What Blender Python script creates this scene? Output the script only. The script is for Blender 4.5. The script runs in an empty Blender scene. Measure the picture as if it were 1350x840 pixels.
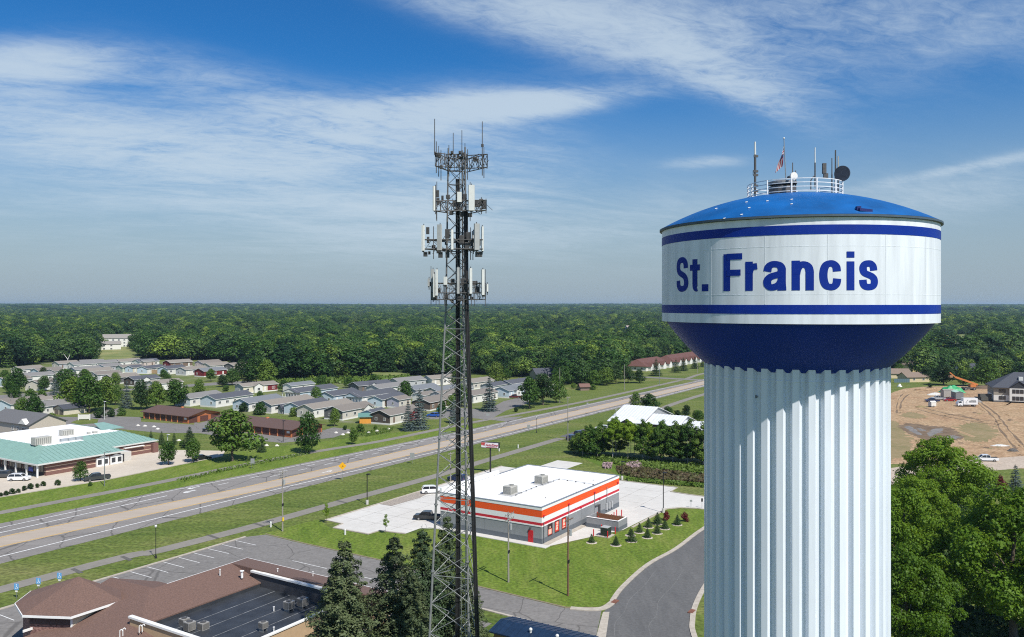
import bpy, bmesh, math, random
import numpy as np
from mathutils import Vector, Matrix
R = math.radians
rng = random.Random(7)
sc = bpy.context.scene
COL = sc.collection

# ------------------------------------------------------------------ camera, sky, sun
EYE = 42.0                       # the drone's height above the ground
cam_d = bpy.data.cameras.new('camera'); cam = bpy.data.objects.new('camera', cam_d); COL.objects.link(cam)
cam.location = (0, 0, EYE); cam.rotation_euler = (R(90), 0, 0)
cam_d.sensor_width = 36; cam_d.lens = 36 * 1090 / 1350
cam_d.shift_y = -18 / 1350
cam_d.clip_start = 0.5; cam_d.clip_end = 40000
sc.camera = cam
SUN_EL, SUN_AZ = R(51.5), math.atan2(.568, -.823)        # azimuth measured clockwise from +Y
sun_d = bpy.data.lights.new('sun', 'SUN'); sun_d.energy = 5.0; sun_d.angle = R(.53); sun_d.color = (1, .95, .87)
sun = bpy.data.objects.new('sun', sun_d); COL.objects.link(sun)
sdir = Vector((math.sin(SUN_AZ) * math.cos(SUN_EL), math.cos(SUN_AZ) * math.cos(SUN_EL), math.sin(SUN_EL)))
sun.rotation_euler = sdir.to_track_quat('Z', 'Y').to_euler()
sun.location = (0, 0, 200)
sc.view_settings.view_transform = 'Standard'; sc.view_settings.look = 'None'
sc.view_settings.exposure = 0.25; sc.view_settings.gamma = 1.0; sc.view_settings.use_curve_mapping = False
try:
    sc.cycles.use_denoising = False; sc.cycles.filter_width = 1.1
    sc.cycles.max_bounces = 6; sc.cycles.diffuse_bounces = 3; sc.cycles.glossy_bounces = 3
    sc.cycles.transmission_bounces = 3; sc.cycles.transparent_max_bounces = 6; sc.cycles.volume_bounces = 0
except Exception:
    pass

world = bpy.data.worlds.new('World'); sc.world = world; world.use_nodes = True
def build_world():
    nt = world.node_tree; N = nt.nodes; L = nt.links
    N.clear()
    out = N.new('ShaderNodeOutputWorld'); bg = N.new('ShaderNodeBackground')
    L.new(bg.outputs[0], out.inputs[0]); bg.inputs[1].default_value = .096
    sky = N.new('ShaderNodeTexSky'); sky.sky_type = 'NISHITA'; sky.sun_disc = False
    sky.sun_elevation = SUN_EL; sky.sun_rotation = SUN_AZ
    sky.altitude = 300; sky.air_density = 1.0; sky.dust_density = .6; sky.ozone_density = 2.5
    def M(op, a, b=None, c=None, clamp=False):
        n = N.new('ShaderNodeMath'); n.operation = op; n.use_clamp = clamp
        for k, v in enumerate((a, b, c)):
            if v is None: continue
            if isinstance(v, (int, float)): n.inputs[k].default_value = v
            else: L.new(v, n.inputs[k])
        return n.outputs[0]
    def MIX(f, a, b, mode='MIX'):
        n = N.new('ShaderNodeMix'); n.data_type = 'RGBA'; n.blend_type = mode
        if isinstance(f, (int, float)): n.inputs[0].default_value = f
        else: L.new(f, n.inputs[0])
        for k, v in ((6, a), (7, b)):
            if isinstance(v, tuple): n.inputs[k].default_value = v
            else: L.new(v, n.inputs[k])
        return n.outputs[2]
    def SM(v, lo, hi):
        n = N.new('ShaderNodeMapRange'); n.interpolation_type = 'SMOOTHSTEP'
        L.new(v, n.inputs[0]); n.inputs[1].default_value = lo; n.inputs[2].default_value = hi
        return n.outputs[0]
    tc = N.new('ShaderNodeTexCoord'); sep = N.new('ShaderNodeSeparateXYZ'); L.new(tc.outputs['Generated'], sep.inputs[0])
    x, y, z = sep.outputs
    az = M('ARCTAN2', x, y); el = M('ARCSINE', z)
    # deepen the blue away from the horizon, everywhere alike
    hs = N.new('ShaderNodeHueSaturation'); hs.inputs['Saturation'].default_value = 1.18; hs.inputs['Value'].default_value = .95
    L.new(sky.outputs[0], hs.inputs['Color'])
    deep = MIX(SM(el, .0, .30), hs.outputs[0], MIX(1.0, hs.outputs[0], (.24, .70, 1.02, 1), 'MULTIPLY'))
    # grey-blue summer haze low down
    hz = SM(el, .27, -.01)
    base = MIX(M('MULTIPLY', hz, .9), deep, (2.65, 3.5, 4.3, 1))
    # ice-cloud layer: noise on a plane far overhead
    zz = M('ADD', M('MAXIMUM', z, 0.0), .13)
    px = M('DIVIDE', x, zz); py = M('DIVIDE', y, zz)
    def noise(sx, sy, rot, det, rough, dist, off):
        cmb = N.new('ShaderNodeCombineXYZ')
        c, s = math.cos(rot), math.sin(rot)
        a = M('ADD', M('MULTIPLY', px, c * sx), M('MULTIPLY', py, s * sx))
        b = M('ADD', M('MULTIPLY', px, -s * sy), M('MULTIPLY', py, c * sy))
        L.new(a, cmb.inputs[0]); L.new(b, cmb.inputs[1]); cmb.inputs[2].default_value = off
        n = N.new('ShaderNodeTexNoise'); n.inputs['Scale'].default_value = 1
        n.inputs['Detail'].default_value = det; n.inputs['Roughness'].default_value = rough
        n.inputs['Distortion'].default_value = dist
        L.new(cmb.outputs[0], n.inputs['Vector']); return n.outputs[0]
    fib = noise(1.6, 3.6, R(28), 14, .62, 1.3, 3.1)
    fine = noise(9, 15, R(14), 12, .74, 1.2, 1.7)
    wide = noise(.9, 1.5, R(20), 6, .55, .6, 8.4)
    def blob(a0, e0, wa, we, tilt):
        da = M('SUBTRACT', az, a0); de = M('SUBTRACT', el, e0)
        c, s = math.cos(tilt), math.sin(tilt)
        p = M('DIVIDE', M('ADD', M('MULTIPLY', da, c), M('MULTIPLY', de, s)), wa)
        q = M('DIVIDE', M('ADD', M('MULTIPLY', da, -s), M('MULTIPLY', de, c)), we)
        return M('EXPONENT', M('MULTIPLY', M('ADD', M('MULTIPLY', p, p), M('MULTIPLY', q, q)), -1.0))
    def at(pxl, pyl): return math.atan2(pxl - 675, 1090), math.atan2(402 - pyl, math.hypot(1090, pxl - 675))
    tot = None
    for (pxl, pyl, wa, we, tilt, amp) in CLOUDS:
        a0, e0 = at(pxl, pyl)
        b = M('MULTIPLY', blob(a0, e0, wa, we, tilt), amp)
        tot = b if tot is None else M('ADD', tot, b)
    # elsewhere the layer goes on at the same mean cover
    back = M('MULTIPLY', SM(M('ABSOLUTE', az), .75, 1.1), .42)
    tot = M('ADD', tot, back)
    nz = M('ADD', M('ADD', M('MULTIPLY', M('SUBTRACT', fib, .5), 1.35), M('MULTIPLY', M('SUBTRACT', wide, .5), 1.3)), M('MULTIPLY', M('SUBTRACT', fine, .5), .95))
    dens = M('MULTIPLY', tot, M('MAXIMUM', M('ADD', nz, .68), 0.0))
    cov = M('SUBTRACT', 1.0, M('EXPONENT', M('MULTIPLY', M('MULTIPLY', dens, dens), -2.6)))
    base = MIX(M('MULTIPLY', cov, .85), base, (5.0, 6.0, 6.9, 1))
    L.new(base, bg.inputs[0])
CLOUDS = [  # picture x, y of each bank, half widths (rad), tilt, strength
    (50, 82, .085, .022, .15, 1.0), (300, 185, .34, .055, -.06, .66), (690, 138, .13, .013, .07, 1.5), (600, 150, .1, .02, .1, .9), (490, 165, .16, .035, .2, .9),
    (120, 185, .22, .04, -.12, .6), (620, 5, .22, .03, -.25, .85), (880, 55, .22, .042, -.35, .8), (1150, 20, .3, .06, -.15, .72), (1000, 130, .10, .022, -.5, .6), (330, 120, .14, .03, -.2, .55),
    (930, 214, .045, .007, .0, .75), (1290, 218, .09, .006, .14, .7), (300, 290, .5, .06, .0, .42), (1290, 250, .2, .03, .1, .45), (620, 240, .14, .06, .4, .5), (780, 300, .4, .05, .0, .3)]
build_world()

# ------------------------------------------------------------------ places
def gp(px, py, z=0.0):
    """the point of height z seen at picture position px, py"""
    Y = (EYE - z) * 1090 / (py - 402)
    return Vector(((px - 675) / 1090 * Y, Y, z))
UX, UY = .53, .848               # direction of the highway; s runs along it, c across it
def SC(s, c, z=0.0): return Vector((s * UX - c * UY, s * UY + c * UX, z))
ROT = math.atan2(UY, UX)
def tosc(p): return p[0] * UX + p[1] * UY, -p[0] * UY + p[1] * UX

# ------------------------------------------------------------------ materials
MATS = {}
def mat(name, color, rough=.7, metal=0, var=.12, scale=3.0, bump=0.0, bscale=None, spec=.5, coords='Object', color2=None, coat=0, stretch=None):
    if name in MATS: return MATS[name]
    m = bpy.data.materials.new(name); m.use_nodes = True; MATS[name] = m
    nt = m.node_tree; N = nt.nodes; L = nt.links
    b = N['Principled BSDF']; b.inputs['Roughness'].default_value = rough; b.inputs['Metallic'].default_value = metal
    b.inputs['Specular IOR Level'].default_value = spec
    if coat: b.inputs['Coat Weight'].default_value = coat
    tc = N.new('ShaderNodeTexCoord'); src = tc.outputs[coords]
    if stretch:
        mp = N.new('ShaderNodeMapping'); mp.inputs['Scale'].default_value = stretch; L.new(src, mp.inputs[0]); src = mp.outputs[0]
    n = N.new('ShaderNodeTexNoise'); n.inputs['Scale'].default_value = scale; n.inputs['Detail'].default_value = 6; n.inputs['Roughness'].default_value = .6
    L.new(src, n.inputs['Vector'])
    rp = N.new('ShaderNodeValToRGB'); rp.color_ramp.elements[0].position = .3; rp.color_ramp.elements[1].position = .7
    c = color
    lo = tuple(max(0, v * (1 - var)) for v in c) + (1,); hi = tuple(min(1, v * (1 + var)) for v in (color2 or c)) + (1,)
    rp.color_ramp.elements[0].color = lo; rp.color_ramp.elements[1].color = hi
    L.new(n.outputs[0], rp.inputs[0]); L.new(rp.outputs[0], b.inputs['Base Color'])
    if bump:
        n2 = N.new('ShaderNodeTexNoise'); n2.inputs['Scale'].default_value = bscale or scale * 5; n2.inputs['Detail'].default_value = 4
        L.new(src, n2.inputs['Vector'])
        bp = N.new('ShaderNodeBump'); bp.inputs['Strength'].default_value = bump; bp.inputs['Distance'].default_value = .05
        L.new(n2.outputs[0], bp.inputs['Height']); L.new(bp.outputs[0], b.inputs['Normal'])
    return m

def ground_mat(name, ramp1, s1, ramp2=None, s2=.02, mixf=.5, rough=.95, bump=.3, bs=2.0, stretch=None, rot=0, cracks=None, fine=None):
    """two scales of procedural colour on world coordinates"""
    if name in MATS: return MATS[name]
    m = bpy.data.materials.new(name); m.use_nodes = True; MATS[name] = m
    nt = m.node_tree; N = nt.nodes; L = nt.links
    b = N['Principled BSDF']; b.inputs['Roughness'].default_value = rough; b.inputs['Specular IOR Level'].default_value = .2
    geo = N.new('ShaderNodeNewGeometry'); mp = N.new('ShaderNodeMapping')
    L.new(geo.outputs['Position'], mp.inputs[0]); mp.inputs['Rotation'].default_value[2] = rot
    if stretch: mp.inputs['Scale'].default_value = stretch
    def nz(scale, det=8, rgh=.65):
        n = N.new('ShaderNodeTexNoise'); n.inputs['Scale'].default_value = scale; n.inputs['Detail'].default_value = det; n.inputs['Roughness'].default_value = rgh
        L.new(mp.outputs[0], n.inputs['Vector']); return n.outputs[0]
    def ramp(f, cols, lo=.3, hi=.7):
        r = N.new('ShaderNodeValToRGB'); e = r.color_ramp.elements
        while len(e) < len(cols): e.new(.5)
        for k, c in enumerate(cols):
            e[k].position = lo + (hi - lo) * k / (len(cols) - 1); e[k].color = tuple(c) + (1,)
        L.new(f, r.inputs[0]); return r.outputs[0]
    c1 = ramp(nz(s1), ramp1)
    if ramp2:
        c2 = ramp(nz(s2, 5), ramp2)
        mx = N.new('ShaderNodeMix'); mx.data_type = 'RGBA'; mx.inputs[0].default_value = mixf
        L.new(c1, mx.inputs[6]); L.new(c2, mx.inputs[7]); c1 = mx.outputs[2]
    if fine:                                   # clumps and tufts: value only
        sc_, amt = fine
        n3 = N.new('ShaderNodeTexNoise'); n3.inputs['Scale'].default_value = sc_; n3.inputs['Detail'].default_value = 3; L.new(geo.outputs['Position'], n3.inputs['Vector'])
        mr_ = N.new('ShaderNodeMapRange'); L.new(n3.outputs[0], mr_.inputs[0]); mr_.inputs[1].default_value = .34; mr_.inputs[2].default_value = .66; mr_.inputs[3].default_value = 1-amt; mr_.inputs[4].default_value = 1+amt
        mu = N.new('ShaderNodeVectorMath'); mu.operation = 'SCALE'; L.new(c1, mu.inputs[0]); L.new(mr_.outputs[0], mu.inputs['Scale']); c1 = mu.outputs[0]
    if cracks:                                 # sealed cracks
        cs, cw, cc, cst = cracks
        m2 = N.new('ShaderNodeMapping'); m2.inputs['Rotation'].default_value[2] = rot; m2.inputs['Scale'].default_value = cst; L.new(geo.outputs['Position'], m2.inputs[0])
        nd = N.new('ShaderNodeTexNoise'); nd.inputs['Scale'].default_value = .6; nd.inputs['Detail'].default_value = 5; L.new(geo.outputs['Position'], nd.inputs['Vector'])
        ad = N.new('ShaderNodeVectorMath'); ad.operation = 'MULTIPLY_ADD'; L.new(nd.outputs['Color'], ad.inputs[0]); ad.inputs[1].default_value = (.8, .8, 0); L.new(m2.outputs[0], ad.inputs[2])
        vo = N.new('ShaderNodeTexVoronoi'); vo.feature = 'DISTANCE_TO_EDGE'; vo.inputs['Scale'].default_value = cs; L.new(ad.outputs[0], vo.inputs['Vector'])
        lt_ = N.new('ShaderNodeMapRange'); L.new(vo.outputs['Distance'], lt_.inputs[0]); lt_.inputs[1].default_value = cw*.4; lt_.inputs[2].default_value = cw; lt_.inputs[3].default_value = .75; lt_.inputs[4].default_value = 0
        mk = N.new('ShaderNodeMix'); mk.data_type = 'RGBA'; L.new(lt_.outputs[0], mk.inputs[0]); L.new(c1, mk.inputs[6]); mk.inputs[7].default_value = tuple(cc) + (1,); c1 = mk.outputs[2]
    L.new(c1, b.inputs['Base Color'])
    if bump:
        bp = N.new('ShaderNodeBump'); bp.inputs['Strength'].default_value = bump; bp.inputs['Distance'].default_value = .12
        L.new(nz(bs, 5), bp.inputs['Height']); L.new(bp.outputs[0], b.inputs['Normal'])
    return m

def leaf_mat(name, cols, trans=.25, nscale=.5):
    if name in MATS: return MATS[name]
    m = bpy.data.materials.new(name); m.use_nodes = True; MATS[name] = m
    nt = m.node_tree; N = nt.nodes; L = nt.links
    b = N['Principled BSDF']; b.inputs['Roughness'].default_value = .55; b.inputs['Specular IOR Level'].default_value = .25
    oi = N.new('ShaderNodeObjectInfo'); geo = N.new('ShaderNodeNewGeometry')
    n = N.new('ShaderNodeTexNoise'); n.inputs['Scale'].default_value = nscale; n.inputs['Detail'].default_value = 3
    L.new(geo.outputs['Position'], n.inputs['Vector'])
    a = N.new('ShaderNodeMath'); a.operation = 'MULTIPLY_ADD'; L.new(n.outputs[0], a.inputs[0]); a.inputs[1].default_value = .9; a.inputs[2].default_value = -.45
    s = N.new('ShaderNodeMath'); s.operation = 'ADD'; L.new(a.outputs[0], s.inputs[0]); L.new(oi.outputs['Random'], s.inputs[1])
    s2 = N.new('ShaderNodeMath'); s2.operation = 'ADD'; L.new(s.outputs[0], s2.inputs[0])
    ri = N.new('ShaderNodeMath'); ri.operation = 'MULTIPLY_ADD'; L.new(geo.outputs['Random Per Island'], ri.inputs[0]); ri.inputs[1].default_value = .3; ri.inputs[2].default_value = -.15
    L.new(ri.outputs[0], s2.inputs[1])
    r = N.new('ShaderNodeValToRGB'); e = r.color_ramp.elements
    while len(e) < len(cols): e.new(.5)
    for k, c in enumerate(cols): e[k].position = k / (len(cols) - 1); e[k].color = tuple(c) + (1,)
    L.new(s2.outputs[0], r.inputs[0]); L.new(r.outputs[0], b.inputs['Base Color'])
    t = N.new('ShaderNodeBsdfTranslucent'); hs = N.new('ShaderNodeHueSaturation'); hs.inputs['Value'].default_value = 1.3; hs.inputs['Hue'].default_value = .48
    L.new(r.outputs[0], hs.inputs['Color']); L.new(hs.outputs[0], t.inputs[0])
    mx = N.new('ShaderNodeMixShader'); mx.inputs[0].default_value = trans
    L.new(b.outputs[0], mx.inputs[1]); L.new(t.outputs[0], mx.inputs[2]); L.new(mx.outputs[0], N['Material Output'].inputs[0])
    return m

# ------------------------------------------------------------------ mesh builder
class MB:
    def __init__(s): s.v = []; s.f = []; s.m = []
    def add(s, vs, fs, m=0):
        o = len(s.v); s.v += [tuple(v) for v in vs]
        s.f += [tuple(i + o for i in f) for f in fs]; s.m += [m] * len(fs); return s
    def box(s, x0, x1, y0, y1, z0, z1, m=0):
        return s.add([(x0,y0,z0),(x1,y0,z0),(x1,y1,z0),(x0,y1,z0),(x0,y0,z1),(x1,y0,z1),(x1,y1,z1),(x0,y1,z1)],
                     [(0,3,2,1),(4,5,6,7),(0,1,5,4),(1,2,6,5),(2,3,7,6),(3,0,4,7)], m)
    def obox(s, c, ax, ay, az, m=0):
        c, ax, ay, az = map(Vector, (c, ax, ay, az))
        P = [c + ax*i + ay*j + az*k for k in (-1, 1) for (i, j) in ((-1,-1),(1,-1),(1,1),(-1,1))]
        return s.add(P, [(0,3,2,1),(4,5,6,7),(0,1,5,4),(1,2,6,5),(2,3,7,6),(3,0,4,7)], m)
    def tube(s, a, b, r0, r1=None, n=8, m=0, cap=True):
        a, b = Vector(a), Vector(b); r1 = r0 if r1 is None else r1
        d = (b - a).normalized(); u = d.orthogonal().normalized(); w = d.cross(u)
        P = [a + (u*math.cos(t) + w*math.sin(t))*r0 for t in [2*math.pi*k/n for k in range(n)]]
        P += [b + (u*math.cos(t) + w*math.sin(t))*r1 for t in [2*math.pi*k/n for k in range(n)]]
        F = [(k, (k+1) % n, n+(k+1) % n, n+k) for k in range(n)]
        if cap: F += [tuple(range(n-1, -1, -1)), tuple(range(n, 2*n))]
        return s.add(P, F, m)
    def path(s, pts, r, n=6, m=0):
        for a, b in zip(pts[:-1], pts[1:]): s.tube(a, b, r, n=n, m=m)
        return s
    def prism(s, poly, z0, z1, m=0):
        n = len(poly); zz = (lambda p, z: z(p) if callable(z) else z)
        P = [(p[0], p[1], zz(p, z0)) for p in poly] + [(p[0], p[1], zz(p, z1)) for p in poly]
        F = [tuple(range(n-1, -1, -1)), tuple(range(n, 2*n))] + [(k, (k+1) % n, n+(k+1) % n, n+k) for k in range(n)]
        return s.add(P, F, m)
    def extr(s, prof, y0, y1, m=0):
        """profile in x,z pushed from y0 to y1"""
        n = len(prof)
        P = [(p[0], y0, p[1]) for p in prof] + [(p[0], y1, p[1]) for p in prof]
        F = [tuple(range(n)), tuple(range(2*n-1, n-1, -1))] + [((k+1) % n, k, n+k, n+(k+1) % n) for k in range(n)]
        return s.add(P, F, m)
    def lathe(s, prof, n=24, m=0, c=(0, 0, 0), cap=False):
        P = []; k0 = len(prof)
        for (r, z) in prof:
            P += [(c[0] + r*math.cos(2*math.pi*k/n), c[1] + r*math.sin(2*math.pi*k/n), c[2] + z) for k in range(n)]
        F = [(j*n+k, j*n+(k+1) % n, (j+1)*n+(k+1) % n, (j+1)*n+k) for j in range(k0-1) for k in range(n)]
        if cap: F += [tuple(range(n-1, -1, -1)), tuple((k0-1)*n+k for k in range(n))]
        return s.add(P, F, m)
    def dome(s, c, r, n=8, rings=4, m=0, sz=1):
        return s.lathe([(max(.001, r*math.cos(t)), sz*r*math.sin(t)) for t in [math.pi*(-.5 + k/(2*rings-0)*1.0*1) for k in range(2*rings+1)]], n, m, c)
    def mesh(s, name, mats, smooth=False):
        me = bpy.data.meshes.new(name); me.from_pydata(s.v, [], s.f)
        for mm in (mats if isinstance(mats, (list, tuple)) else [mats]): me.materials.append(mm)
        if any(s.m): me.polygons.foreach_set('material_index', s.m)
        if smooth: me.polygons.foreach_set('use_smooth', [True]*len(s.f))
        me.update(); return me
    def build(s, name, mats, parent=None, smooth=False, loc=None, rz=0):
        return ob(name, s.mesh(name, mats, smooth), parent, loc, rz)
def ob(name, data, parent=None, loc=None, rz=0, scale=None):
    o = bpy.data.objects.new(name, data); COL.objects.link(o)
    if parent is not None: o.parent = parent
    if loc is not None: o.location = loc
    if rz: o.rotation_euler = (0, 0, rz)
    if scale is not None: o.scale = scale
    return o
def tag(o, label=None, cat=None, group=None, kind=None):
    if label: o['label'] = label
    if cat: o['category'] = cat
    if group: o['group'] = group
    if kind: o['kind'] = kind
    return o
def thing(name, label, cat, loc=(0, 0, 0), rz=0, group=None):
    o = ob(name, None, None, loc, rz); o.empty_display_size = .5
    return tag(o, label, cat, group)
def copy_tree(o, parent=None):
    c = o.copy(); COL.objects.link(c)
    if parent is not None: c.parent = parent
    for ch in list(o.children): copy_tree(ch, c)
    return c
def sheet(name, poly, z, material, kind='structure', thick=0.0, parent=None):
    """flat piece of ground; thick lifts it as a slab with side faces"""
    mb = MB()
    if thick: mb.prism(poly, z - thick, z)
    else: mb.add([(p[0], p[1], z) for p in poly], [tuple(range(len(poly)))])
    me = mb.mesh(name, material)
    bm = bmesh.new(); bm.from_mesh(me)
    bmesh.ops.triangulate(bm, faces=[f for f in bm.faces if len(f.verts) > 4]); 
    bmesh.ops.recalc_face_normals(bm, faces=bm.faces) if thick else None
    for f in bm.faces:
        if not thick and f.normal.z < 0: f.normal_flip()
    bm.to_mesh(me); bm.free()
    o = ob(name, me, parent)
    if kind: o['kind'] = kind
    return o
def ribbon(pts, w0, w1=None):
    """outline of a strip along pts; w0/w1 half widths"""
    pts = [Vector((p[0], p[1])) for p in pts]; Lp, Rp = [], []
    for k, p in enumerate(pts):
        a = pts[max(0, k-1)]; b = pts[min(len(pts)-1, k+1)]; d = (b - a).normalized(); n = Vector((-d.y, d.x))
        Lp.append(p + n*w0); Rp.append(p - n*(w1 if w1 is not None else w0))
    return Lp, Rp
def strip(name, pts, hw, z, material, kind='structure', parent=None, h=0.0):
    Lp, Rp = ribbon(pts, hw); n = len(pts); mb = MB()
    P = [(p.x, p.y, z) for p in Lp] + [(p.x, p.y, z) for p in Rp]
    F = [(n+k, n+k+1, k+1, k) for k in range(n-1)]
    if h:
        P += [(p.x, p.y, z-h) for p in Lp] + [(p.x, p.y, z-h) for p in Rp]
        F += [(k, k+1, 2*n+k+1, 2*n+k) for k in range(n-1)] + [(n+k+1, n+k, 3*n+k, 3*n+k+1) for k in range(n-1)]
        F += [(0, 2*n, 3*n, n), (n-1, 2*n-1, 4*n-1, 3*n-1)]
    mb.add(P, F); o = mb.build(name, material, parent)
    if kind: o['kind'] = kind
    return o
def smooth_pts(pts, k=6):
    out = []; P = [Vector(p) for p in pts]
    for i in range(len(P)-1):
        p0, p1, p2, p3 = P[max(i-1, 0)], P[i], P[i+1], P[min(i+2, len(P)-1)]
        for j in range(k):
            t = j/k
            out.append(.5*((2*p1) + (p2-p0)*t + (2*p0-5*p1+4*p2-p3)*t*t + (3*p1-p0-3*p2+p3)*t**3))
    out.append(P[-1]); return out
# ------------------------------------------------------------------ ground, roads, lots
def smooth(a, b, x):
    t = min(1, max(0, (x-a)/(b-a))); return t*t*(3-2*t)
def hz(x, y):
    d = math.hypot(x, y)
    if d < 2000: return 0.0
    a = math.atan2(x, y)
    w = .5 + .5*math.sin(a*5.3 + 1.2) + .35*math.sin(a*13 + .4 + d*.0007)
    return smooth(2500, 8500, d)*(15 + 9*smooth(-.1, -.5, a) + 7*w)
GRASS = ground_mat('grass', [(.05, .082, .016), (.098, .13, .028), (.175, .19, .06)], .4,
                   [(.045, .088, .014), (.115, .15, .03), (.22, .195, .085)], .045, .5, bump=.8, bs=3, stretch=(.35, 1.3, 1), rot=-R(58), fine=(1.5, .34))
LAWN = ground_mat('lawn', [(.065, .115, .012), (.12, .175, .022), (.19, .225, .05)], .55,
                  [(.06, .11, .013), (.11, .16, .022), (.19, .19, .06)], .12, .5, bump=.7, bs=4, stretch=(1, .3, 1), rot=R(32), fine=(1.9, .3))
OLD_ROAD = ground_mat('worn_road', [(.17, .158, .15), (.215, .2, .19), (.265, .25, .235)], .35, [(.18, .17, .16), (.24, .228, .215)], .05, .4, bump=.1, bs=6, stretch=(.12, 2.2, 1), rot=-ROT, cracks=(.16, .022, (.09, .085, .08), (1.0, .45, 1)), fine=(3, .1))
TAN = ground_mat('tan_concrete', [(.31, .265, .22), (.375, .32, .265), (.435, .375, .315)], .6, [(.32, .275, .225), (.42, .36, .30)], .06, .5, bump=.05, stretch=(.15, 2, 1), rot=-ROT)
ASPH = ground_mat('grey_asphalt', [(.15, .143, .135), (.185, .177, .168), (.22, .21, .2)], .8, [(.15, .142, .135), (.21, .2, .19)], .07, .45, bump=.15, bs=8, cracks=(.11, .012, (.1, .095, .09), (1, 1, 1)), fine=(2, .1))
NEW_ASPH = ground_mat('dark_asphalt', [(.085, .086, .088), (.115, .116, .117), (.145, .145, .144)], .8, [(.09, .091, .093), (.14, .139, .135)], .09, .5, bump=.15, bs=8, stretch=(1, .2, 1), rot=R(-35), fine=(2.5, .1))
CONC = ground_mat('pale_concrete', [(.46, .45, .42), (.53, .52, .49), (.6, .585, .555)], .7, [(.45, .43, .4), (.58, .565, .53)], .1, .5, bump=.05)
CREAM = ground_mat('cream_concrete', [(.42, .37, .3), (.5, .44, .365), (.55, .49, .41)], .6, [(.42, .37, .3), (.54, .48, .4)], .08, .5, bump=.05)
PATHM = ground_mat('path_asphalt', [(.17, .16, .142), (.22, .205, .18), (.26, .24, .21)], .8, [(.17, .16, .14), (.24, .225, .2)], .12, .5, bump=.1)
KERB = ground_mat('kerb_concrete', [(.32, .285, .24), (.40, .36, .305), (.47, .43, .37)], 1.5, bump=.1)
PAINT = mat('white_road_paint', (.68, .68, .66), .7, var=.25, scale=2.5, coords='Object')
YPAINT = mat('yellow_road_paint', (.62, .38, .07), .7, var=.2, scale=2.5)
DIRT = ground_mat('bare_dirt', [(.20, .125, .07), (.35, .235, .14), (.48, .345, .225)], .22, [(.19, .105, .055), (.33, .21, .12), (.36, .26, .15), (.46, .33, .21)], .06, .5, bump=1.5, bs=.9, fine=(1.1, .3))
MUD = ground_mat('wet_mud', [(.11, .075, .05), (.165, .118, .078), (.23, .17, .115)], .3, bump=.5, bs=1)
WEEDS = ground_mat('weedy_dirt', [(.14, .135, .055), (.23, .18, .095), (.34, .25, .15)], .5, [(.15, .15, .06), (.31, .23, .135)], .08, .5, bump=.6, bs=2)
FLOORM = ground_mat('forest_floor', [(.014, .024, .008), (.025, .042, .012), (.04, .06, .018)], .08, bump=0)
TALL = ground_mat('tall_grass', [(.05, .1, .012), (.085, .15, .018), (.13, .19, .03)], .7, [(.05, .1, .012), (.12, .17, .03)], .12, .5, bump=1, bs=2)

def build_ground():
    t = [-14000, -9000, -6000, -4000, -2600, -1800] + [k*150 for k in range(-9, 10)] + [1800, 2600, 4000, 6000, 9000, 14000]
    rad = []
    mb = MB(); n = len(t)
    ang = [R(a) for a in range(-180, 181, 3)]; rr = [2, 60, 150, 260, 400, 600, 900, 1300, 1900, 2600, 3400, 4400, 5600, 7000, 8500, 10500, 13500]
    mb.add([(0, 0, 0)], [])
    P = [(r*math.sin(a), r*math.cos(a), hz(r*math.sin(a), r*math.cos(a))) for r in rr for a in ang[:-1]]
    na = len(ang)-1
    F = [(j*na+k, (j+1)*na+k, (j+1)*na+(k+1) % na, j*na+(k+1) % na) for j in range(len(rr)-1) for k in range(na)]
    F.append(tuple(range(na)))
    mb = MB(); mb.add(P, [tuple(reversed(f)) for f in F])
    o = mb.build('ground', GRASS, smooth=True); o['kind'] = 'structure'
build_ground()

def scs(pts): return [SC(s, c) for s, c in pts]
# highway
sheet('verge_lawn', scs([(-260, 163), (240, 150), (240, 168), (158, 192), (-260, 192)]), .006, LAWN)
near = [(-260, 141.5), (900, 141.5)]
road_poly = scs([(-260, 141.5), (20, 141.5), (440, 141.3), (900, 141.3), (900, 155.5), (456, 155.7), (231, 160), (142, 164.1), (82, 167.6), (0, 168), (-260, 168)])
road = sheet('road', road_poly, .016, OLD_ROAD)
tan_poly = scs([(-260, 151.4), (70, 151.4), (128, 147.2), (205, 146), (420, 145.4), (900, 145.2), (900, 151.4), (420, 151.8), (205, 152.9), (128, 153.4), (80, 157.9), (-260, 158)])
tan = sheet('median_lane', tan_poly, .022, TAN)
def line(name, pts, w, z, m, dash=None):
    P = scs(pts)
    if not dash:
        return strip(name, P, w/2, z, m, 'structure', road)
    a, b = P; d = (b-a).normalized(); Ln = (b-a).length; t = 0
    mb = MB()
    while t < Ln:
        p = a + d*t; q = a + d*min(Ln, t+dash[0]); nrm = Vector((-d.y, d.x, 0))*w/2
        mb.add([p+nrm, p-nrm, q-nrm, q+nrm], [(0, 1, 2, 3)]); t += dash[1]
    mb.v = [(v[0], v[1], z) for v in mb.v]
    o = mb.build(name, m, road); o['kind'] = 'stuff'
    return o
line('edge_line', [(-260, 145.7), (125, 145.4), (205, 143.3), (440, 143.0), (900, 143.0)], .3, .03, PAINT)
line('edge_line', [(-260, 164.5), (118, 164.3), (142, 162.4), (231, 158.4), (456, 154.4), (900, 154.2)], .25, .03, PAINT)
line('lane_line', [(-260, 160.7), (114, 160.7)], .28, .03, PAINT)
line('lane_line', [(118, 160.5), (250, 156.6)], .25, .03, PAINT, (3, 9))
line('lane_line', [(140, 157.2), (250, 154.9)], .22, .03, PAINT, (3, 9))
for a, b in ((0, 1), (0, 0)): pass
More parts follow.
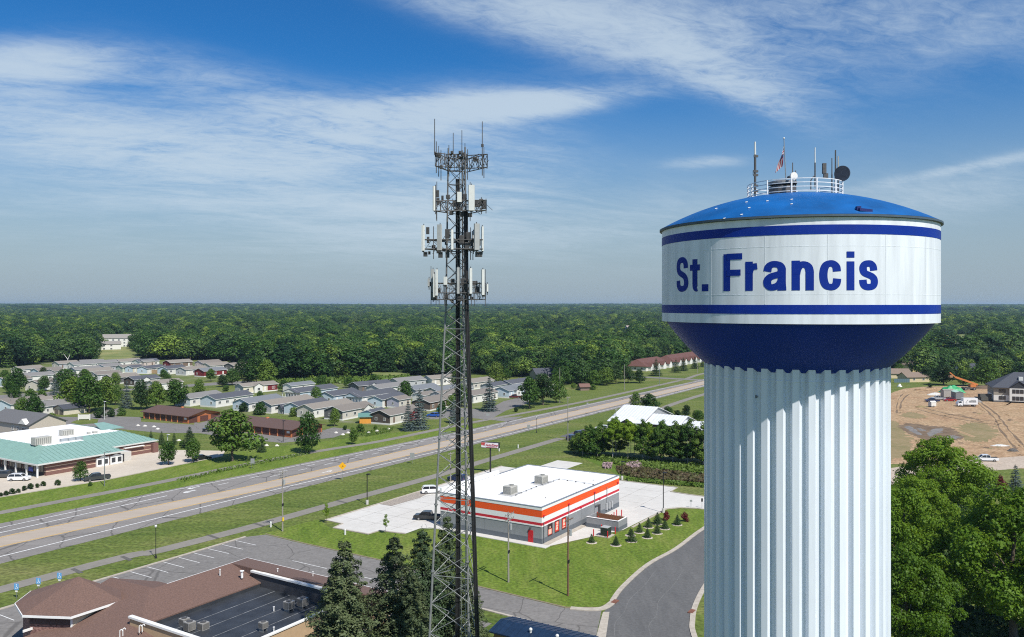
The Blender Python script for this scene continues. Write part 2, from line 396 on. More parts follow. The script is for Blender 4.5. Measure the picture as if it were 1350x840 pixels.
YL = [[(-260, 151.6), (70, 151.6), (128, 147.4), (205, 146.2), (420, 145.6), (900, 145.4)], [(-260, 157.7), (80, 157.6), (128, 153.2), (205, 152.7), (420, 151.6), (900, 151.2)]]
for pts in YL: line('centre_line', pts, .16, .034, YPAINT)
for pts, sg in zip(YL, (.35, -.35)): line('centre_line', [(s, c+sg) for s, c in pts], .14, .034, YPAINT, None)
def arrow(s, c, back=1, name='turn_arrow'):
    mb = MB(); P = [(0, .12), (2.2, .12), (2.2, .55), (3.6, 0), (2.2, -.55), (2.2, -.12), (0, -.12)]
    mb.add([SC(s + back*p[0], c + p[1]*1.4, .036) for p in P], [tuple(range(7))])
    o = mb.build(name, PAINT, road); return o
arrow(121, 160.0, -1); arrow(124, 162.6, -1); arrow(150, 149.7)

def slab_path(name, pts, hw, joints=()):
    o = strip(name, [SC(s, c) for s, c in pts], hw, .03, PATHM)
    for s, c in joints:
        j = strip('patch', [SC(s, c), SC(s+1.1, c)], hw+.1, .038, mat('dark_patch', (.11, .105, .095), .9, scale=2), None, o)
    return o
north = smooth_pts([SC(s, c) for s, c in [(-120, 178), (60, 177), (90, 176), (118, 174.4), (150, 174.6), (175, 172.5), (196, 169.2), (240, 168.6), (300, 164.6), (340, 163.6), (440, 164.2)]], 5)
strip('pavement_path', north, 1.5, .03, PATHM)
strip('pavement_path', [SC(452, 165), SC(480, 168.5), SC(600, 170), SC(800, 170)], 1.5, .03, PATHM)
south = smooth_pts([SC(s, c) for s, c in [(-120, 130), (62, 128.6), (88, 126), (108, 124.6), (134, 124.2), (162, 123.4), (184, 124.2), (229, 124.9)]], 5)
sp = strip('pavement_path', south, 1.6, .03, PATHM)
for s, c in ((74, 127.4), (82, 126.7), (98, 125.2), (108, 124.6), (130, 124.3)):
    strip('patch', [SC(s, c-1.65), SC(s+.5, c+1.65)], .35, .038, mat('dark_patch', (.10, .095, .085), .9, scale=2), None, sp)
strip('pavement_path', smooth_pts([SC(s, c) for s, c in [(300, 122), (318, 126), (340, 128), (385, 129.4), (500, 130), (800, 130)]], 4), 1.6, .03, PATHM)
# car park and drive of the low brown building
lot_poly = [SC(-40, 120.3), SC(s=101.5, c=120.0), gp(350, 705), gp(404, 718), gp(505, 740), gp(632.7, 774.5), gp(745.8, 802), gp(793.5, 803), gp(786, 839), gp(766.7, 838.5), gp(635.7, 803.7), SC(91, 74), SC(91, 60), SC(-40, 60)]
lot = sheet('parking_lot', lot_poly, .016, ASPH)
strip('kerb', [SC(-40, 120.5), SC(101.3, 120.2)], .22, .13, KERB, 'structure', None, .13)
strip('kerb', [gp(350, 704), gp(404, 717.2), gp(505, 739.2), gp(632.7, 773.7), gp(745.8, 801), gp(790, 801.5)], .16, .06, mat('dirt_edge', (.2, .165, .11), .95, scale=1), 'structure', None, .06)
strip('kerb', [gp(635.7, 803.2), gp(766.7, 837.6), gp(790, 845)], .2, .13, KERB, 'structure', None, .13)
stall = None
def pline(a, b, w=.12):
    global stall
    d = b - a; L = d.length
    mb = MB().box(0, L, -w/2, w/2, 0, .004)
    o = mb.build('parking_line', PAINT, lot, loc=(a.x, a.y, .022), rz=math.atan2(d.y, d.x))
for k in range(-9, 8):
    s = 78.5 + 2.9*k
    pline(SC(s, 119.8), SC(s, 114.5))
pline(SC(96, 102.5), SC(96, 94.8)); pline(SC(96, 87), SC(96, 84)); 
for k in range(5): pline(SC(64 - 2.9*k, 107), SC(64-2.9*k, 101.8)) if k > 2 else None
# curved side road with concrete kerbs
Lk = [gp(787, 839) + Vector((-3, -16, 0)), gp(787, 839), gp(794, 810), gp(810, 793.6), gp(824.6, 774), gp(857, 745), gp(894, 724), gp(929, 698), Vector((48, 172, 0)), Vector((70, 195, 0)), Vector((100, 214, 0)), Vector((150, 232, 0)), Vector((260, 262, 0))]
Rk = [gp(912, 839) + Vector((-1, -16, 0)), gp(912, 839), gp(909.5, 818.6), gp(914, 797), gp(929, 768.6), Vector((35.5, 138, 0)), Vector((44, 150, 0)), Vector((57, 166, 0)), Vector((77, 184, 0)), Vector((104, 202, 0)), Vector((152, 219, 0)), Vector((262, 249, 0))]
Ls, Rs = smooth_pts(Lk, 5), smooth_pts(Rk, 5)
NA = 45
side = sheet('side_road', [tuple(p) for p in Ls[:NA]] + [tuple(p) for p in reversed(Rs[:NA-3])], .024, NEW_ASPH)
sheet('dirt_road', [tuple(p) for p in Ls[NA-1:]] + [tuple(p) for p in reversed(Rs[NA-4:])], .024, ground_mat('pale_gravel', [(.33, .27, .21), (.42, .35, .28), (.48, .41, .34)], .5, [(.35, .28, .22), (.46, .39, .32)], .08, .5, bump=.4, fine=(1.5, .15)))
corner = [gp(776, 804), gp(794, 802.8), gp(808, 793.2)] + [p for p in smooth_pts(Lk[3:8], 5)]
strip('kerb', [p + Vector((-.3, .2, 0)) for p in smooth_pts(Lk[3:10], 5)], .36, .13, KERB, 'structure', None, .13)
strip('kerb', smooth_pts([gp(752, 802.3), gp(776, 804), gp(796, 802.2), gp(809, 793.5)], 4), .5, .12, KERB, 'structure', None, .12)
strip('kerb', [p + Vector((.3, -.2, 0)) for p in smooth_pts(Rk[:9], 5)], .36, .13, KERB, 'structure', None, .13)
sheet('concrete_apron', [gp(795, 807), gp(803.5, 807), gp(799, 839), gp(797.5, 846), gp(785, 846), gp(786.5, 838)], .03, KERB)
def scuff(pts, w, m=None): 
    o = strip('tyre_track', pts, w, .03, m or mat('pale_scuff', (.14, .14, .137), .9, scale=1.5, var=.3), None, side); return o
mid = [a.lerp(b, .22) for a, b in zip(Ls, Ls)]
for f in (.2, .58):
    n = min(len(Ls), len(Rs)); pts = [Ls[k].lerp(Rs[k], f + .03*math.sin(k*.7)) for k in range(0, 24)]
    scuff(pts, .045)
# store lot (concrete)
st_poly = [(117.4, 116.3), (117.2, 111.6), (114.2, 111), (114.4, 102.5), (117.3, 102.3), (118.2, 97), (122.6, 97), (124, 94.6), (124, 71.6), (126, 70.6), (141.8, 64.2), (161, 63.5), (163.5, 61.5), (165.0, 58), (165.4, 40), (175.6, 40), (175.6, 63), (176.2, 68.4), (181, 68.6), (181, 100.3), (196, 100.3), (196, 108), (181, 108), (181, 116.3)]
slot = sheet('store_lot', scs(st_poly), .016, CONC)
def edge(pts, h=.13, w=.16, name='kerb'): return strip(name, scs(pts), w, h, KERB, 'structure', None, h)
edge([(118.2, 97), (117.3, 102.3), (114.4, 102.5), (114.2, 111), (117.2, 111.6), (117.4, 116.3), (181, 116.3)], w=.2)
edge([(144.2, 63.4), (161, 63.2), (163.5, 61.2), (164.8, 58), (165.2, 40)], w=.22)
edge([(175.8, 40), (175.8, 63), (176.4, 68.2), (181.2, 68.4), (181.2, 100)])
JO = mat('joint_dark', (.3, .285, .26), .9, scale=2)
for s in range(121, 181, 6): strip('slab_joint', scs([(s, 97.6 if s < 160 else 69), (s, 116)]), .045, .022, JO, None, slot)
for c in (101, 106.5, 112): strip('slab_joint', scs([(119, c), (180, c)]), .045, .022, JO, None, slot)
for c in (69, 75, 81, 87): strip('slab_joint', scs([(158.2, c), (180, c)]), .045, .022, JO, None, slot)
for c in (45, 50, 55): strip('slab_joint', scs([(165.7, c), (175.4, c)]), .045, .022, JO, None, slot)
sheet('store_lawn', scs([(101.5, 119.5), (117, 118), (113.8, 111.4), (114, 102), (117, 102), (118, 96.5), (124, 94.2), (124, 71), (141, 63.6), (161, 62.8), (165, 57), (165.2, 36)]) + [p + Vector((-.2, .2, 0)) for p in reversed(smooth_pts(Lk[3:9], 4))] + [gp(776, 803), gp(745.8, 801), gp(632.7, 773.7), gp(505, 739.2), gp(404, 717.2)], .008, LAWN)
sheet('gravel_bed', scs([(133, 112.8), (133, 116), (146, 116), (148, 114), (142, 112.3)]), .05, mat('gravel_bed', (.3, .26, .22), .95, var=.4, scale=4, bump=1))
# creamy lot of the green roofed building
sheet('bank_lot', scs([(40, 191), (94, 190.6), (116, 187.8), (134, 189), (152, 189.8), (158, 196), (150, 212), (150, 246), (40, 246)]), .016, CREAM)
edge([(40, 190.6), (94, 190.3), (116, 187.5), (134, 188.7), (152, 189.5)], w=.2)
# garages' lot and park streets
sheet('garage_lot', [gp(*p) for p in [(-60, 560), (0, 552), (40, 549), (105, 550), (140, 540.5), (160, 538), (166, 541), (150, 549), (186, 550), (186, 556), (255, 560), (288, 551), (300, 551), (276, 566), (268, 571), (215, 571), (150, 565), (108, 561), (60, 575), (-80, 596)]], .016, ASPH)
sheet('garage_lot', [gp(*p) for p in [(255, 556), (277, 562), (385, 574), (424, 568), (440, 563.5), (468, 567), (440, 577), (372, 584), (300, 577), (262, 571)]], .02, ASPH)
sheet('verge_island', [gp(*p) for p in [(93, 557), (110, 551), (130, 553), (128, 558), (105, 560)]], .024, GRASS)
sheet('park_street', [gp(*p) for p in [(560, 551), (588, 539), (612, 538), (640, 541), (664, 529), (694, 522), (706, 529), (668, 541), (648, 552), (690, 549), (670, 556), (630, 552), (600, 549), (575, 553)]], .016, ASPH)
sheet('park_street', [gp(*p) for p in [(0, 521), (120, 513), (140, 515), (235, 508), (300, 503), (420, 502), (420, 505), (300, 507), (180, 514), (100, 521), (0, 527)]], .012, ASPH)
sheet('park_street', [gp(*p) for p in [(20, 492), (140, 488), (300, 484), (300, 486), (140, 490), (20, 495)]], .012, ASPH)
PARKG = ground_mat('park_ground', [(.06, .10, .02), (.12, .15, .04), (.20, .19, .12)], .18, [(.08, .13, .025), (.13, .155, .05), (.22, .205, .17)], .07, .55, bump=.5, bs=2)
sheet('park_ground', [gp(*p) for p in [(430, 556), (520, 562), (556, 556), (610, 545), (690, 521), (690, 508), (560, 500), (470, 503), (380, 504), (330, 511), (240, 520), (262, 537), (330, 548), (390, 549)]], .009, PARKG)
sheet('park_ground', [gp(*p) for p in [(-40, 540), (60, 527), (130, 512), (300, 500), (340, 488), (300, 477), (140, 475), (20, 478), (-60, 488)]], .009, PARKG)
# town house street, white roofed building's yard
sheet('town_street', [SC(443, 155.6), SC(452, 155.6), SC(452, 200), SC(443, 240), SC(436, 240), SC(444, 200)], .02, ASPH)
sheet('yard', scs([(228, 118), (232, 127), (250, 128), (253, 122), (253, 104), (246, 110), (238, 116)]), .014, NEW_ASPH)
sheet('yard', scs([(252, 121), (282, 121), (282, 107), (272, 90), (252, 90)]), .012, ASPH)
# building site on the right
site = [gp(*p) for p in [(1120, 560), (1150, 530), (1178, 517), (1192, 512.5), (1216, 510), (1260, 509), (1305, 509), (1420, 510), (1480, 560), (1480, 615), (1350, 618), (1290, 614), (1230, 612), (1130, 612)]]
sheet('bare_ground', site, .012, DIRT)
rg = random.Random(12)
def ragged(pts, amp=1.6, n=90):
    P = [gp(*p) for p in pts]; P = smooth_pts(P + [P[0]], max(3, n//len(P)))[:-1]; c = sum(P, Vector())/len(P)
    return [p + (p-c).normalized()*rg.uniform(-amp, amp) for p in P]
sheet('weed_patch', ragged([(1186, 548), (1198, 543.5), (1215, 546), (1222, 550), (1205, 552)], 1.2), .02, WEEDS)
sheet('weed_patch', ragged([(1256, 567), (1270, 560), (1290, 556.5), (1306, 563), (1314, 573), (1300, 582), (1275, 581)], 2.6, 120), .02, WEEDS)
sheet('weed_patch', ragged([(1140, 556), (1178, 555), (1190, 566), (1200, 580), (1196, 600), (1140, 604)], 1.8), .02, WEEDS)
for k in range(26):
    px, py = rg.uniform(1180, 1350), rg.uniform(535, 608); w = rg.uniform(1.5, 6)
    sheet('weed_patch', ragged([(px-w, py), (px, py-w*.2), (px+w, py), (px, py+w*.22)], .5, 24), .018, WEEDS if k % 2 else MUD)
sheet('mud_patch', ragged([(1183, 563), (1196, 558), (1222, 561), (1252, 564), (1268, 574), (1262, 580), (1235, 581), (1205, 575)], 1.2), .03, MUD)
WATER = mat('puddle_water', (.19, .175, .16), .7, var=.4, scale=.6, spec=.35)
for P in ([(1192, 563), (1199, 562), (1206, 566), (1216, 573), (1209, 573), (1198, 567)], [(1222, 572), (1230, 566), (1243, 565), (1240, 570), (1232, 573), (1226, 576)], [(1246, 577), (1256, 574), (1266, 577), (1258, 579)], [(1207, 564), (1217, 566), (1222, 568), (1213, 568)]):
    sheet('puddle', ragged(P, .9, 60), .038, WATER)
TRK = ground_mat('tyre_ruts', [(.27, .17, .09), (.36, .245, .14), (.45, .33, .21)], .3, bump=1, bs=1.5)
for pts in ([(1182, 545), (1186, 525), (1200, 516), (1230, 511)], [(1186, 545), (1191, 527), (1206, 518), (1236, 513)], [(1292, 530), (1316, 548), (1330, 566), (1352, 590)], [(1288, 530), (1310, 550), (1322, 570), (1340, 592)], [(1215, 537), (1250, 546), (1290, 553), (1320, 556)], [(1210, 540), (1246, 549), (1290, 557), (1318, 560)]):
    for q in range(3): strip('tyre_rut', [p + Vector((rg.uniform(-.35, .35) + (q-1)*1.7, rg.uniform(-.3, .3) + (q-1)*2.2, 0)) for p in smooth_pts([gp(*p) for p in pts], 7)], .42, .03 + .004*q, TRK if q != 1 else MUD)
for k in range(12):
    a = rg.uniform(1185, 1330); b = rg.uniform(516, 600); pts = [(a, b)]
    for q in range(3): pts.append((pts[-1][0] + rg.uniform(8, 26), pts[-1][1] + rg.uniform(-5, 9)))
    P = smooth_pts([gp(*p) for p in pts], 6); strip('tyre_rut', P, .4, .026, TRK if k % 3 else MUD); strip('tyre_rut', [p + Vector((1.2, 1.6, 0)) for p in P], .4, .026, TRK if k % 3 else MUD)
# ditch behind the store
sheet('ditch_bank', [gp(*p) for p in [(758, 600), (800, 602), (850, 607), (935, 613), (1010, 620), (1010, 650), (935, 644), (880, 637), (820, 630), (800, 618)]], .012, TALL)
# ------------------------------------------------------------------ water tower
WHITE = mat('tower_white', (.70, .75, .82), .38, var=.07, scale=2.2, stretch=(1, 1, .1))
TANKW = mat('tank_white', (.66, .70, .75), .42, var=.15, scale=1.6, stretch=(1, 1, .1))
BLUE = mat('tower_blue', (.0015, .025, .25), .5, var=.12, scale=.7, spec=.25)
ROOFB = mat('dome_blue', (.002, .085, .28), .5, var=.3, scale=.45)
GALV = mat('galvanised_steel', (.33, .35, .36), .45, .6, var=.2, scale=6)
DSTEEL = mat('dark_steel', (.085, .083, .082), .6, .2, var=.25, scale=8)
MSTEEL = mat('mid_grey_steel', (.13, .128, .125), .6, .2, var=.25, scale=8)
BLACK = mat('black_rubber', (.012, .012, .013), .6, var=.2)
OFFW = mat('antenna_white', (.62, .63, .6), .5, var=.06, scale=2)
PANELG = mat('antenna_grey', (.36, .37, .36), .5, var=.1, scale=2)
WT = Vector((51*math.sin(R(18.85)), 51*math.cos(R(18.85)), 0))
RT, RC, RCI = 7.6, 5.13, 4.86
wt = thing('water_tower', 'white fluted water tower with a blue domed roof, blue bowl and big blue lettering', 'water tower', WT)
def ray_cyl(px, py, r=RT):
    d = Vector(((px-675)/1090, 1, (402-py)/1090)); a = d.x*d.x + d.y*d.y; b = -2*(d.x*WT.x + d.y*WT.y); c = WT.x**2 + WT.y**2 - r*r
    t = (-b - math.sqrt(max(0, b*b - 4*a*c)))/(2*a); p = d*t
    return math.atan2(p.y-WT.y, p.x-WT.x), EYE + p.z
def build_water_tower():
    N = 40; st = 2*math.pi/N
    prof = [(-.5, RCI), (-.36, RCI), (-.21, RC), (.21, RC), (.36, RCI), (.5, RCI)]
    def flute(z0, z1, dr=0):
        P = [(math.cos(a*st)*(r+dr), math.sin(a*st)*(r+dr), z) for z in (z0, z1) for a, r in prof]
        return P, [(k, k+1, 7+k, 6+k) for k in range(5)]
    me = None
    for k in range(N):
        if me is None:
            mb = MB(); mb.add(*flute(0, 38.75)); me = mb.mesh('fluted_panel', WHITE)
        ob('fluted_panel', me, wt, rz=k*st)
    mb = MB()
    for k in range(N):
        P, F = flute(37.93, 37.99, .018)
        c, s = math.cos(k*st), math.sin(k*st)
        n = len(P)
        P2 = [(x*c - y*s, x*s + y*c, z) for x, y, z in P]
        Pin = [(x*.996, y*.996, z) for x, y, z in P2]
        mb.add(P2, F); mb.add(P2[6:] + Pin[6:], [(q, q+1, 7+q, 6+q) for q in range(5)]); mb.add(P2[:6] + Pin[:6], [(q+1, q, 6+q, 7+q) for q in range(5)])
    mb.build('weld_ring', WHITE, wt)
    MB().lathe([(5.6, 0), (5.6, .5), (5.2, .5)], 48).build('base_ring', CONC, wt)
    # bowl, wall, roof
    bowl = [(4.5, 38.2), (4.85, 38.38), (5.25, 38.68), (5.8, 39.2), (6.35, 39.78), (6.85, 40.36), (7.2, 40.82), (7.33, 41.02), (7.34, 41.1)]
    MB().lathe(bowl, 96).build('bowl', mat('bowl_blue', (.0003, .028, .31), .5, var=.08, spec=.25, scale=.5), wt, True)
    MB().lathe([(RT, 41.04), (RT, 46.42)], 160).build('tank_wall', TANKW, wt, True)
    MB().lathe([(7.28, 41.06), (RT-.001, 41.04)], 96).build('tank_lip', TANKW, wt)
    for z0, z1 in ((41.54, 42.0), (45.49, 45.96)):
        MB().lathe([(RT-.01, z0), (RT+.012, z0), (RT+.012, z1), (RT-.01, z1)], 128).build('stripe', BLUE, wt)
    for z in (42.5, 44.9): MB().lathe([(RT-.01, z), (RT+.005, z), (RT+.005, z+.03), (RT-.01, z+.03)], 128).build('weld_seam', TANKW, wt)
    me = MB().box(RT-.01, RT+.006, -.02, .02, 42.02, 45.47).mesh('plate_seam', TANKW)
    for k in range(16): ob('plate_seam', me, wt, rz=R(22.5*k - 142))
    MB().lathe([(RT-.02, 46.32), (RT+.14, 46.36), (RT+.14, 46.46), (RT-.1, 46.5)], 128).build('roof_rim', mat('rim_dark', (.06, .09, .12), .6), wt)
    Rd = 16.0
    roof = MB().lathe([(r, 46.47 + math.sqrt(Rd*Rd - r*r) - 14.0 - .02) for r in [7.7*k/14 for k in range(14, 0, -1)] + [.001]], 96).build('roof', ROOFB, wt, True)
    def dome_z(r): return 46.45 + math.sqrt(Rd*Rd - r*r) - 14.0
    # things bolted to the dome
    def on_dome(px, py):
        d = Vector(((px-675)/1090, 1, (402-py)/1090))
        for k in range(500):
            q = d*(40 + k*.03) + Vector((-WT.x, -WT.y, EYE)); r = math.hypot(q.x, q.y)
            if r < 7.7 and q.z <= dome_z(r): return q
        return Vector((4, -2, dome_z(4.5)))
    p = on_dome(1139, 277.5); zz = p.z
    hb = MB(); hb.obox((p.x, p.y, zz+.03), (.34, .06, -.03), (-.05, .16, .03), (0, 0, .07)); hb.obox((p.x-.28, p.y, zz+.1), (.1, 0, 0), (0, .12, 0), (0, 0, .1))
    hb.build('roof_hatch', mat('hatch_blue', (.012, .018, .12), .5), wt)
    for (px, py) in ((984, 267.5), (1011.5, 266), (1043.5, 264), (987.5, 275), (955, 289), (977.5, 284), (1043.5, 270), (944, 276)):
        d = Vector(((px-675)/1090, 1, (402-py)/1090)); best = None
        for k in range(400):
            q = d*(40 + k*.03) + Vector((-WT.x, -WT.y, EYE)); r = math.hypot(q.x, q.y)
            if r < 7.7 and q.z <= dome_z(r): best = q; break
        if best is not None:
            MB().obox((best.x, best.y, best.z+.05), (.07, .035, .015), (-.008, .012, 0), (0, 0, .02)).build('lifting_lug', OFFW, wt)
    # railing round the crown of the dome
    rr = 2.62; zb = dome_z(rr)
    rail = MB()
    for h in (.1, .33, .56, .78): rail.lathe([(rr-.02, zb+h-.02), (rr+.02, zb+h-.02), (rr+.02, zb+h+.02), (rr-.02, zb+h+.02), (rr-.02, zb+h-.02)], 40)
    rl = rail.build('railing', mat('rail_white', (.72, .73, .73), .4, var=.05), wt)
    pm = MB().box(-.035, .035, -.035, .035, 0, .82).mesh('post', MATS['rail_white'])
    for k in range(12): ob('post', pm, rl, (rr*math.cos(R(30*k+8)), rr*math.sin(R(30*k+8)), zb-.03))
    MB().lathe([(.75, dome_z(.75)-.03), (.75, dome_z(0)+.45), (.62, dome_z(0)+.5), (.001, dome_z(0)+.55)], 20, c=(-.9, -.6, -.1)).build('roof_vent', mat('vent_dark', (.13, .12, .115), .5, .4), wt)
    MB().lathe([(.82, 0), (.82, .12), (.5, .2), (.001, .22)], 20, c=(-.9, -.6, dome_z(.9)+.52)).build('vent_cap', mat('vent_cap_grey', (.25, .25, .25), .5, .4), wt)
    def dx(px, depth=45.9): return (px-675)/1090*depth - WT.x
    def zt(py, depth=45.9): return EYE + (402-py)/1090*depth
    D = 47.6; yy = D - WT.y
    def whip(px, y0, y1, ysplit, name='whip_antenna', dep=D, top=OFFW, r=.035):
        x = dx(px, dep); o = MB().tube((x, dep-WT.y, zt(y0, dep)), (x, dep-WT.y, zt(ysplit, dep)), r*1.15, n=8).build('mast', DSTEEL, wt)
        MB().tube((x, dep-WT.y, zt(ysplit, dep)), (x, dep-WT.y, zt(y1, dep)), r, r*.8, n=8).build(name, top, o)
        return o
    m = whip(995.5, 258, 187, 204, dep=48.2, r=.06)
    for py in (206, 226, 231, 245, 252): MB().obox((dx(995.5, 48.2)+.05, 48.2-WT.y, zt(py, 48.2)), (.12, 0, 0), (0, .06, 0), (0, 0, .06)).build('clamp', DSTEEL, m)
    mb = MB(); x = dx(993.8, 48.2); mb.path([(x+.08, 48.2-WT.y, zt(224, 48.2)), (x-.04, 48.2-WT.y, zt(225, 48.2)), (x-.04, 48.2-WT.y, zt(231, 48.2)), (x+.08, 48.2-WT.y, zt(232, 48.2))], .02); mb.build('dipole_loop', DSTEEL, m)
    whip(1074.5, 247, 194.5, 214.5, dep=47.0)
    mb = MB(); x = dx(1069, 47); y2 = 47-WT.y; mb.path([(x, y2, zt(250, 47)), (x, y2, zt(238, 47)), (x+.12, y2, zt(233.5, 47)), (x+.25, y2, zt(231, 47))], .03); mb.build('cable_gooseneck', DSTEEL, wt)
    whip(1096.8, 254, 208.5, 230, top=MSTEEL); whip(1101.5, 255, 198, 226, top=DSTEEL, r=.05); whip(1105, 254, 206, 230, top=mat('tan_radome', (.38, .33, .25), .6))
    whip(1045, 252, 214.5, 232, top=MSTEEL); whip(1049, 252, 225, 238, top=MSTEEL)
    mb = MB(); mb.obox((dx(1101), D-WT.y-.1, zt(216)), (.1, 0, 0), (0, .08, 0), (0, 0, .3)); mb.obox((dx(1103), D-WT.y-.1, zt(226)), (.12, 0, 0), (0, .08, 0), (0, 0, .14)); mb.build('radio_box', DSTEEL, wt)
    # dishes
    def dish(px, py, r, dep, az, m1, m2):
        c = (dx(px, dep), dep-WT.y, zt(py, dep))
        o = MB().lathe([(.001, 0), (r*.5, .04), (r*.85, .12), (r, .2), (r, .3), (r*.92, .3), (.001, .3)], 24).build('dish_antenna', [m1], wt, loc=c)
        o.rotation_euler = (R(90), 0, az)
        MB().tube((0, 0, 0), (0, 0, -.35), .09).build('dish_mount', DSTEEL, o); return o
    dish(1112.5, 229.5, .44, 47.0, R(-42), mat('dish_face_dark', (.05, .055, .07), .5, var=.2), None)
    dish(1043.5, 233, .21, 46.5, R(10), mat('dish_white', (.72, .7, .66), .5), None)
    # flagpole
    fx = dx(1034, 47.6)
    po = MB().tube((fx+.1, yy, zt(242, D)), (fx-.02, yy, zt(183.5, D)), .035, .025).build('flagpole', GALV, wt)
    MB().dome((fx-.02, yy, zt(182.5, D)), .06).build('finial', OFFW, po)
    # inspection plate on the column
    a, z = ray_cyl(996, 523, 4.95)
    o = MB().tube((4.88, 0, z), (4.99, 0, z), .09, n=12).build('access_port', mat('port_grey', (.16, .17, .17), .6), wt, rz=a)
build_water_tower()

def build_flag():
    D = 47.6; x0 = (1034-675)/1090*D; zt = lambda py: EYE + (402-py)/1090*D
    f = thing('flag', 'limp striped national flag hanging from the pole on the water tower dome', 'flag', (x0, D, zt(228)))
    m = [mat('flag_red', (.22, .006, .016), .8), mat('flag_white', (.38, .36, .37), .8), mat('flag_navy', (.008, .01, .05), .8)]
    nu, nv = 26, 26; mb = MB(); P = []
    # u along the fly, v across the stripes; the fly collapses downward
    top = zt(189.5) - zt(228)
    for i in range(nu+1):
        for j in range(nv+1):
            u, v = i/nu, j/nv
            hx = -.04 - .012*v*3; hzz = top - v*.95
            drop = u*1.0
            x = -.03 - .06*u - .46*v*u**.6; z = top - .62*v*(1-.35*u) - u*1.3
            y = .05*math.sin(u*7 + v*5)*(.3+u) 
            P.append((x, y, max(.0, z)))
    F = []; mi = []
    for i in range(nu):
        for j in range(nv):
            F.append((i*(nv+1)+j, (i+1)*(nv+1)+j, (i+1)*(nv+1)+j+1, i*(nv+1)+j+1))
            mi.append(2 if (i < nu*.55 and j < 15) else (0 if (j//4) % 2 == 0 else 1))
    mb.v = P; mb.f = F; mb.m = mi
    me = mb.mesh('cloth', m, True); o = ob('cloth', me, f)
    st = MB()
    for i in range(4):
        for j in range(4):
            p = P[(2+i*2)*(nv+1)+2+j*3]; c = Vector(p) + Vector((0, -.012, 0))
            pts = []
            for k in range(10):
                rr = .022 if k % 2 == 0 else .009; t = math.pi/2 + k*math.pi/5
                pts.append((c.x + rr*math.cos(t), c.y, c.z + rr*math.sin(t)))
            st.add(pts, [tuple(range(10))])
    s = st.build('star', mat('star_white', (.7, .7, .7), .8), f); s['kind'] = 'stuff'
build_flag()

# ------------------------------------------------------------------ lettering on the tank: thick pen strokes wrapped on the cylinder
LETTER = mat('letter_blue', (.0015, .024, .25), .6, var=.08, scale=.8, spec=.2)
def cr(pts, k=7):
    P = [Vector((p[0], p[1])) for p in pts]; out = []
    for i in range(len(P)-1):
        p0, p1, p2, p3 = P[max(i-1, 0)], P[i], P[i+1], P[min(i+2, len(P)-1)]
        for j in range(k):
            t = j/k; out.append(.5*((2*p1) + (p2-p0)*t + (2*p0-5*p1+4*p2-p3)*t*t + (3*p1-p0-3*p2+p3)*t**3))
    out.append(P[-1]); return out
# each stroke: (points in 0..1 of the centre-line box, curved?, end direction flattening)
GLY = {
 'S': [([(.93, .71), (.90, .87), (.74, .975), (.48, 1.0), (.20, .965), (.06, .85), (.05, .70), (.17, .585), (.45, .51), (.75, .44), (.93, .33), (.97, .17), (.84, .045), (.52, 0), (.22, .03), (.07, .13), (.03, .29)], 1)],
 't': [([(.52, 1.0), (.52, .25), (.56, .08), (.75, .0), (.97, .01)], 2), ([(.0, .715), (1.0, .715)], 0)],
 '.': [([(.5, 0), (.5, 1)], 0)],
 'F': [([(.0, 0), (.0, 1.0)], 0), ([(-.1, .925), (1.0, .925)], 3), ([(.0, .49), (.9, .49)], 3)],
 'r': [([(.0, 0), (.0, 1.0)], 0), ([(.0, .62), (.20, .80), (.55, .90), (1.35, .93)], 1)],
 'a': [([(.03, .68), (.10, .88), (.30, .985), (.54, 1.0), (.80, .95), (.93, .82), (.94, .66), (.94, .18), (.97, -.05)], 1), ([(.93, .60), (.62, .535), (.24, .455), (.04, .30), (.06, .10), (.26, .0), (.56, .035), (.80, .14), (.93, .30)], 1)],
 'n': [([(.0, 0), (.0, 1.0)], 0), ([(.02, .55), (.12, .78), (.34, .94), (.62, .965), (.88, .88), (.99, .70), (1.0, .52), (1.0, 0)], 1)],
 'c': [([(.95, .66), (.90, .86), (.70, .98), (.47, 1.0), (.20, .94), (.05, .76), (.0, .50), (.05, .24), (.20, .06), (.47, 0), (.72, .02), (.91, .14), (.97, .36)], 1)],
 'i': [([(.5, 0), (.5, .745)], 0), ([(.5, .84), (.5, 1.0)], 0)],
 's': [([(.92, .70), (.86, .88), (.68, .985), (.46, 1.0), (.20, .97), (.05, .86), (.06, .69), (.20, .585), (.48, .52), (.76, .45), (.94, .34), (.96, .16), (.82, .04), (.50, 0), (.22, .03), (.06, .14), (.02, .31)], 1)],
}
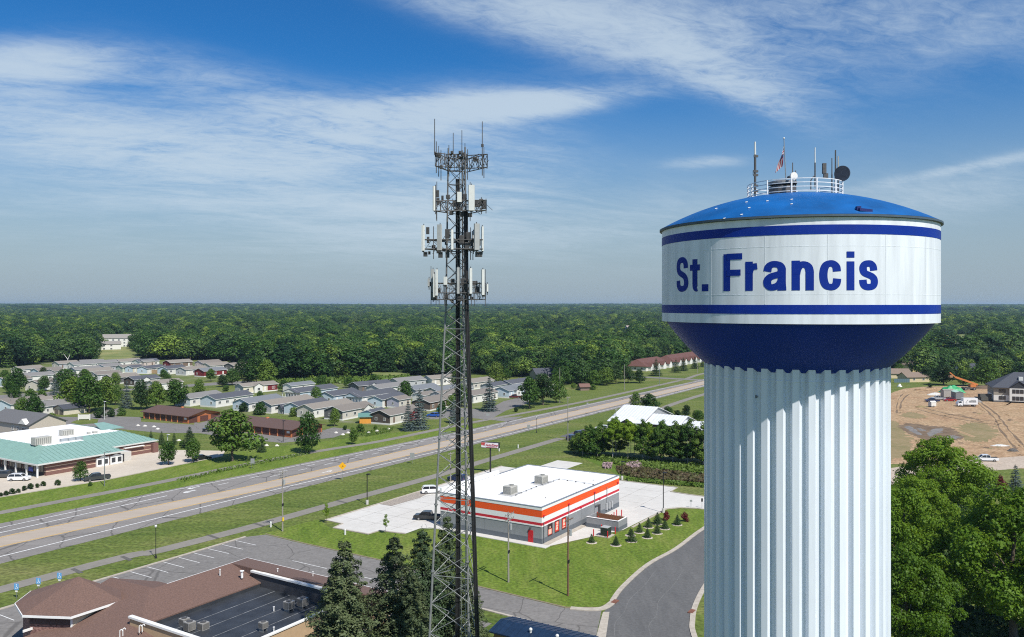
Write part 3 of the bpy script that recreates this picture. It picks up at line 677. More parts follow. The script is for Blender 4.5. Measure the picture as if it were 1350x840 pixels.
def build_letters():
    base_z = ray_cyl(966, 383.7)[1]; cap = ray_cyl(966, 334.8)[1] - base_z
    xh = cap*.775; stem = cap*.205; bar = cap*.168
    spec = [('S', 891.8, 907.9, cap), ('t', 909.8, 922.8, cap*.91), ('.', 925.3, 934, bar*1.18), ('F', 953.8, 978.6, cap), ('r', 982.6, 1000.6, xh), ('a', 1005.8, 1037.4, xh), ('n', 1043.6, 1073, xh), ('c', 1080, 1109.6, xh), ('i', 1116, 1126.4, cap), ('s', 1132.2, 1157.8, xh)]
    for ch, x0, x1, h in spec:
        a0, _ = ray_cyl(x0, 370); a1, _ = ray_cyl(x1, 370); w = (a1-a0)*RT
        mb = MB()
        for si, (pts, curved) in enumerate(GLY[ch]):
            wx, wy = stem/2, bar/2
            if ch in 'Fi.' or (ch in 'rnt' and si == 0) or (ch == 't'):
                # straight pieces reach the box exactly
                bx0, bx1 = stem/2, w - stem/2
            bx0, bx1 = wx, w - wx; by0, by1 = wy, h - wy
            if ch in '.i': bx0 = bx1 = w/2; wx = w/2
            flat = not curved or curved == 3
            Q = []
            src = cr(pts) if curved in (1, 2) else [Vector(p) for p in pts]
            for p in src:
                if flat and pts[0][0] == pts[-1][0]:      # vertical stem: full height
                    Q.append(Vector((bx0 + (bx1-bx0)*p[0], h*p[1])))
                elif flat:                               # bar: full width
                    Q.append(Vector((max(.0, min(1, p[0]))*w if ch != 'F' else stem*.5 + max(0, p[0])*(w - stem*.5), h*p[1] if ch == 'F' else by0 + (h-by0)*p[1])))
                else:
                    Q.append(Vector((bx0 + (bx1-bx0)*p[0], by0 + (by1-by0)*p[1])))
            if ch in 'an' and not flat:                   # end stems on the base line
                Q[-1].y = 0 if ch == 'n' else -.0
            if ch == 't' and curved == 2: Q[0].y = h
            # densify bars so that they follow the wall
            D = [Q[0]]
            for p, q in zip(Q[:-1], Q[1:]):
                nn = max(1, int((q-p).length/.18))
                D += [p.lerp(q, k/nn) for k in range(1, nn+1)]
            rad = RT + .010 + .003*si
            P = []
            for k, p in enumerate(D):
                t = (D[min(k+1, len(D)-1)] - D[max(k-1, 0)]).normalized(); n = Vector((-t.y, t.x))
                off = Vector((n.x*wx, n.y*wy))
                e = math.hypot(n.x*wx, n.y*wy)
                for sg in (1, -1):
                    q = p + off*sg; a = a0 + q.x/RT
                    P.append((rad*math.cos(a), rad*math.sin(a), base_z + q.y))
            mb.add(P, [(2*k, 2*k+1, 2*k+3, 2*k+2) for k in range(len(D)-1)])
        mb.build('letter', LETTER, wt)
build_letters()

# ------------------------------------------------------------------ lattice mast with antennas
MD = 75.0; MX = (604.5-675)/1090*MD
lt = thing('cell_tower', 'tall grey three legged lattice mast with four tiers of antennas and thick black cables', 'cell tower', (MX, MD, 0))
def mr(z):
    if z < 42.1: return 3.25 + (1.14-3.25)*z/42.1
    return 1.14 + (.93-1.14)*min(1, (z-42.1)/14)
LA = [R(-90-13-90+0), R(30-13-90+0), R(150-13-90)]      # leg directions: x offset is R*sin
def legp(k, z):
    a = R(-90+13+120*k)
    r = mr(z); return Vector((r*math.sin(a), -r*math.cos(a), z))
def zy(py): return EYE + (402-py)/1090*MD
def xm(px): return (px-675)/1090*MD - MX
def build_mast():
    LEG = mat('mast_galvanised', (.20, .21, .21), .6, .2, var=.2, scale=3)
    top = zy(196)
    for k in range(3):
        mb = MB(); zs = [0, 12, 24, 36, 42.1, 50, top]
        for a, b in zip(zs[:-1], zs[1:]): mb.tube(legp(k, a), legp(k, b), .115 - .05*a/56, n=8)
        mb.m = [1 if mb.v[f[0]][2] > 41.5 else 0 for f in mb.f]  # upper part of each leg gets the darker grey steel
        lg = mb.build('leg', [LEG, MSTEEL], lt)
        for z in (6, 12, 18, 24, 30, 36, 42, 48): MB().tube(legp(k, z-.06), legp(k, z+.06), .2 - .06*z/56, n=10).build('flange', LEG, lg)
    z = 0.2; n = 0
    while z < top-1.2:
        h = max(1.45, mr(z)*1.02); z2 = min(top, z+h)
        m = LEG if z < 40 else MSTEEL
        for k in range(3):
            a, b = k, (k+1) % 3
            r = .036 if z < 40 else .03
            MB().tube(legp(a, z), legp(b, z2), r, n=5).build('brace', m, lt)
            MB().tube(legp(b, z), legp(a, z2), r, n=5).build('brace', m, lt)
            if n % 3 == 0: MB().tube(legp(a, z), legp(b, z), r, n=5).build('brace', m, lt)
        z = z2; n += 1
    # cables: one run on the right rear leg, one up the middle
    k = 1 if legp(1, 0).x > legp(2, 0).x else 2
    mb = MB()
    for dx_, dy_, r in ((.0, -.17, .08), (.13, -.12, .075), (-.11, -.13, .07)):
        mb.path([legp(k, q) + Vector((dx_, dy_, 0)) for q in (0, 14, 28, 42.1, zy(280))], r, n=7)
    mb.build('cable_bundle', BLACK, lt)
    mb = MB()
    for dx_, dy_, r in ((-.17, 0, .075), (.0, .03, .08), (.16, -.02, .07)):
        mb.path([Vector((xm(604) + dx_*.9 - (.12 if q < 20 else 0), -.05 + dy_, q)) for q in (0, 20, 42, zy(236))], r, n=7)
    mb.build('cable_bundle', BLACK, lt)
    lad = MB()
    for sx in (-.2, .2): lad.tube((xm(612)+sx, -.35, 0), (xm(609)+sx, -.2, zy(215)), .03, n=5)
    q = .5
    while q < zy(215): lad.tube((xm(612)-.2 - .0*q, -.35+.15*q/55, q), (xm(612)+.2, -.35+.15*q/55, q), .018, n=4, cap=False); q += .6
    lad.build('ladder', GALV, lt)
    MB().box(-4, 4, -4, 4, 0, .4).build('foundation', CONC, lt)
    T = DSTEEL
    def panel(px, y0, y1, w, dy, m=OFFW, yaw=0, dep=.16):
        """y0 upper and y1 lower picture rows; w in picture pixels"""
        h = zy(y0) - zy(y1); ww = w/1090*MD
        mb = MB(); s = min(.05, ww*.2)
        prof = [(-ww/2, 0), (-ww/2+s, -dep), (ww/2-s, -dep), (ww/2, 0)]
        mb.prism(prof, 0, h)
        o = mb.build('panel_antenna', m, lt, loc=(xm(px), dy, zy(y1)), rz=yaw)
        MB().box(-ww*.3, ww*.3, -.03, .0, -.1, 0).box(-.04, .04, .02, .3, h*.2, h*.2+.06).box(-.04, .04, .02, .3, h*.8, h*.8+.06).tube((0, .14, -.3), (0, .14, h+.15), .04, n=6).build('mount_pipe', T, o)
        return o
    def pipe(px, y0, y1, dy=0, r=.035, m=T, name='whip_antenna'):
        return MB().tube((xm(px), dy, zy(y1)), (xm(px), dy, zy(y0)), r, r*.8, n=6).build(name, m, lt)
    def radio(px, py, w, h, dy, m=T, name='radio_unit'):
        a, b = w/1090*MD/2, h/1090*MD/2
        mb = MB(); mb.box(-a, a, -.12, .12, -b, b)
        for q in range(4): mb.box(-a*.8 + q*a*.45, -a*.8 + q*a*.45 + a*.2, -.16, -.12, -b*.9, b*.9)
        return mb.build(name, m, lt, loc=(xm(px), dy, zy(py)))
    def truss(p, q, h, m=T, name='boom', seg=6, r=.035):
        p, q = Vector(p), Vector(q); mb = MB(); up = Vector((0, 0, h))
        mb.tube(p, q, r*1.3, n=5); mb.tube(p+up, q+up, r*1.3, n=5)
        for k in range(seg+1):
            a = p.lerp(q, k/seg); mb.tube(a, a+up, r, n=4)
            if k < seg:
                b = p.lerp(q, (k+1)/seg); mb.tube(a + (up if k % 2 else up*0), b + (up*0 if k % 2 else up), r, n=4)
        return mb.build(name, m, lt)
    # tier 1: three booms and whips
    h1 = zy(206) - zy(223)
    L1, R1 = xm(575.5), xm(643)
    truss((L1, -1.3, zy(222)), (xm(596), -.3, zy(222)), h1, seg=3); truss((xm(609), -.5, zy(224)), (R1, -1.0, zy(223)), h1, seg=5); truss((xm(594), -.6, zy(222)), (xm(616), -.6, zy(222)), h1, seg=4)
    truss((L1, -1.3, zy(222)), (xm(590), 1.6, zy(222)), h1, seg=4); truss((R1, -1.0, zy(223)), (xm(612), 1.9, zy(223)), h1, seg=5); truss((xm(590), 1.6, zy(222)), (xm(612), 1.9, zy(222)), h1, seg=3)
    for px, a, b, dy in ((574.8, 161, 208, -1.3), (597.3, 174.5, 203, .2), (608.6, 170.5, 203, .4), (636.4, 163.8, 234, -1.1), (590.5, 188, 230, 1.2), (613.5, 190.5, 224, -.6), (617, 199, 238.5, -.7), (576.8, 190, 231, -1.2), (579.5, 195, 235, -.9), (582, 199, 239, -.5), (638.5, 197, 237, -1.0), (586, 202, 218, -.2), (642.5, 208, 225, -1.0)):
        pipe(px, a, b, dy, .045 if b-a > 40 else .04)
    for px, y in ((575, 204), (576.5, 207), (596.5, 203), (607, 203), (636.4, 194), (637, 207), (611, 205), (600, 207)): radio(px, y, 3.2, 3.4, -.75)
    # tier 2
    L2, R2 = xm(575), xm(642); h2 = zy(267) - zy(280)
    for dy in (-1.7, ): truss((L2, dy, zy(281)), (R2, dy, zy(280)), h2, seg=8)
    truss((L2, -1.7, zy(281)), (xm(608), 2.2, zy(280)), h2, seg=5); truss((R2, -1.7, zy(280)), (xm(608), 2.2, zy(280)), h2, seg=5)
    panel(575.3, 249.6, 281, 2.8, -1.9, yaw=R(-40)); panel(607.3, 257, 270, 6.4, -1.9, m=OFFW); panel(623, 248.2, 281, 8.2, -1.95)
    for px, y, w, h in ((578.5, 258, 4, 9), (579, 268, 4, 9), (592, 262, 5, 5), (613.5, 262, 5, 9), (629, 270, 6, 9), (635, 268, 5, 8), (638.5, 272, 5, 10), (596.5, 283, 5, 5), (620, 285, 6, 5), (610, 284, 5, 6), (600, 270, 4, 8)): radio(px, y, w, h, -1.3 if px < 600 else -.9)
    for px, a, b in ((578, 243, 294, ), (621, 243.5, 294), (641.5, 265, 284), (635.5, 263, 285), (577.5, 280, 292)): pipe(px, a, b, -1.6, .04, name='mount_pipe')
    # tier 3
    for y in (318, 330):
        mb = MB(); tri = [(xm(560), -1.8, zy(y)), (xm(637), -1.8, zy(y)), (xm(606), 2.6, zy(y))]
        for q in range(3): mb.tube(tri[q], tri[(q+1) % 3], .05, n=6); mb.tube(Vector(tri[q])*.2 + Vector((0, 0, zy(y)*.8)), tri[q], .045, n=6)
        mb.build('platform_frame', T, lt)
    for px, a, b, w, m, dy in ((561, 300, 332.6, 4.2, OFFW, -2.0), (582, 299, 332, 6.6, PANELG, -2.0), (598, 305.5, 331, 4, OFFW, -2.0), (629.8, 297.8, 331.5, 7.6, PANELG, -2.0), (637, 301, 332.6, 3.2, OFFW, -1.6), (624, 304, 330, 5, PANELG, .6)): panel(px, a, b, w, dy, m, yaw=R(-18) if px < 590 else R(12))
    pipe(574, 301, 343, -1.8, .04, name='mount_pipe'); pipe(621.5, 302, 344, -1.6, .04, name='mount_pipe'); pipe(624.5, 320, 344, -1.5, .04, name='mount_pipe')
    for px, y, w, h in ((566, 306, 4, 9), (566.5, 318, 3, 8), (563, 336.5, 5, 6), (582.5, 337, 5.5, 8), (591.5, 310, 6, 12), (591.5, 336, 5, 10), (619, 313, 6, 10), (622, 322, 6, 9), (632, 336.5, 9, 7), (617, 325, 6, 8), (610, 318, 6, 12)): radio(px, y, w, h, -1.4)
    # tier 4
    for y in (374, 386.5, 395):
        mb = MB(); tri = [(xm(571), -1.7, zy(y)), (xm(641), -1.7, zy(y)), (xm(606), 2.4, zy(y))]
        for q in range(3): mb.tube(tri[q], tri[(q+1) % 3], .04, n=6); mb.tube(Vector(tri[q])*.2 + Vector((0, 0, zy(y)*.8)), tri[q], .035, n=6)
        mb.build('platform_frame', T, lt)
    truss((xm(571), -1.7, zy(395)), (xm(641), -1.7, zy(395)), zy(374)-zy(395), seg=9, r=.025)
    for px, a, b, w, m, dy in ((572.5, 356, 394, 4.5, PANELG, -1.5), (575, 362, 392, 2.5, OFFW, -1.9), (578.3, 356.6, 390, 3.4, OFFW, -2.0), (589.5, 366, 376.3, 5, OFFW, -2.0), (605.8, 354, 387.6, 4, PANELG, -2.0), (622, 355, 387.6, 4.3, OFFW, -2.0), (637.8, 356.6, 389.3, 4.4, OFFW, -2.0), (643.2, 375, 385, 3, OFFW, -1.7), (567.5, 368, 378, 2.5, PANELG, -1.6)): panel(px, a, b, w, dy, m, yaw=R(-10) if px < 590 else R(6))
    for px, y, w, h in ((569, 375, 4, 6), (574, 393, 7, 6), (590, 392, 5, 8), (612, 372, 6, 9), (615, 380, 6, 10), (627, 374, 6, 6), (630, 382, 6, 8), (598, 372, 5, 8), (608, 394, 7, 6)): radio(px, y, w, h, -1.2)
    for px, a, b in ((570.5, 352, 402), (577, 384, 402), (581, 384, 402), (588, 366, 404), (627, 380, 404), (640.5, 356, 404), (622.5, 384, 404)): pipe(px, a, b, -1.6, .035, name='mount_pipe')
    rn = random.Random(4)
    for y0, y1, xl, xr in ((204, 224, 577, 641), (262, 283, 576, 641), (312, 334, 564, 636), (370, 398, 570, 641)):
        for q in range(16):
            x = rn.uniform(xl, xr); a = (xm(x), rn.uniform(-1.8, 1.2), zy(rn.uniform(y0, y1))); b = (xm(x + rn.uniform(-14, 14)), rn.uniform(-1.6, .8), zy(rn.uniform(y0, y1)))
            MB().tube(a, b, .024, n=4).build('strut', T, lt)
        for q in range(7):
            x = rn.uniform(xl, xr); radio(x, rn.uniform(y0, y1), rn.uniform(2.5, 5), rn.uniform(3.5, 8), rn.uniform(-1.5, .8))
        for q in range(5):
            x = rn.uniform(xl, xr); y = rn.uniform(y0, y1); MB().path([(xm(x), -1.4, zy(y)), (xm((x+605)/2), -1.0, zy(y+5)), (xm(605), -.3, zy(y+3))], .028, n=5).build('jumper_cable', BLACK, lt)
build_mast()
# ------------------------------------------------------------------ shared window and door meshes (face -Y, 1 m square, scaled)
FRAMEW = mat('frame_white', (.7, .7, .68), .5, var=.05)
GLASS = mat('window_glass', (.03, .035, .042), .12, var=.3, scale=1, spec=.8)
DGLASS = mat('dark_glass', (.018, .02, .024), .1, var=.3, scale=1, spec=.8)
def frame_mesh(m):
    mb = MB(); b = .09
    mb.box(-.5, -.5+b, -.06, .02, 0, 1).box(.5-b, .5, -.06, .02, 0, 1).box(-.5+b, .5-b, -.06, .02, 0, b).box(-.5+b, .5-b, -.06, .02, 1-b, 1).box(-.03, .03, -.05, .0, b, 1-b)
    return mb.mesh('frame', m)
PANE_ME = MB().box(-.46, .46, -.025, -.005, .05, .95).mesh('pane', GLASS)
FR = {}
def window(parent, loc, w, h, rz=0, fm=None):
    fm = fm or FRAMEW
    if fm.name not in FR: FR[fm.name] = frame_mesh(fm)
    o = ob('window', FR[fm.name], parent, loc, rz, (w, 1, h))
    ob('pane', PANE_ME, o); return o
DOOR = {}
def door(parent, loc, w, h, m, rz=0, name='door', handle=True):
    key = (m.name, name)
    if key not in DOOR:
        mb = MB(); mb.box(-.5, .5, -.05, .01, 0, 1)
        for z0, z1 in ((.08, .46), (.54, .92)): mb.box(-.34, .34, -.065, -.05, z0, z1)
        DOOR[key] = mb.mesh(name, m)
    o = ob(name, DOOR[key], parent, loc, rz, (w, 1, h))
    if handle:
        if 'h' not in DOOR: DOOR['h'] = MB().box(-.03, .03, -.12, -.05, -.02, .03).mesh('handle', GALV)
        ob('handle', DOOR['h'], o, (.36, 0, .46), 0, (1/w, 1, 1/h*1.0))
    return o
def garage_door(parent, loc, w, h, m, rz=0):
    key = ('g', m.name)
    if key not in DOOR:
        mb = MB()
        for k in range(4): mb.box(-.5, .5, -.04, .01, k*.25+.006, k*.25+.244)
        DOOR[key] = mb.mesh('garage_door', m)
    return ob('garage_door', DOOR[key], parent, loc, rz, (w, 1, h))
NEG = -math.pi/2

# ------------------------------------------------------------------ the flat-roofed store with the orange band
GREYW = mat('store_grey', (.235, .245, .255), .8, var=.08, scale=1.5, bump=.1)
DGREYW = mat('store_dark_grey', (.115, .13, .148), .8, var=.08, scale=1.5)
ORANGE = mat('band_orange', (.78, .085, .008), .6, var=.04)
REDB = mat('band_red', (.50, .018, .035), .6, var=.05)
WHITEB = mat('band_white', (.76, .76, .75), .6, var=.04)
ROOFW = mat('roof_white', (.78, .78, .77), .7, var=.05, scale=.6)
RED = mat('door_red', (.5, .012, .02), .5, var=.05)
def build_store():
    s0, s1, c0, c1 = 125.5, 157.7, 72.3, 94.4; L, W, H = s1-s0, c1-c0, 6.55
    st = thing('store', 'flat white roofed grey store with orange and red bands round its top', 'store', SC(s0, c0), ROT)
    wl = MB()
    def ring(z0, z1, e, m, name):
        mb = MB(); mb.box(-e, L+e, -e, .35, z0, z1).box(-e, .35, .35, W-.35, z0, z1).box(L-.35, L+e, .35, W-.35, z0, z1).box(-e, L+e, W-.35, W+e, z0, z1)
        return mb.build(name, m, st)
    ring(.0, 1.0, .02, DGREYW, 'base_band'); ring(1.0, 3.05, .0, GREYW, 'wall'); ring(3.05, 3.3, .06, WHITEB, 'trim')
    ring(3.3, 3.78, .02, REDB, 'red_band'); ring(3.78, 4.73, .015, WHITEB, 'white_band'); ring(4.73, 5.98, .02, ORANGE, 'orange_band'); ring(5.98, 6.5, .05, WHITEB, 'cornice')
    ring(6.5, 6.56, .09, mat('coping_grey', (.25, .27, .3), .5, .3), 'coping')
    MB().box(.36, L-.36, .36, W-.36, 5.9, 6.44).build('roof', ROOFW, st)
    MB().box(-.02, 20, W-.3, W+.1, 6.57, 7.35).build('front_parapet', WHITEB, st)
    sm = MB()
    for k in range(1, 10): sm.box(.4, L-.4, k*2.2-.03, k*2.2+.03, 6.441, 6.448)
    q = sm.build('membrane_seam', mat('roof_seam_pale', (.62, .62, .61), .8), st); q['kind'] = 'stuff'
    U = mat('unit_beige', (.42, .41, .37), .6, var=.12, scale=2)
    for (px, py) in ((672.5, 650), (713.5, 636)):
        p = gp(px, py+1, 6.45); s, c = tosc(p)
        x, y = s-s0, c-c0
        MB().box(-1.9, 2.1, -1.6, 1.5, 0, .06).build('roof_pad', mat('pad_grey', (.4, .4, .4), .9), st, loc=(x, y, 6.44))
        u = MB().box(-1.15, 1.25, -.9, .9, .06, 1.5).box(-1.2, -.5, -.8, .8, 1.5, 1.62).box(1.25, 1.5, -.6, .6, .3, 1.2).build('roof_unit', U, st, loc=(x, y, 6.44))
        g = MB()
        for k in range(7): g.box(-1.18, -1.15, -.8+k*.24, -.68+k*.24, .25, 1.35)
        for k in range(8): g.box(-1.0+k*.28, -.86+k*.28, -.93, -.9, .25, 1.35)
        g.tube((.6, 0, 1.5), (.6, 0, 1.66), .42, n=14); g.build('grille', mat('grille_grey', (.22, .22, .2), .6), u)
    # gas pipe on little feet across the roof
    pts = [gp(*q, 6.5) for q in ((680, 653), (707, 642), (737, 632), (782, 639))]
    mb = MB(); ft = MB()
    for a, b in zip(pts[:-1], pts[1:]):
        A = Vector((*[v for v in tosc(a)], 0)) - Vector((s0, c0, 0)); B = Vector((*[v for v in tosc(b)], 0)) - Vector((s0, c0, 0))
        mb.tube((A.x, A.y, 6.62), (B.x, B.y, 6.62), .04, n=6); n = max(1, int((B-A).length/2.0))
        for k in range(n+1):
            q = A.lerp(B, k/n); ft.box(q.x-.14, q.x+.14, q.y-.1, q.y+.1, 6.441, 6.6)
    o = mb.build('gas_pipe', GALV, st); f = ft.build('pipe_foot', DSTEEL, o); f['kind'] = 'stuff'
    for px, py in ((782, 634), (692, 623), (760, 650), (719, 657)):
        p = gp(px, py, 6.45); s, c = tosc(p); MB().tube((s-s0, c-c0, 6.44), (s-s0, c-c0, 7.0 if py < 630 else 6.7), .06, n=8).build('vent_pipe', DSTEEL if py > 630 else WHITEB, st)
    # south west door
    d = door(st, (0, 2.25, .1), 1.05, 2.15, RED, NEG)
    MB().box(-.14, .14, -.3, 0, 0, .22).build('wall_light', DSTEEL, st, loc=(0, 2.25, 2.55), rz=NEG)
    PR = mat('poster_red', (.6, .03, .015), .5, var=.1); PB = mat('poster_black', (.03, .012, .012), .5); PW = mat('poster_print', (.78, .5, .38), .5)
    fm = mat('poster_frame', (.05, .02, .02), .5)
    if fm.name not in FR:
        mb = MB(); b = .07
        mb.box(-.5, -.5+b, -.08, .0, 0, 1).box(.5-b, .5, -.08, .0, 0, 1).box(-.5+b, .5-b, -.08, .0, 0, b).box(-.5+b, .5-b, -.08, .0, 1-b, 1); FR[fm.name] = mb.mesh('poster_frame', fm)
    for k, x in enumerate((2.9, 5.45, 8.1)):
        o = ob('poster_frame', FR[fm.name], st, (x, 0, .95), 0, (1.7, 1, 2.15))
        MB().box(-.43, .43, -.03, -.001, .07, .93).build('poster', PR, o)
        mb = MB()
        if k == 0: mb.box(-.3, .3, -.045, -.03, .12, .52); mb2 = MB().box(-.43, .43, -.04, -.03, .55, .93); mb2.build('poster_top', PB, o); mb.box(-.1, .1, -.05, -.04, .6, .75)
        elif k == 1: mb.box(-.25, .2, -.045, -.03, .2, .42).box(-.2, .25, -.045, -.03, .46, .62).box(-.12, .28, -.045, -.03, .66, .86)
        else: mb.box(-.3, .28, -.045, -.03, .12, .2).box(-.22, .25, -.045, -.03, .3, .5).box(-.2, .22, -.045, -.03, .54, .8)
        mb.build('poster_print', PW, o)
    # downpipes and bolts on the east wall
    for x in (.55, 9.9, 20.6, 26.2):
        mb = MB().box(x-.06, x+.06, -.16, -.07, .1 if x < 1 else 3.0, 3.8 if x < 1 else 5.2)
        if x > 9: mb.box(x-.05, x+.05, -.10, -.03, .3, 3.04)
        mb.build('downpipe', GREYW if x > 1 else DGREYW, st)
    for x, z in ((.55, 4.95), (9.9, 5.1), (20.6, 5.2), (31.3, 5.2), (23, 3.5), (14.8, 3.5)): MB().obox((x, -.12, z), (.22, 0, 0), (0, .12, 0), (0, 0, .14)).build('scupper', REDB, st)
    door(st, (22.8, 0, .1), 1.1, 2.3, mat('door_dark', (.03, .03, .035), .5), 0)
    MB().box(20.9, 22.4, -.25, -.02, 2.4, 2.55).build('door_hood', DSTEEL, st)
    for x in (25.9, 27.2, 28.4): MB().box(x-.25, x+.25, -.3, -.02, .7, 2.0).build('meter_box', mat('meter_grey', (.4, .41, .42), .5, .2), st)
    JG = mat('panel_joint', (.13, .135, .14), .9)
    for x in (7.6, 15.2, 24.6): MB().box(x-.02, x+.02, -.012, 0, 1.0, 3.05).build('panel_joint', JG, st)
    for y in (6.5, 12, 17.5): MB().box(-.012, 0, y-.02, y+.02, 1.0, 3.05).build('panel_joint', JG, st)
    # concrete skirt
    MB().box(-1.7, -.03, -1.7, W+2, 0, .12).build('walkway', CONC, st); MB().box(-.03, 16, -1.1, -.03, 0, .1).build('walkway', KERB, st)
    return st
store = build_store()
def build_enclosure():
    s0, c0, L, W, H = 140.2, 64.4, 4.0, 6.4, 1.9
    t = thing('trash_enclosure', 'open grey walled trash enclosure with a brown board gate by the store', 'enclosure', SC(s0, c0), ROT)
    mb = MB().box(0, L, 0, .22, .75, H).box(0, .22, .22, W, .75, H); mb.box(0, L, W, W+.2, .75, H); mb.build('wall', GREYW, t)
    MB().box(-.02, L+.01, -.02, .24, 0, .75).box(-.02, .24, .24, W, 0, .75).box(0, L, W, W+.22, 0, .75).build('base_band', DGREYW, t)
    MB().box(-.05, L+.04, -.05, .26, H, H+.06).box(-.05, .26, .26, W+.2, H, H+.06).build('coping', WHITEB, t)
    WD = mat('gate_wood', (.22, .095, .045), .8, var=.35, scale=3)
    me = MB().box(-.03, .03, -.22, .22, 0, H-.15).mesh('board', WD)
    for k in range(13): ob('board', me, t, (L-.1, .5+.47*k, .12))
    for y in (.1, W*.5, W-.1): MB().tube((L+.05, y, 0), (L+.05, y, 2.0), .08).build('gate_post', RED, t)
    MB().box(1.2, 3.2, 3.4, 5.6, .05, 1.3).build('bin', mat('bin_brown', (.12, .06, .035), .7), t)
build_enclosure()

# ------------------------------------------------------------------ low brown roofed building, bottom left
SHING = mat('shingle_brown', (.14, .084, .066), .9, var=.28, scale=6, bump=.5, bscale=9)
TANW = mat('tan_stucco', (.44, .31, .185), .85, var=.08, scale=2)
CREAMW = mat('cream_siding', (.6, .53, .38), .8, var=.05)
BRICK = None
def brick_mat():
    m = bpy.data.materials.new('red_brick'); m.use_nodes = True; N = m.node_tree.nodes; L = m.node_tree.links
    b = N['Principled BSDF']; b.inputs['Roughness'].default_value = .85
    tc = N.new('ShaderNodeTexCoord'); v = N.new('ShaderNodeTexVoronoi'); v.inputs['Scale'].default_value = 3.4
    mp = N.new('ShaderNodeMapping'); mp.inputs['Scale'].default_value = (1.3, 1.3, 3.4); L.new(tc.outputs['Object'], mp.inputs[0]); L.new(mp.outputs[0], v.inputs['Vector'])
    r = N.new('ShaderNodeValToRGB'); e = r.color_ramp.elements; e[0].color = (.07, .03, .026, 1); e[1].color = (.30, .17, .14, 1)
    sp = N.new('ShaderNodeSeparateColor'); L.new(v.outputs['Color'], sp.inputs[0]); L.new(sp.outputs[0], r.inputs[0]); L.new(r.outputs[0], b.inputs['Base Color']); return m
BRICK = brick_mat()
RUBBER = mat('black_membrane', (.032, .036, .042), .55, var=.3, scale=.5)
FASC = mat('fascia_white', (.74, .74, .72), .5, var=.04)
def plane_piece(mb, pts, t=.16, m=0):
    """thin roof slab through the given corners (upper face), pushed down by t"""
    n = len(pts); P = [Vector(p) for p in pts]; Q = [p - Vector((0, 0, t)) for p in P]
    mb.add([*P, *Q], [tuple(range(n)), tuple(range(2*n-1, n-1, -1))] + [(k, n+k, n+(k+1) % n, (k+1) % n) for k in range(n)], m)
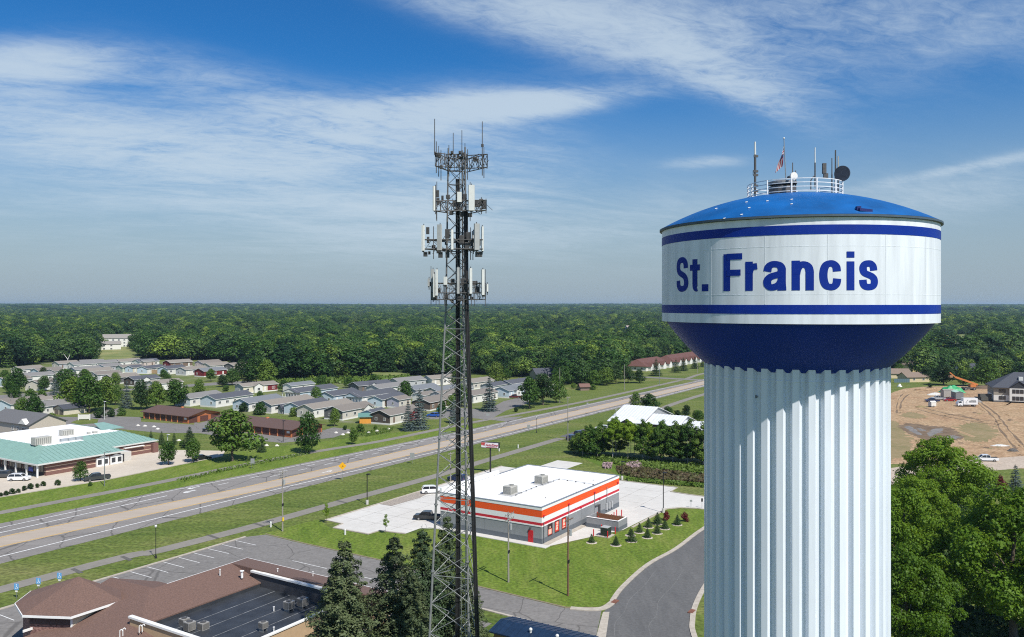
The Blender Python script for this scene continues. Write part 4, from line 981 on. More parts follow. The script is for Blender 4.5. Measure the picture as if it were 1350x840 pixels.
def build_clinic():
    s0, c0 = 58.0, 72.7
    t = thing('brown_roof_building', 'low brown shingled building with black flat roof and corner turret beside car park', 'building', SC(s0, c0), ROT)
    f = lambda s, c, z: (s-s0, c-c0, z)
    mb = MB()
    R1, R2 = 63.5, 76.0            # ends of the ridge
    plane_piece(mb, [f(R1, 93, 6.5), f(R2, 93, 6.5), f(84.7, 100.1, 3.8), f(52, 100.1, 3.0)][::-1])
    plane_piece(mb, [f(R2+.0, 93.0, 6.5), f(R2, 86.9, 6.5), f(R2, 70, 6.5), f(84.7, 70, 3.8), f(84.7, 100.1, 3.8)][::-1])
    plane_piece(mb, [f(R1, 93, 6.5), f(58, 86.8, 5.0), f(76, 86.8, 5.0), f(R2, 93, 6.5)])
    plane_piece(mb, [f(R1, 93, 6.5), f(52, 100.1, 3.0), f(50.5, 93, 3.0), f(50.5, 76, 2.6), f(58, 76, 3.4), f(58, 86.8, 5.0)])
    mb.build('roof', SHING, t)
    rd = MB(); plane_piece(rd, [f(65.3, 92, 5.9), f(65.3, 104.2, 5.5), f(70.8, 101.6, 3.9), f(70.8, 97, 3.95)][::-1]); plane_piece(rd, [f(65.3, 92, 5.9), f(65.3, 104.2, 5.5), f(60, 104.2, 3.9), f(60, 97, 3.95)])
    rd.build('entry_roof', SHING, t)
    MB().box(24.5-.9, 25.0, -2, 26.8, 0, 3.7).box(-5, 25.8, 25.4, 26.6, 0, 3.0).box(-5, -4.4, 4, 25.4, 0, 2.7).build('wall', TANW, t); MB().box(1, 17.6, 14.12, 14.4, 0, 4.86).build('inner_wall', RUBBER, t)
    MB().box(-.02, 17.7, .0, 14.1, 4.2, 4.42).build('flat_roof', RUBBER, t)
    MB().add([(18.05, 20.25, 6.48), (18.05, 14.0, 6.48), (18.05, 14.0, 4.9), (17.93, 20.25, 6.48), (17.93, 14.0, 6.48), (17.93, 14.0, 4.9)], [(0, 2, 1), (3, 4, 5), (0, 1, 4, 3), (1, 2, 5, 4), (2, 0, 3, 5)]).build('gable_cheek', SHING, t)
    sm = MB()
    for k, c in enumerate((75.5, 78.3, 81.1, 83.9)):
        sm.box(.3, 17.5, c-c0-.03, c-c0+.03, 4.422, 4.44)
    o = sm.build('membrane_seam', mat('seam_grey', (.2, .21, .22), .8, var=.6, scale=1.5), t); o['kind'] = 'stuff'
    MB().box(-.25, 0, .0, 15.6, 2.4, 5.75).build('parapet_wall', TANW, t); MB().box(-.42, .12, -.4, 15.7, 5.75, 5.98).build('coping', FASC, t)
    MB().box(17.72, 17.95, .1, 15.6, 4.2, 6.1).build('parapet_wall', mat('parapet_dark', (.05, .05, .055), .7), t); MB().box(17.5, 18.2, .0, 15.9, 6.1, 6.34).build('coping', FASC, t)
    MB().box(0.02, 17.7, -.28, -.02, 0, 4.75).build('parapet_wall', TANW, t); MB().box(0.14, 17.48, -.4, .06, 4.75, 4.9).build('coping', FASC, t)
    fa = MB(); fa.box(52-s0-.1, 84.8-s0, 100.12-c0, 100.25-c0, 3.5, 3.78)
    fa.build('fascia', FASC, t)
    MB().box(84.72-s0, 84.84-s0, -2, 100.1-c0, 3.5, 3.78).build('fascia', FASC, t)
    # corner turret: eight sided hip roof on brick
    cx, cy = 58.9-s0, 100.7-c0
    oct_ = [(54.7, 95.1), (61.1, 95.1), (63.2, 98.6), (63.2, 104.4), (60.6, 107.6), (57.0, 108.0), (53.6, 105.2), (52.0, 100.4)]
    O = [(s-s0, c-c0) for s, c in oct_]
    rf = MB()
    for k in range(8):
        a, b = O[k], O[(k+1) % 8]; plane_piece(rf, [(a[0], a[1], 5.5), (b[0], b[1], 5.5), (cx, cy, 8.05)], .05)
    tr = rf.build('turret_roof', SHING, t)
    fb = MB()
    for k in (0, 5, 6, 7):
        a, b = Vector((*O[k], 0)), Vector((*O[(k+1) % 8], 0)); d = (b-a).normalized(); n = Vector((d.y, -d.x, 0))
        fb.obox((a+b)/2 + n*.03 + Vector((0, 0, 5.36)), d*((b-a).length/2+.03), n*.06, (0, 0, .13))
    fb.build('gutter', FASC, tr)
    I = [(cx + (x-cx)*.88, cy + (y-cy)*.88) for x, y in O]
    def wallseg(k, m, name, z0=0, z1=5.42):
        a, b = Vector((*I[k], 0)), Vector((*I[(k+1) % 8], 0)); d = (b-a).normalized(); n = Vector((d.y, -d.x, 0))
        return MB().obox((a+b)/2 - n*.1 + Vector((0, 0, (z0+z1)/2)), d*((b-a).length/2), n*.1, (0, 0, (z1-z0)/2)).build(name, m, t)
    for k in range(8): wallseg(k, CREAMW if k in (0, 1) else BRICK, 'turret_wall')
    a = Vector((*I[7], 0)); b = Vector((*I[0], 0)); d = (b-a).normalized(); n = Vector((d.y, -d.x, 0))
    MB().obox((a+b)/2 + n*.03 + Vector((0, 0, 4.75)), d*((b-a).length/2), n*.04, (0, 0, .55)).build('brick_course', mat('dark_brick', (.07, .045, .04), .85, var=.4, scale=7), t)
    MB().obox(b - n*.0 + Vector((0, 0, 2.6)), d*.09, n*.12, (0, 0, 2.7)).build('corner_trim', FASC, t)
    # plant on the flat roof
    U = mat('unit_grey', (.34, .33, .31), .5, .2, var=.15, scale=4)
    def unit(px, py, w, h, base=.0):
        p = gp(px, py, 4.45); s, c = tosc(p); x, y = s-s0, c-c0
        u = MB().box(-w/2, w/2, -w/2, w/2, base, base+h).build('condenser', U, t, loc=(x, y, 4.42))
        MB().tube((0, 0, base+h), (0, 0, base+h+.08), w*.36, n=14).build('fan_guard', DSTEEL, u)
        g = MB()
        for k in range(6): g.box(-w/2-.02, -w/2, -w*.42+k*w*.15, -w*.42+k*w*.15+w*.07, base+.08, base+h-.08); g.box(-w*.42+k*w*.15, -w*.42+k*w*.15+w*.07, -w/2-.02, -w/2, base+.08, base+h-.08)
        g.build('grille', DSTEEL, u); MB().box(-w*.4, -w*.3, -w*.4, w*.4, 0, max(.05, base)).box(w*.3, w*.4, -w*.4, w*.4, 0, max(.05, base)).build('stand', GALV, u)
    unit(243, 823, .9, .75); unit(250, 831, 1.0, .95, .1); unit(268, 829, .95, .8); unit(381, 805, 1.0, .9, .3); unit(399, 800, 1.0, .95, .2); unit(347, 832, .8, .7, .4)
    PV = mat('vent_white', (.75, .75, .73), .5)
    def vent(px, py, z, h=.6, r=.07, cap=True):
        p = gp(px, py, z); s, c = tosc(p); mb = MB().tube((0, 0, -.2), (0, 0, h), r)
        if cap: mb.tube((0, 0, h), (0, 0, h+.06), r*1.8)
        mb.build('vent_pipe', PV, t, loc=(s-s0, c-c0, z))
    vent(290, 757, 6.3); vent(319, 760, 5.9, .7, .16); vent(366, 756, 5.6); vent(412.5, 760, 4.6, .6, .06); vent(361, 806, 4.4, .5); vent(361, 833, 4.4, .5)
    for px, py, z in ((158, 838, 5.3), (162, 836, 5.3), (183.5, 832, 5.2), (187.5, 831, 5.2)):
        p = gp(px, py, z); s, c = tosc(p); MB().path([(0, 0, -.2), (0, 0, .55), (.12, -.12, .68), (.2, -.2, .5)], .05).build('vent_hook', PV, t, loc=(s-s0, c-c0, z))
build_clinic()

# ------------------------------------------------------------------ green metal roofed brick building on the left
GREEN = mat('roof_verdigris', (.205, .335, .295), .5, .0, var=.1, scale=1)
BRICKP = mat('brown_brick', (.17, .085, .07), .85, var=.25, scale=5, bump=.1)
BUFF = mat('buff_band', (.55, .42, .31), .8, var=.06)
def build_bank():
    s0, c0 = 111.5, 204.6
    t = thing('brick_office', 'brown brick building with green standing seam metal roof and white flat top', 'building', SC(s0, c0), ROT)
    f = lambda s, c, z=0: Vector((s-s0, c-c0, z))
    MB().box(0, 19.4, 0, 40, 0, 3.3).box(19.4, 33.8, 7.2, 40, 0, 3.3).build('wall', BRICKP, t)
    b = MB()
    for z in (.95, 2.0): b.box(-.04, 19.44, -.04, 0, z, z+.16).box(19.4, 33.85, 7.16, 7.2, z, z+.16).box(-.04, 0, 0, 40, z, z+.16)
    b.build('band', BUFF, t)
    e = 3.35; zt = 5.95
    A, B, C, D = f(108.8, 203.6, e), f(131.6, 203.6, e), f(108.8, 246, e), f(115.8, 213, zt)
    slopes = {'front': [f(108.8, 203.6, e), f(131.6, 203.6, e), f(126.5, 213, zt), f(115.8, 213, zt)], 'hip': [f(131.6, 203.6, e), f(131.6, 211.6, e), f(126.5, 220.6, zt), f(126.5, 213, zt)],
              'west': [f(108.8, 246, e), f(108.8, 203.6, e), f(115.8, 213, zt), f(115.8, 246, zt)],
              'wing': [f(135.6, 211.0, e+.9), f(147, 211.0, e), f(141.6, 220.6, zt+.05), f(138.6, 213.8, zt)],
              'east': [f(147, 211.0, e), f(147, 246, e), f(141.6, 246, zt), f(141.6, 220.6, zt+.05)]}
    slopes['wing'] = [f(131.6, 211.6, e), f(147, 211.6, e), f(141.4, 220.6, zt), f(126.5, 220.6, zt)]
    for k, P in slopes.items():
        mb = MB(); plane_piece(mb, P, .12); o = mb.build('roof_slope', GREEN, t)
        # standing seams run down the slope
        sm = MB(); p0, p1 = P[0], P[1]; d = (p1-p0).normalized(); up = (P[-1] if k != 'front' else P[-1]) ; nrm = (P[1]-P[0]).cross(P[-1]-P[0]).normalized(); ud = nrm.cross(d).normalized()
        if ud.z < 0: ud = -ud
        Ln = (p1-p0).length; x = .45
        poly = [((p-p0).dot(d), (p-p0).dot(ud)) for p in P]
        while x < Ln + 12:
            ys = []
            for q in range(len(poly)):
                (xa, ya), (xb, yb) = poly[q], poly[(q+1) % len(poly)]
                if (xa-x)*(xb-x) < 0: ys.append(ya + (yb-ya)*(x-xa)/(xb-xa))
            if len(ys) >= 2:
                a, c = p0 + d*x + ud*min(ys), p0 + d*x + ud*max(ys); m_ = (a+c)/2 + nrm*.02
                sm.obox(m_, (c-a)/2, d*.05, nrm*.09)
            x += 1.2
        so = sm.build('roof_seam', GREEN, o); so['kind'] = 'stuff'
    MB().box(108.7-s0, 131.7-s0, 203.42-c0, 203.6-c0, 3.0, 3.36).box(108.55-s0, 108.8-s0, 203.42-c0, 246-c0, 3.0, 3.36).box(131.7-s0, 147.2-s0, 211.42-c0, 211.6-c0, 3.0, 3.36).build('gutter', mat('gutter_pale', (.55, .56, .53), .5), t)
    MB().box(108.9-s0, 131-s0, 203.7-c0, 204.5-c0, 2.95, 3.0).build('soffit', FASC, t)
    MB().box(4.3, 15.0, 8.5, 41, 5.6, 5.93).box(15.0, 29.8, 16.0, 41, 5.6, 5.93).build('flat_roof', ROOFW, t)
    ap = MB(); plane_piece(ap, [f(139, 226, 5.95), f(146, 226, 5.95), f(144, 233, 7.2), f(141, 233, 7.2)], .1); ap.build('roof_vent', GREEN, t)
    U = MATS['unit_beige']
    for px, py, w, d, h in ((54.5, 586, 4.2, 2.2, 2.0), (87.5, 574, 3.2, 2.0, 1.6), (125, 571, 1.2, 1, .5), (117, 572, .8, .8, .5)):
        p = gp(px, py, 5.9); s, c = tosc(p); u = MB().box(-w/2, w/2, -d/2, d/2, .1, h).build('roof_unit', U, t, loc=(s-s0, c-c0, 5.9))
        g = MB()
        for k in range(int(w/.5)): g.box(-w/2+.15+k*.5, -w/2+.4+k*.5, -d/2-.03, -d/2, .3, h-.2)
        g.build('grille', MATS['grille_grey'], u)
    for px in (84, 94, 104): 
        p = gp(px, 583.5 - (px-84)*.12, 5.6); s, c = tosc(p); MB().box(-.9, .9, -.4, .4, 0, .9).build('skylight_box', mat('roof_box_grey', (.3, .33, .35), .6), t, loc=(s-s0, c-c0, 5.7))
    # porch columns and dark glazing on the west face
    for c in (204.2, 209, 214, 219, 224, 229, 234): MB().box(-2.5, -2.15, c-c0-.18, c-c0+.18, 0, 3.2).build('porch_column', FASC, t)
    for k in range(8): window(t, (-.06, 2.2+3.4*k, .35), 2.6, 2.5, NEG, mat('frame_bronze', (.06, .05, .045), .5))
    for k, x in enumerate((14.4, 18.2)):
        o = MB().box(-1.7, 1.7, -.5, -.06, 0, 2.3).extr([(-1.0, 2.3), (1.0, 2.3), (0, 2.75)], -.5, -.06).build('window_bay', FASC, t, loc=(x - 0, 0, .05))
        for q in (-.85, .85): ob('pane', PANE_ME, o, (q, -.5, .45), 0, (1.15, 1, 1.4))
    MB().box(19.5, 23.4, 1.0, 6.8, 0, 2.5).build('drive_up_canopy', mat('panel_pale', (.52, .5, .46), .7), t)
    MB().box(20.2, 21.3, .93, .99, 0, 2.1).build('service_door', DGLASS, t)
    MB().box(25, 31, 6.4, 7.1, 2.35, 2.55).build('awning', FASC, t)
    for x in (33.5,): MB().box(x, x+1.6, 6.0, 8.0, 0, 2.7).build('brick_pier', BRICKP, t)
    sg = MB().box(-2.62, -2.5, 1.2, 3.0, 1.4, 2.4).build('sign_panel', mat('sign_navy', (.01, .03, .2), .5), t)
    return t
build_bank()

# ------------------------------------------------------------------ rows of lock-up garages
GBRICK = mat('orange_brick', (.36, .115, .04), .85, var=.15, scale=4, bump=.1)
GABLE = mat('orange_gable', (.62, .22, .085), .8, var=.06)
GDOOR = mat('garage_door_brown', (.10, .038, .027), .7, var=.12)
GROOF = mat('garage_shingle', (.10, .06, .05), .9, var=.15, scale=5, bump=.3)
def garage_row(s0, s1, c0, c1, label, he=2.55, hr=4.15, nd=7):
    L, W = s1-s0, c1-c0
    t = thing('garage_row', label, 'garage', SC(s0, c0), ROT, 'brick lock-up garage rows')
    MB().box(0, L, 0, W, 0, he).build('wall', GBRICK, t)
    ov = .6; sl = (hr-he)/(L/2)
    for sg, nm in ((0, 'a'), (1, 'b')):
        mb = MB(); x0 = -ov if sg == 0 else L+ov; z0 = he - sl*ov
        plane_piece(mb, [(x0, -1.0, z0+.1), (L/2, -1.0, hr+.1), (L/2, W+1.0, hr+.1), (x0, W+1.0, z0+.1)] if sg == 1 else [(L/2, -1.0, hr+.1), (x0, -1.0, z0+.1), (x0, W+1.0, z0+.1), (L/2, W+1.0, hr+.1)], .14)
        mb.build('roof_slope', GROOF, t)
    for y in (-.02, W-.13):
        mb = MB().extr([(.0, he), (L, he), (L/2, hr-.05)], y, y+.15); mb.build('gable', GABLE, t)
    step = (W-3.0)/nd
    for k in range(nd):
        garage_door(t, (-.01, 2.4 + step*(k+.5), .05), step*.78, 2.1, GDOOR, NEG)
        MB().box(-.16, 0, 2.4+step*(k+1)-.16, 2.4+step*(k+1)+.16, 0, 2.4).build('pier', GABLE, t)
    for k in range(3): garage_door(t, (L*(k+.5)/3, -.01, .05), L/3*.74, 2.1, GDOOR, 0)
    MB().box(-.02, .02, .6, 1.9, 1.3, 2.0).build('notice_panel', FASC, t)
    MB().box(L*.45, L*.45+.8, W*.45, W*.45+.8, hr-.2, hr+.35).build('roof_vent', GABLE, t)
garage_row(187.2, 201, 252.3, 278, 'orange brick garage row with brown roof, the farther one standing fully clear of the trees')
garage_row(184.6, 198.2, 197.8, 237, 'longer orange brick garage row half hidden behind the large round tree', nd=10)

# ------------------------------------------------------------------ gabled town houses along the far side street
TRED = mat('town_shingle', (.115, .052, .042), .9, var=.18, scale=3)
SIDW = mat('siding_white', (.66, .65, .61), .7, var=.05)
def town_row(s0, n, label, c0=205, c1=221, uw=10.5):
    L = n*uw; W = c1-c0; he, hr = 3.0, 7.2
    t = thing('town_house_row', label, 'town houses', SC(s0, c0), ROT, 'rows of town houses by the highway')
    MB().box(0, L, 0, W, 0, he).build('wall', SIDW, t)
    mb = MB(); o = .7; h = W/2
    plane_piece(mb, [(-o, -o, he), (L+o, -o, he), (L-h*.55, h, hr), (h*.55, h, hr)]); plane_piece(mb, [(L+o, W+o, he), (-o, W+o, he), (h*.55, h, hr), (L-h*.55, h, hr)])
    plane_piece(mb, [(-o, W+o, he), (-o, -o, he), (h*.55, h, hr)]); plane_piece(mb, [(L+o, -o, he), (L+o, W+o, he), (L-h*.55, h, hr)])
    mb.build('roof', TRED, t)
    for k in range(n):
        x = uw*(k+.5)
        g = MB().box(x-2.6, x+2.6, -2.2, -.02, 0, 2.9); g.extr([(x-2.6, 2.9), (x+2.6, 2.9), (x, 5.0)], -2.2, -.02); b = g.build('gabled_bay', SIDW, t)
        rf = MB(); plane_piece(rf, [(x-3.0, -2.6, 2.75), (x, -2.6, 5.15), (x, 5, 5.15), (x-3.0, -.6, 2.75)], .12); plane_piece(rf, [(x, -2.6, 5.15), (x+3.0, -2.6, 2.75), (x+3.0, -.6, 2.75), (x, 5, 5.15)], .12); rf.build('roof', TRED, b)
        garage_door(b, (x, -2.22, .05), 4.0, 2.2, FASC, 0)
        window(t, (x+3.9, -.03, 1.0), 1.3, 1.3)
    for k in range(3): window(t, (-.03, 3+4.5*k, 1.0), 1.4, 1.2, NEG)
town_row(488, 4, 'nearer white town house row with a red brown hipped roof and four gables')
town_row(538, 6, 'farther white town house row with red brown roof, partly behind the water tower bowl')

# ------------------------------------------------------------------ white metal roofed building beyond the tall hedge
WMETAL = mat('white_metal_roof', (.72, .74, .76), .35, .15, var=.05, scale=.5)
DKBR = mat('dark_cladding', (.045, .04, .035), .8, var=.2)
def ribbed(mb, P, n=10):
    plane_piece(mb, P, .12)
def build_workshop():
    s0, c0 = 253, 107.6
    t = thing('workshop', 'long low building with a bright white ribbed metal roof behind the tall hedge', 'building', SC(s0, c0), ROT)
    MB().box(.6, 27, .5, 12.3, 0, 2.9).box(3, 16.5, -11.5, .5, 0, 2.6).box(1.5, 12, -27, -11.5, 0, 2.3).build('wall', DKBR, t)
    def roof(x0, x1, y0, y1, ze, zr, name='roof'):
        xm_ = (x0+x1)/2
        mb = MB(); plane_piece(mb, [(xm_, y0, zr), (x0, y0, ze), (x0, y1, ze), (xm_, y1, zr)]); plane_piece(mb, [(x1, y0, ze), (xm_, y0, zr), (xm_, y1, zr), (x1, y1, ze)])
        o = mb.build(name, WMETAL, t); rb = MB(); y = y0+.5
        while y < y1:
            for xa, xb in ((x0, xm_), (x1, xm_)):
                d = Vector((xb-xa, 0, zr-ze)); c = Vector(((xa+xb)/2, y, (ze+zr)/2+.03)); rb.obox(c, d/2, (0, .04, 0), (0, 0, .05))
            y += 1.15
        r = rb.build('roof_seam', WMETAL, o); r['kind'] = 'stuff'
        for y in (y0+.5, y1-.65): MB().extr([(x0+.6, ze-.2), (x1-.6, ze-.2), (xm_, zr-.15)], y, y+.12).build('gable', mat('gable_grey', (.28, .29, .3), .7), t)
    roof(0, 28, 0, 12.8, 3.0, 7.0); roof(2, 18, -12, .3, 2.8, 5.2); roof(.5, 13, -28, -12.2, 2.5, 4.2)
    g = MB(); g.extr([(-3.2, 0), (3.2, 0), (3.2, 2.2), (0, 4.1), (-3.2, 2.2)], -.8, 0); o = g.build('porch', DKBR, t, loc=(.2, 5.2, 0), rz=NEG)
    rf = MB(); plane_piece(rf, [(-3.7, -1.1, 2.2), (0, -1.1, 4.4), (0, 3.5, 4.4), (-3.7, 1, 2.2)], .1); plane_piece(rf, [(0, -1.1, 4.4), (3.7, -1.1, 2.2), (3.7, 1, 2.2), (0, 3.5, 4.4)], .1); rf.build('porch_roof', WMETAL, o)
    for k in range(4): window(t, (.57, 2+2.8*k, 1.0), 1.3, 1.2, NEG)
build_workshop()

# ------------------------------------------------------------------ right hand side: flats, houses, site cabins
SLATE = mat('slate_shingle', (.055, .06, .075), .85, var=.2, scale=3)
GREIGE = mat('greige_siding', (.30, .27, .22), .8, var=.06)
STONE = mat('dark_stone', (.12, .115, .11), .85, var=.3, scale=2)
def build_flats():
    p = gp(1310, 530); t = thing('apartment_building', 'new two storey white and taupe apartment building with slate roof beside bare ground', 'building', p, R(-22))
    L, W = 46, 17; he, hr = 6.4, 12.6
    MB().box(0, L, 0, W, 3.1, he).build('upper_wall', GREIGE, t); MB().box(0.02, L, .02, W, .7, 3.1).build('lower_wall', SIDW, t); MB().box(-.04, L, -.04, W, 0, .7).build('plinth', STONE, t)
    mb = MB(); o = .8
    plane_piece(mb, [(-o, -o, he), (L+o, -o, he), (L-8, W/2, hr), (9, W/2, hr)]); plane_piece(mb, [(L+o, W+o, he), (-o, W+o, he), (9, W/2, hr), (L-8, W/2, hr)]); plane_piece(mb, [(-o, W+o, he), (-o, -o, he), (9, W/2, hr)]); plane_piece(mb, [(L+o, -o, he), (L+o, W+o, he), (L-8, W/2, hr)])
    mb.build('roof', SLATE, t)
    g = MB(); plane_piece(g, [(5.2, -1.6, he-.1), (9.4, -1.6, he+3.0), (9.4, 6, he+3.0), (5.2, 0, he-.1)], .12); plane_piece(g, [(9.4, -1.6, he+3.0), (13.6, -1.6, he-.1), (13.6, 0, he-.1), (9.4, 6, he+3.0)], .12); g.build('gable_roof', SLATE, t)
    MB().extr([(5.8, he), (13, he), (9.4, he+2.7)], -1.3, -1.1).build('gable', mat('gable_slate', (.03, .033, .04), .8), t)
    MB().box(5.8, 13, -1.2, -.04, .7, he-.02).build('bay', SIDW, t)
    for z in (1.1, 4.1):
        for x in (2.6, 3.9): window(t, (x, -.06, z), 1.2, 1.6, 0, MATS['frame_bronze'])
        for x in (7.4, 8.8, 10.2, 11.6): window(t, (x, -1.24, z), 1.2, 1.7, 0, MATS['frame_bronze'])
        for x in (17, 20, 24, 27): window(t, (x, -.06, z), 1.4, 1.7, 0, MATS['frame_bronze'])
    MB().box(10, 11.6, 3.5, 5.2, he+2.4, he+4.4).build('roof_vent', OFFW, t)
build_flats()
TANR = mat('tan_shingle', (.20, .15, .115), .9, var=.15, scale=3)
YELW = mat('yellow_siding', (.60, .48, .23), .8, var=.05); CRM = mat('cream_wall', (.56, .46, .29), .8, var=.05)
def simple_house(name, label, cat, loc, rz, L, W, he, hr, wm, rm, wins=(), gw=(), group=None, chim=False):
    t = thing(name, label, cat, loc, rz, group)
    mb = MB().box(-L/2, L/2, -W/2, W/2, 0, he)
    for x in (-L/2, L/2-.1): 
        mb.add([(x, -W/2, he), (x, W/2, he), (x, 0, hr), (x+.1, -W/2, he), (x+.1, W/2, he), (x+.1, 0, hr)], [(0, 2, 1), (3, 4, 5), (0, 1, 4, 3), (1, 2, 5, 4), (2, 0, 3, 5)])
    mb.build('wall', wm, t)
    o = .5; k = (hr-he)/(W/2); rf = MB()
    plane_piece(rf, [(-L/2-o, -W/2-o, he-k*o+.12), (L/2+o, -W/2-o, he-k*o+.12), (L/2+o, 0, hr+.12), (-L/2-o, 0, hr+.12)]); plane_piece(rf, [(L/2+o, W/2+o, he-k*o+.12), (-L/2-o, W/2+o, he-k*o+.12), (-L/2-o, 0, hr+.12), (L/2+o, 0, hr+.12)])
    r = rf.build('roof', rm, t)
    if chim: MB().box(-.4, .4, .6, 1.3, hr-.6, hr+1).build('chimney', BRICK, r)
    for x in wins:
        for z in (1.0, 3.9, 6.8):
            if z + 1.6 < he or z == 1.0: window(t, (x, -W/2-.03, z), 1.3 if he < 6 else 1.9, 1.3 if he < 6 else 1.6)
    for y in gw: window(t, (-L/2-.03, y, 1.0), 1.2, 1.2, NEG)
    return t
p = gp(1210, 504.0); simple_house('house', 'cream bungalow with tan roof at the left rim of the bare ground', 'house', p + Vector((0, 5, 0)), R(8), 13, 9, 2.8, 5.0, CRM, TANR, (-2.5, 3.0))
p = gp(1190, 500); simple_house('house', 'brown roofed bungalow behind the blue fence', 'house', p + Vector((0, 10, 0)), R(-2), 15, 10, 2.8, 5.2, CRM, TANR, (0,))
p = gp(1208, 492.5); simple_house('house', 'tall yellow gabled house behind the cream bungalow', 'house', p + Vector((0, 6, 0)), R(-72), 11, 9, 5.2, 7.6, YELW, TANR, (0,), (1.5, -1.5))
p = gp(1282, 497); simple_house('house', 'small white house showing between trees behind the orange lift', 'house', p + Vector((0, 6, 0)), R(-12), 10, 8, 5.0, 7.4, SIDW, SLATE, (-2, 2), (0,))
# in the woods
p = gp(158, 458); simple_house('large_house', 'long pale two storey house deep in the left wood', 'house', p, R(18), 30, 14, 9.5, 13, SIDW, mat('grey_shingle', (.24, .225, .20), .9, var=.12, scale=2), (-10, -5, 0, 5, 10))
p = gp(143, 462); simple_house('house', 'white flat looking house below the long pale house in the left wood', 'house', p, R(30), 20, 11, 6, 8.4, SIDW, MATS['grey_shingle'], (-4, 2))
p = gp(842, 443); simple_house('long_shed', 'long pale farm shed far off in the wood by the water tower', 'shed', p + Vector((0, 0, 8)), R(5), 34, 14, 4, 6, SIDW, mat('pink_tin', (.45, .36, .33), .7), ())
p = gp(716, 501); simple_house('house', 'dark roofed cottage glimpsed among the trees beside the highway', 'house', p + Vector((0, 8, 0)), R(25), 12, 9, 3, 6, GREIGE, SLATE, (-3, 2))
p = gp(737, 494); simple_house('house', 'small grey house behind trees near the pale pole', 'house', p + Vector((0, 8, 0)), R(10), 10, 8, 4.5, 7, mat('grey_siding', (.3, .31, .31), .8), SLATE, (-2, 2))
p = gp(770, 514.5); simple_house('shed', 'small brown garden shed between shrubs beyond the highway', 'shed', p, R(10), 4.5, 3.5, 2, 3.2, mat('shed_brown', (.2, .14, .11), .8), mat('shed_roof', (.16, .09, .07), .9), ())
p = gp(713, 517); simple_house('shed', 'white shed partly behind the roadside trees', 'shed', p + Vector((4, 4, 0)), R(30), 6, 4, 2.4, 3.4, SIDW, MATS['grey_shingle'], ())
for px, py, dd, lab in ((172, 433.0, 1480, 'pale roof glimpsed far off in the left wood'), (264, 431, 1580, 'small pale roof in the wood right of the long pale house')):
    X = (px-675)/1090*dd; simple_house('house', lab, 'house', (X, dd, 0), R(20), 24, 14, 7, 11, SIDW, MATS['grey_shingle'], (-6, 0, 6))
# cream garage with two doors at the park entrance
p = gp(84, 547.5); t = simple_house('garage', 'cream double garage with dark roof at the park entrance', 'garage', p + SC(4.5, 3.2), ROT*0 + ROT, 9, 6.5, 2.4, 3.7, mat('cream_block', (.55, .5, .4), .8), SLATE, ())
for y in (-1.6, 1.6): garage_door(t, (-4.52, y, .05), 2.5, 2.0, mat('door_taupe', (.13, .11, .1), .7), NEG)
# grey house at the left edge
p = gp(38.5, 574); t = simple_house('house', 'grey roofed beige house at the left edge beside the green roof', 'house', p + SC(6, 13), ROT - math.pi/2, 26, 12, 3.4, 6.2, mat('beige_siding', (.45, .40, .33), .8), mat('dark_grey_shingle', (.12, .12, .125), .9, var=.15, scale=3), (3, 6.2, 9.4, 10.8), ())
MB().extr([(-2.2, 0), (2.2, 0), (0, 1.7)], -6.7, -5.2).build('dormer', SIDW, t, loc=(9.8, 0, 3.4))
# little garden buildings
p = gp(374, 545); simple_house('shed', 'small grey shed with a dark barrel roof between two mobile homes', 'shed', p, ROT, 3.5, 2.6, 2.2, 3.6, mat('shed_grey', (.33, .33, .33), .8), SLATE, ())
p = gp(481, 558.5); t = simple_house('shed', 'bright orange wooden shed with teal roof beside the dark brown mobile home', 'shed', p + Vector((0, 1.5, 0)), R(10), 4.2, 3.2, 2.6, 3.5, mat('shed_orange', (.62, .27, .04), .8, var=.2, scale=3, stretch=(6, 6, .3)), mat('roof_teal', (.09, .2, .18), .7), ())
p = gp(1208, 803); simple_house('shed', 'grey wooden shed between the big trees beside the water tower', 'shed', p, R(20), 4, 3.4, 2.6, 3.4, mat('shed_wood', (.24, .23, .22), .85), mat('shed_felt', (.16, .16, .16), .9), ())
def build_shelter():
    p = gp(668, 833, 0)
    t = thing('equipment_shelter', 'low equipment shelter with dark blue metal roof at the bottom edge', 'shelter', (3.7, 98.8, 0), R(-32))
    MB().box(-5.5, 5.5, -2.3, 2.3, 0, 2.7).build('wall', TANW, t)
    rm = mat('roof_navy', (.015, .035, .075), .45, .2, var=.2, scale=1)
    mb = MB(); plane_piece(mb, [(-6, -2.8, 2.7), (6, -2.8, 2.7), (6, 0, 3.3), (-6, 0, 3.3)]); plane_piece(mb, [(6, 2.8, 2.7), (-6, 2.8, 2.7), (-6, 0, 3.3), (6, 0, 3.3)]); r = mb.build('roof', rm, t)
    rb = MB(); x = -5.6
    while x < 6:
        rb.obox((x, -1.4, 3.03), (.03, 0, 0), (0, 1.4, .3), (0, 0, .03)); rb.obox((x, 1.4, 3.03), (.03, 0, 0), (0, 1.4, -.3), (0, 0, .03)); x += .8
    q = rb.build('roof_seam', rm, r); q['kind'] = 'stuff'
    for x in (-1.0, 2.6): MB().tube((x, -1.2, 2.9), (x, -1.2, 3.25), .14).dome((x, -1.2, 3.4), .22).build('turbine_vent', OFFW, t)
build_shelter()
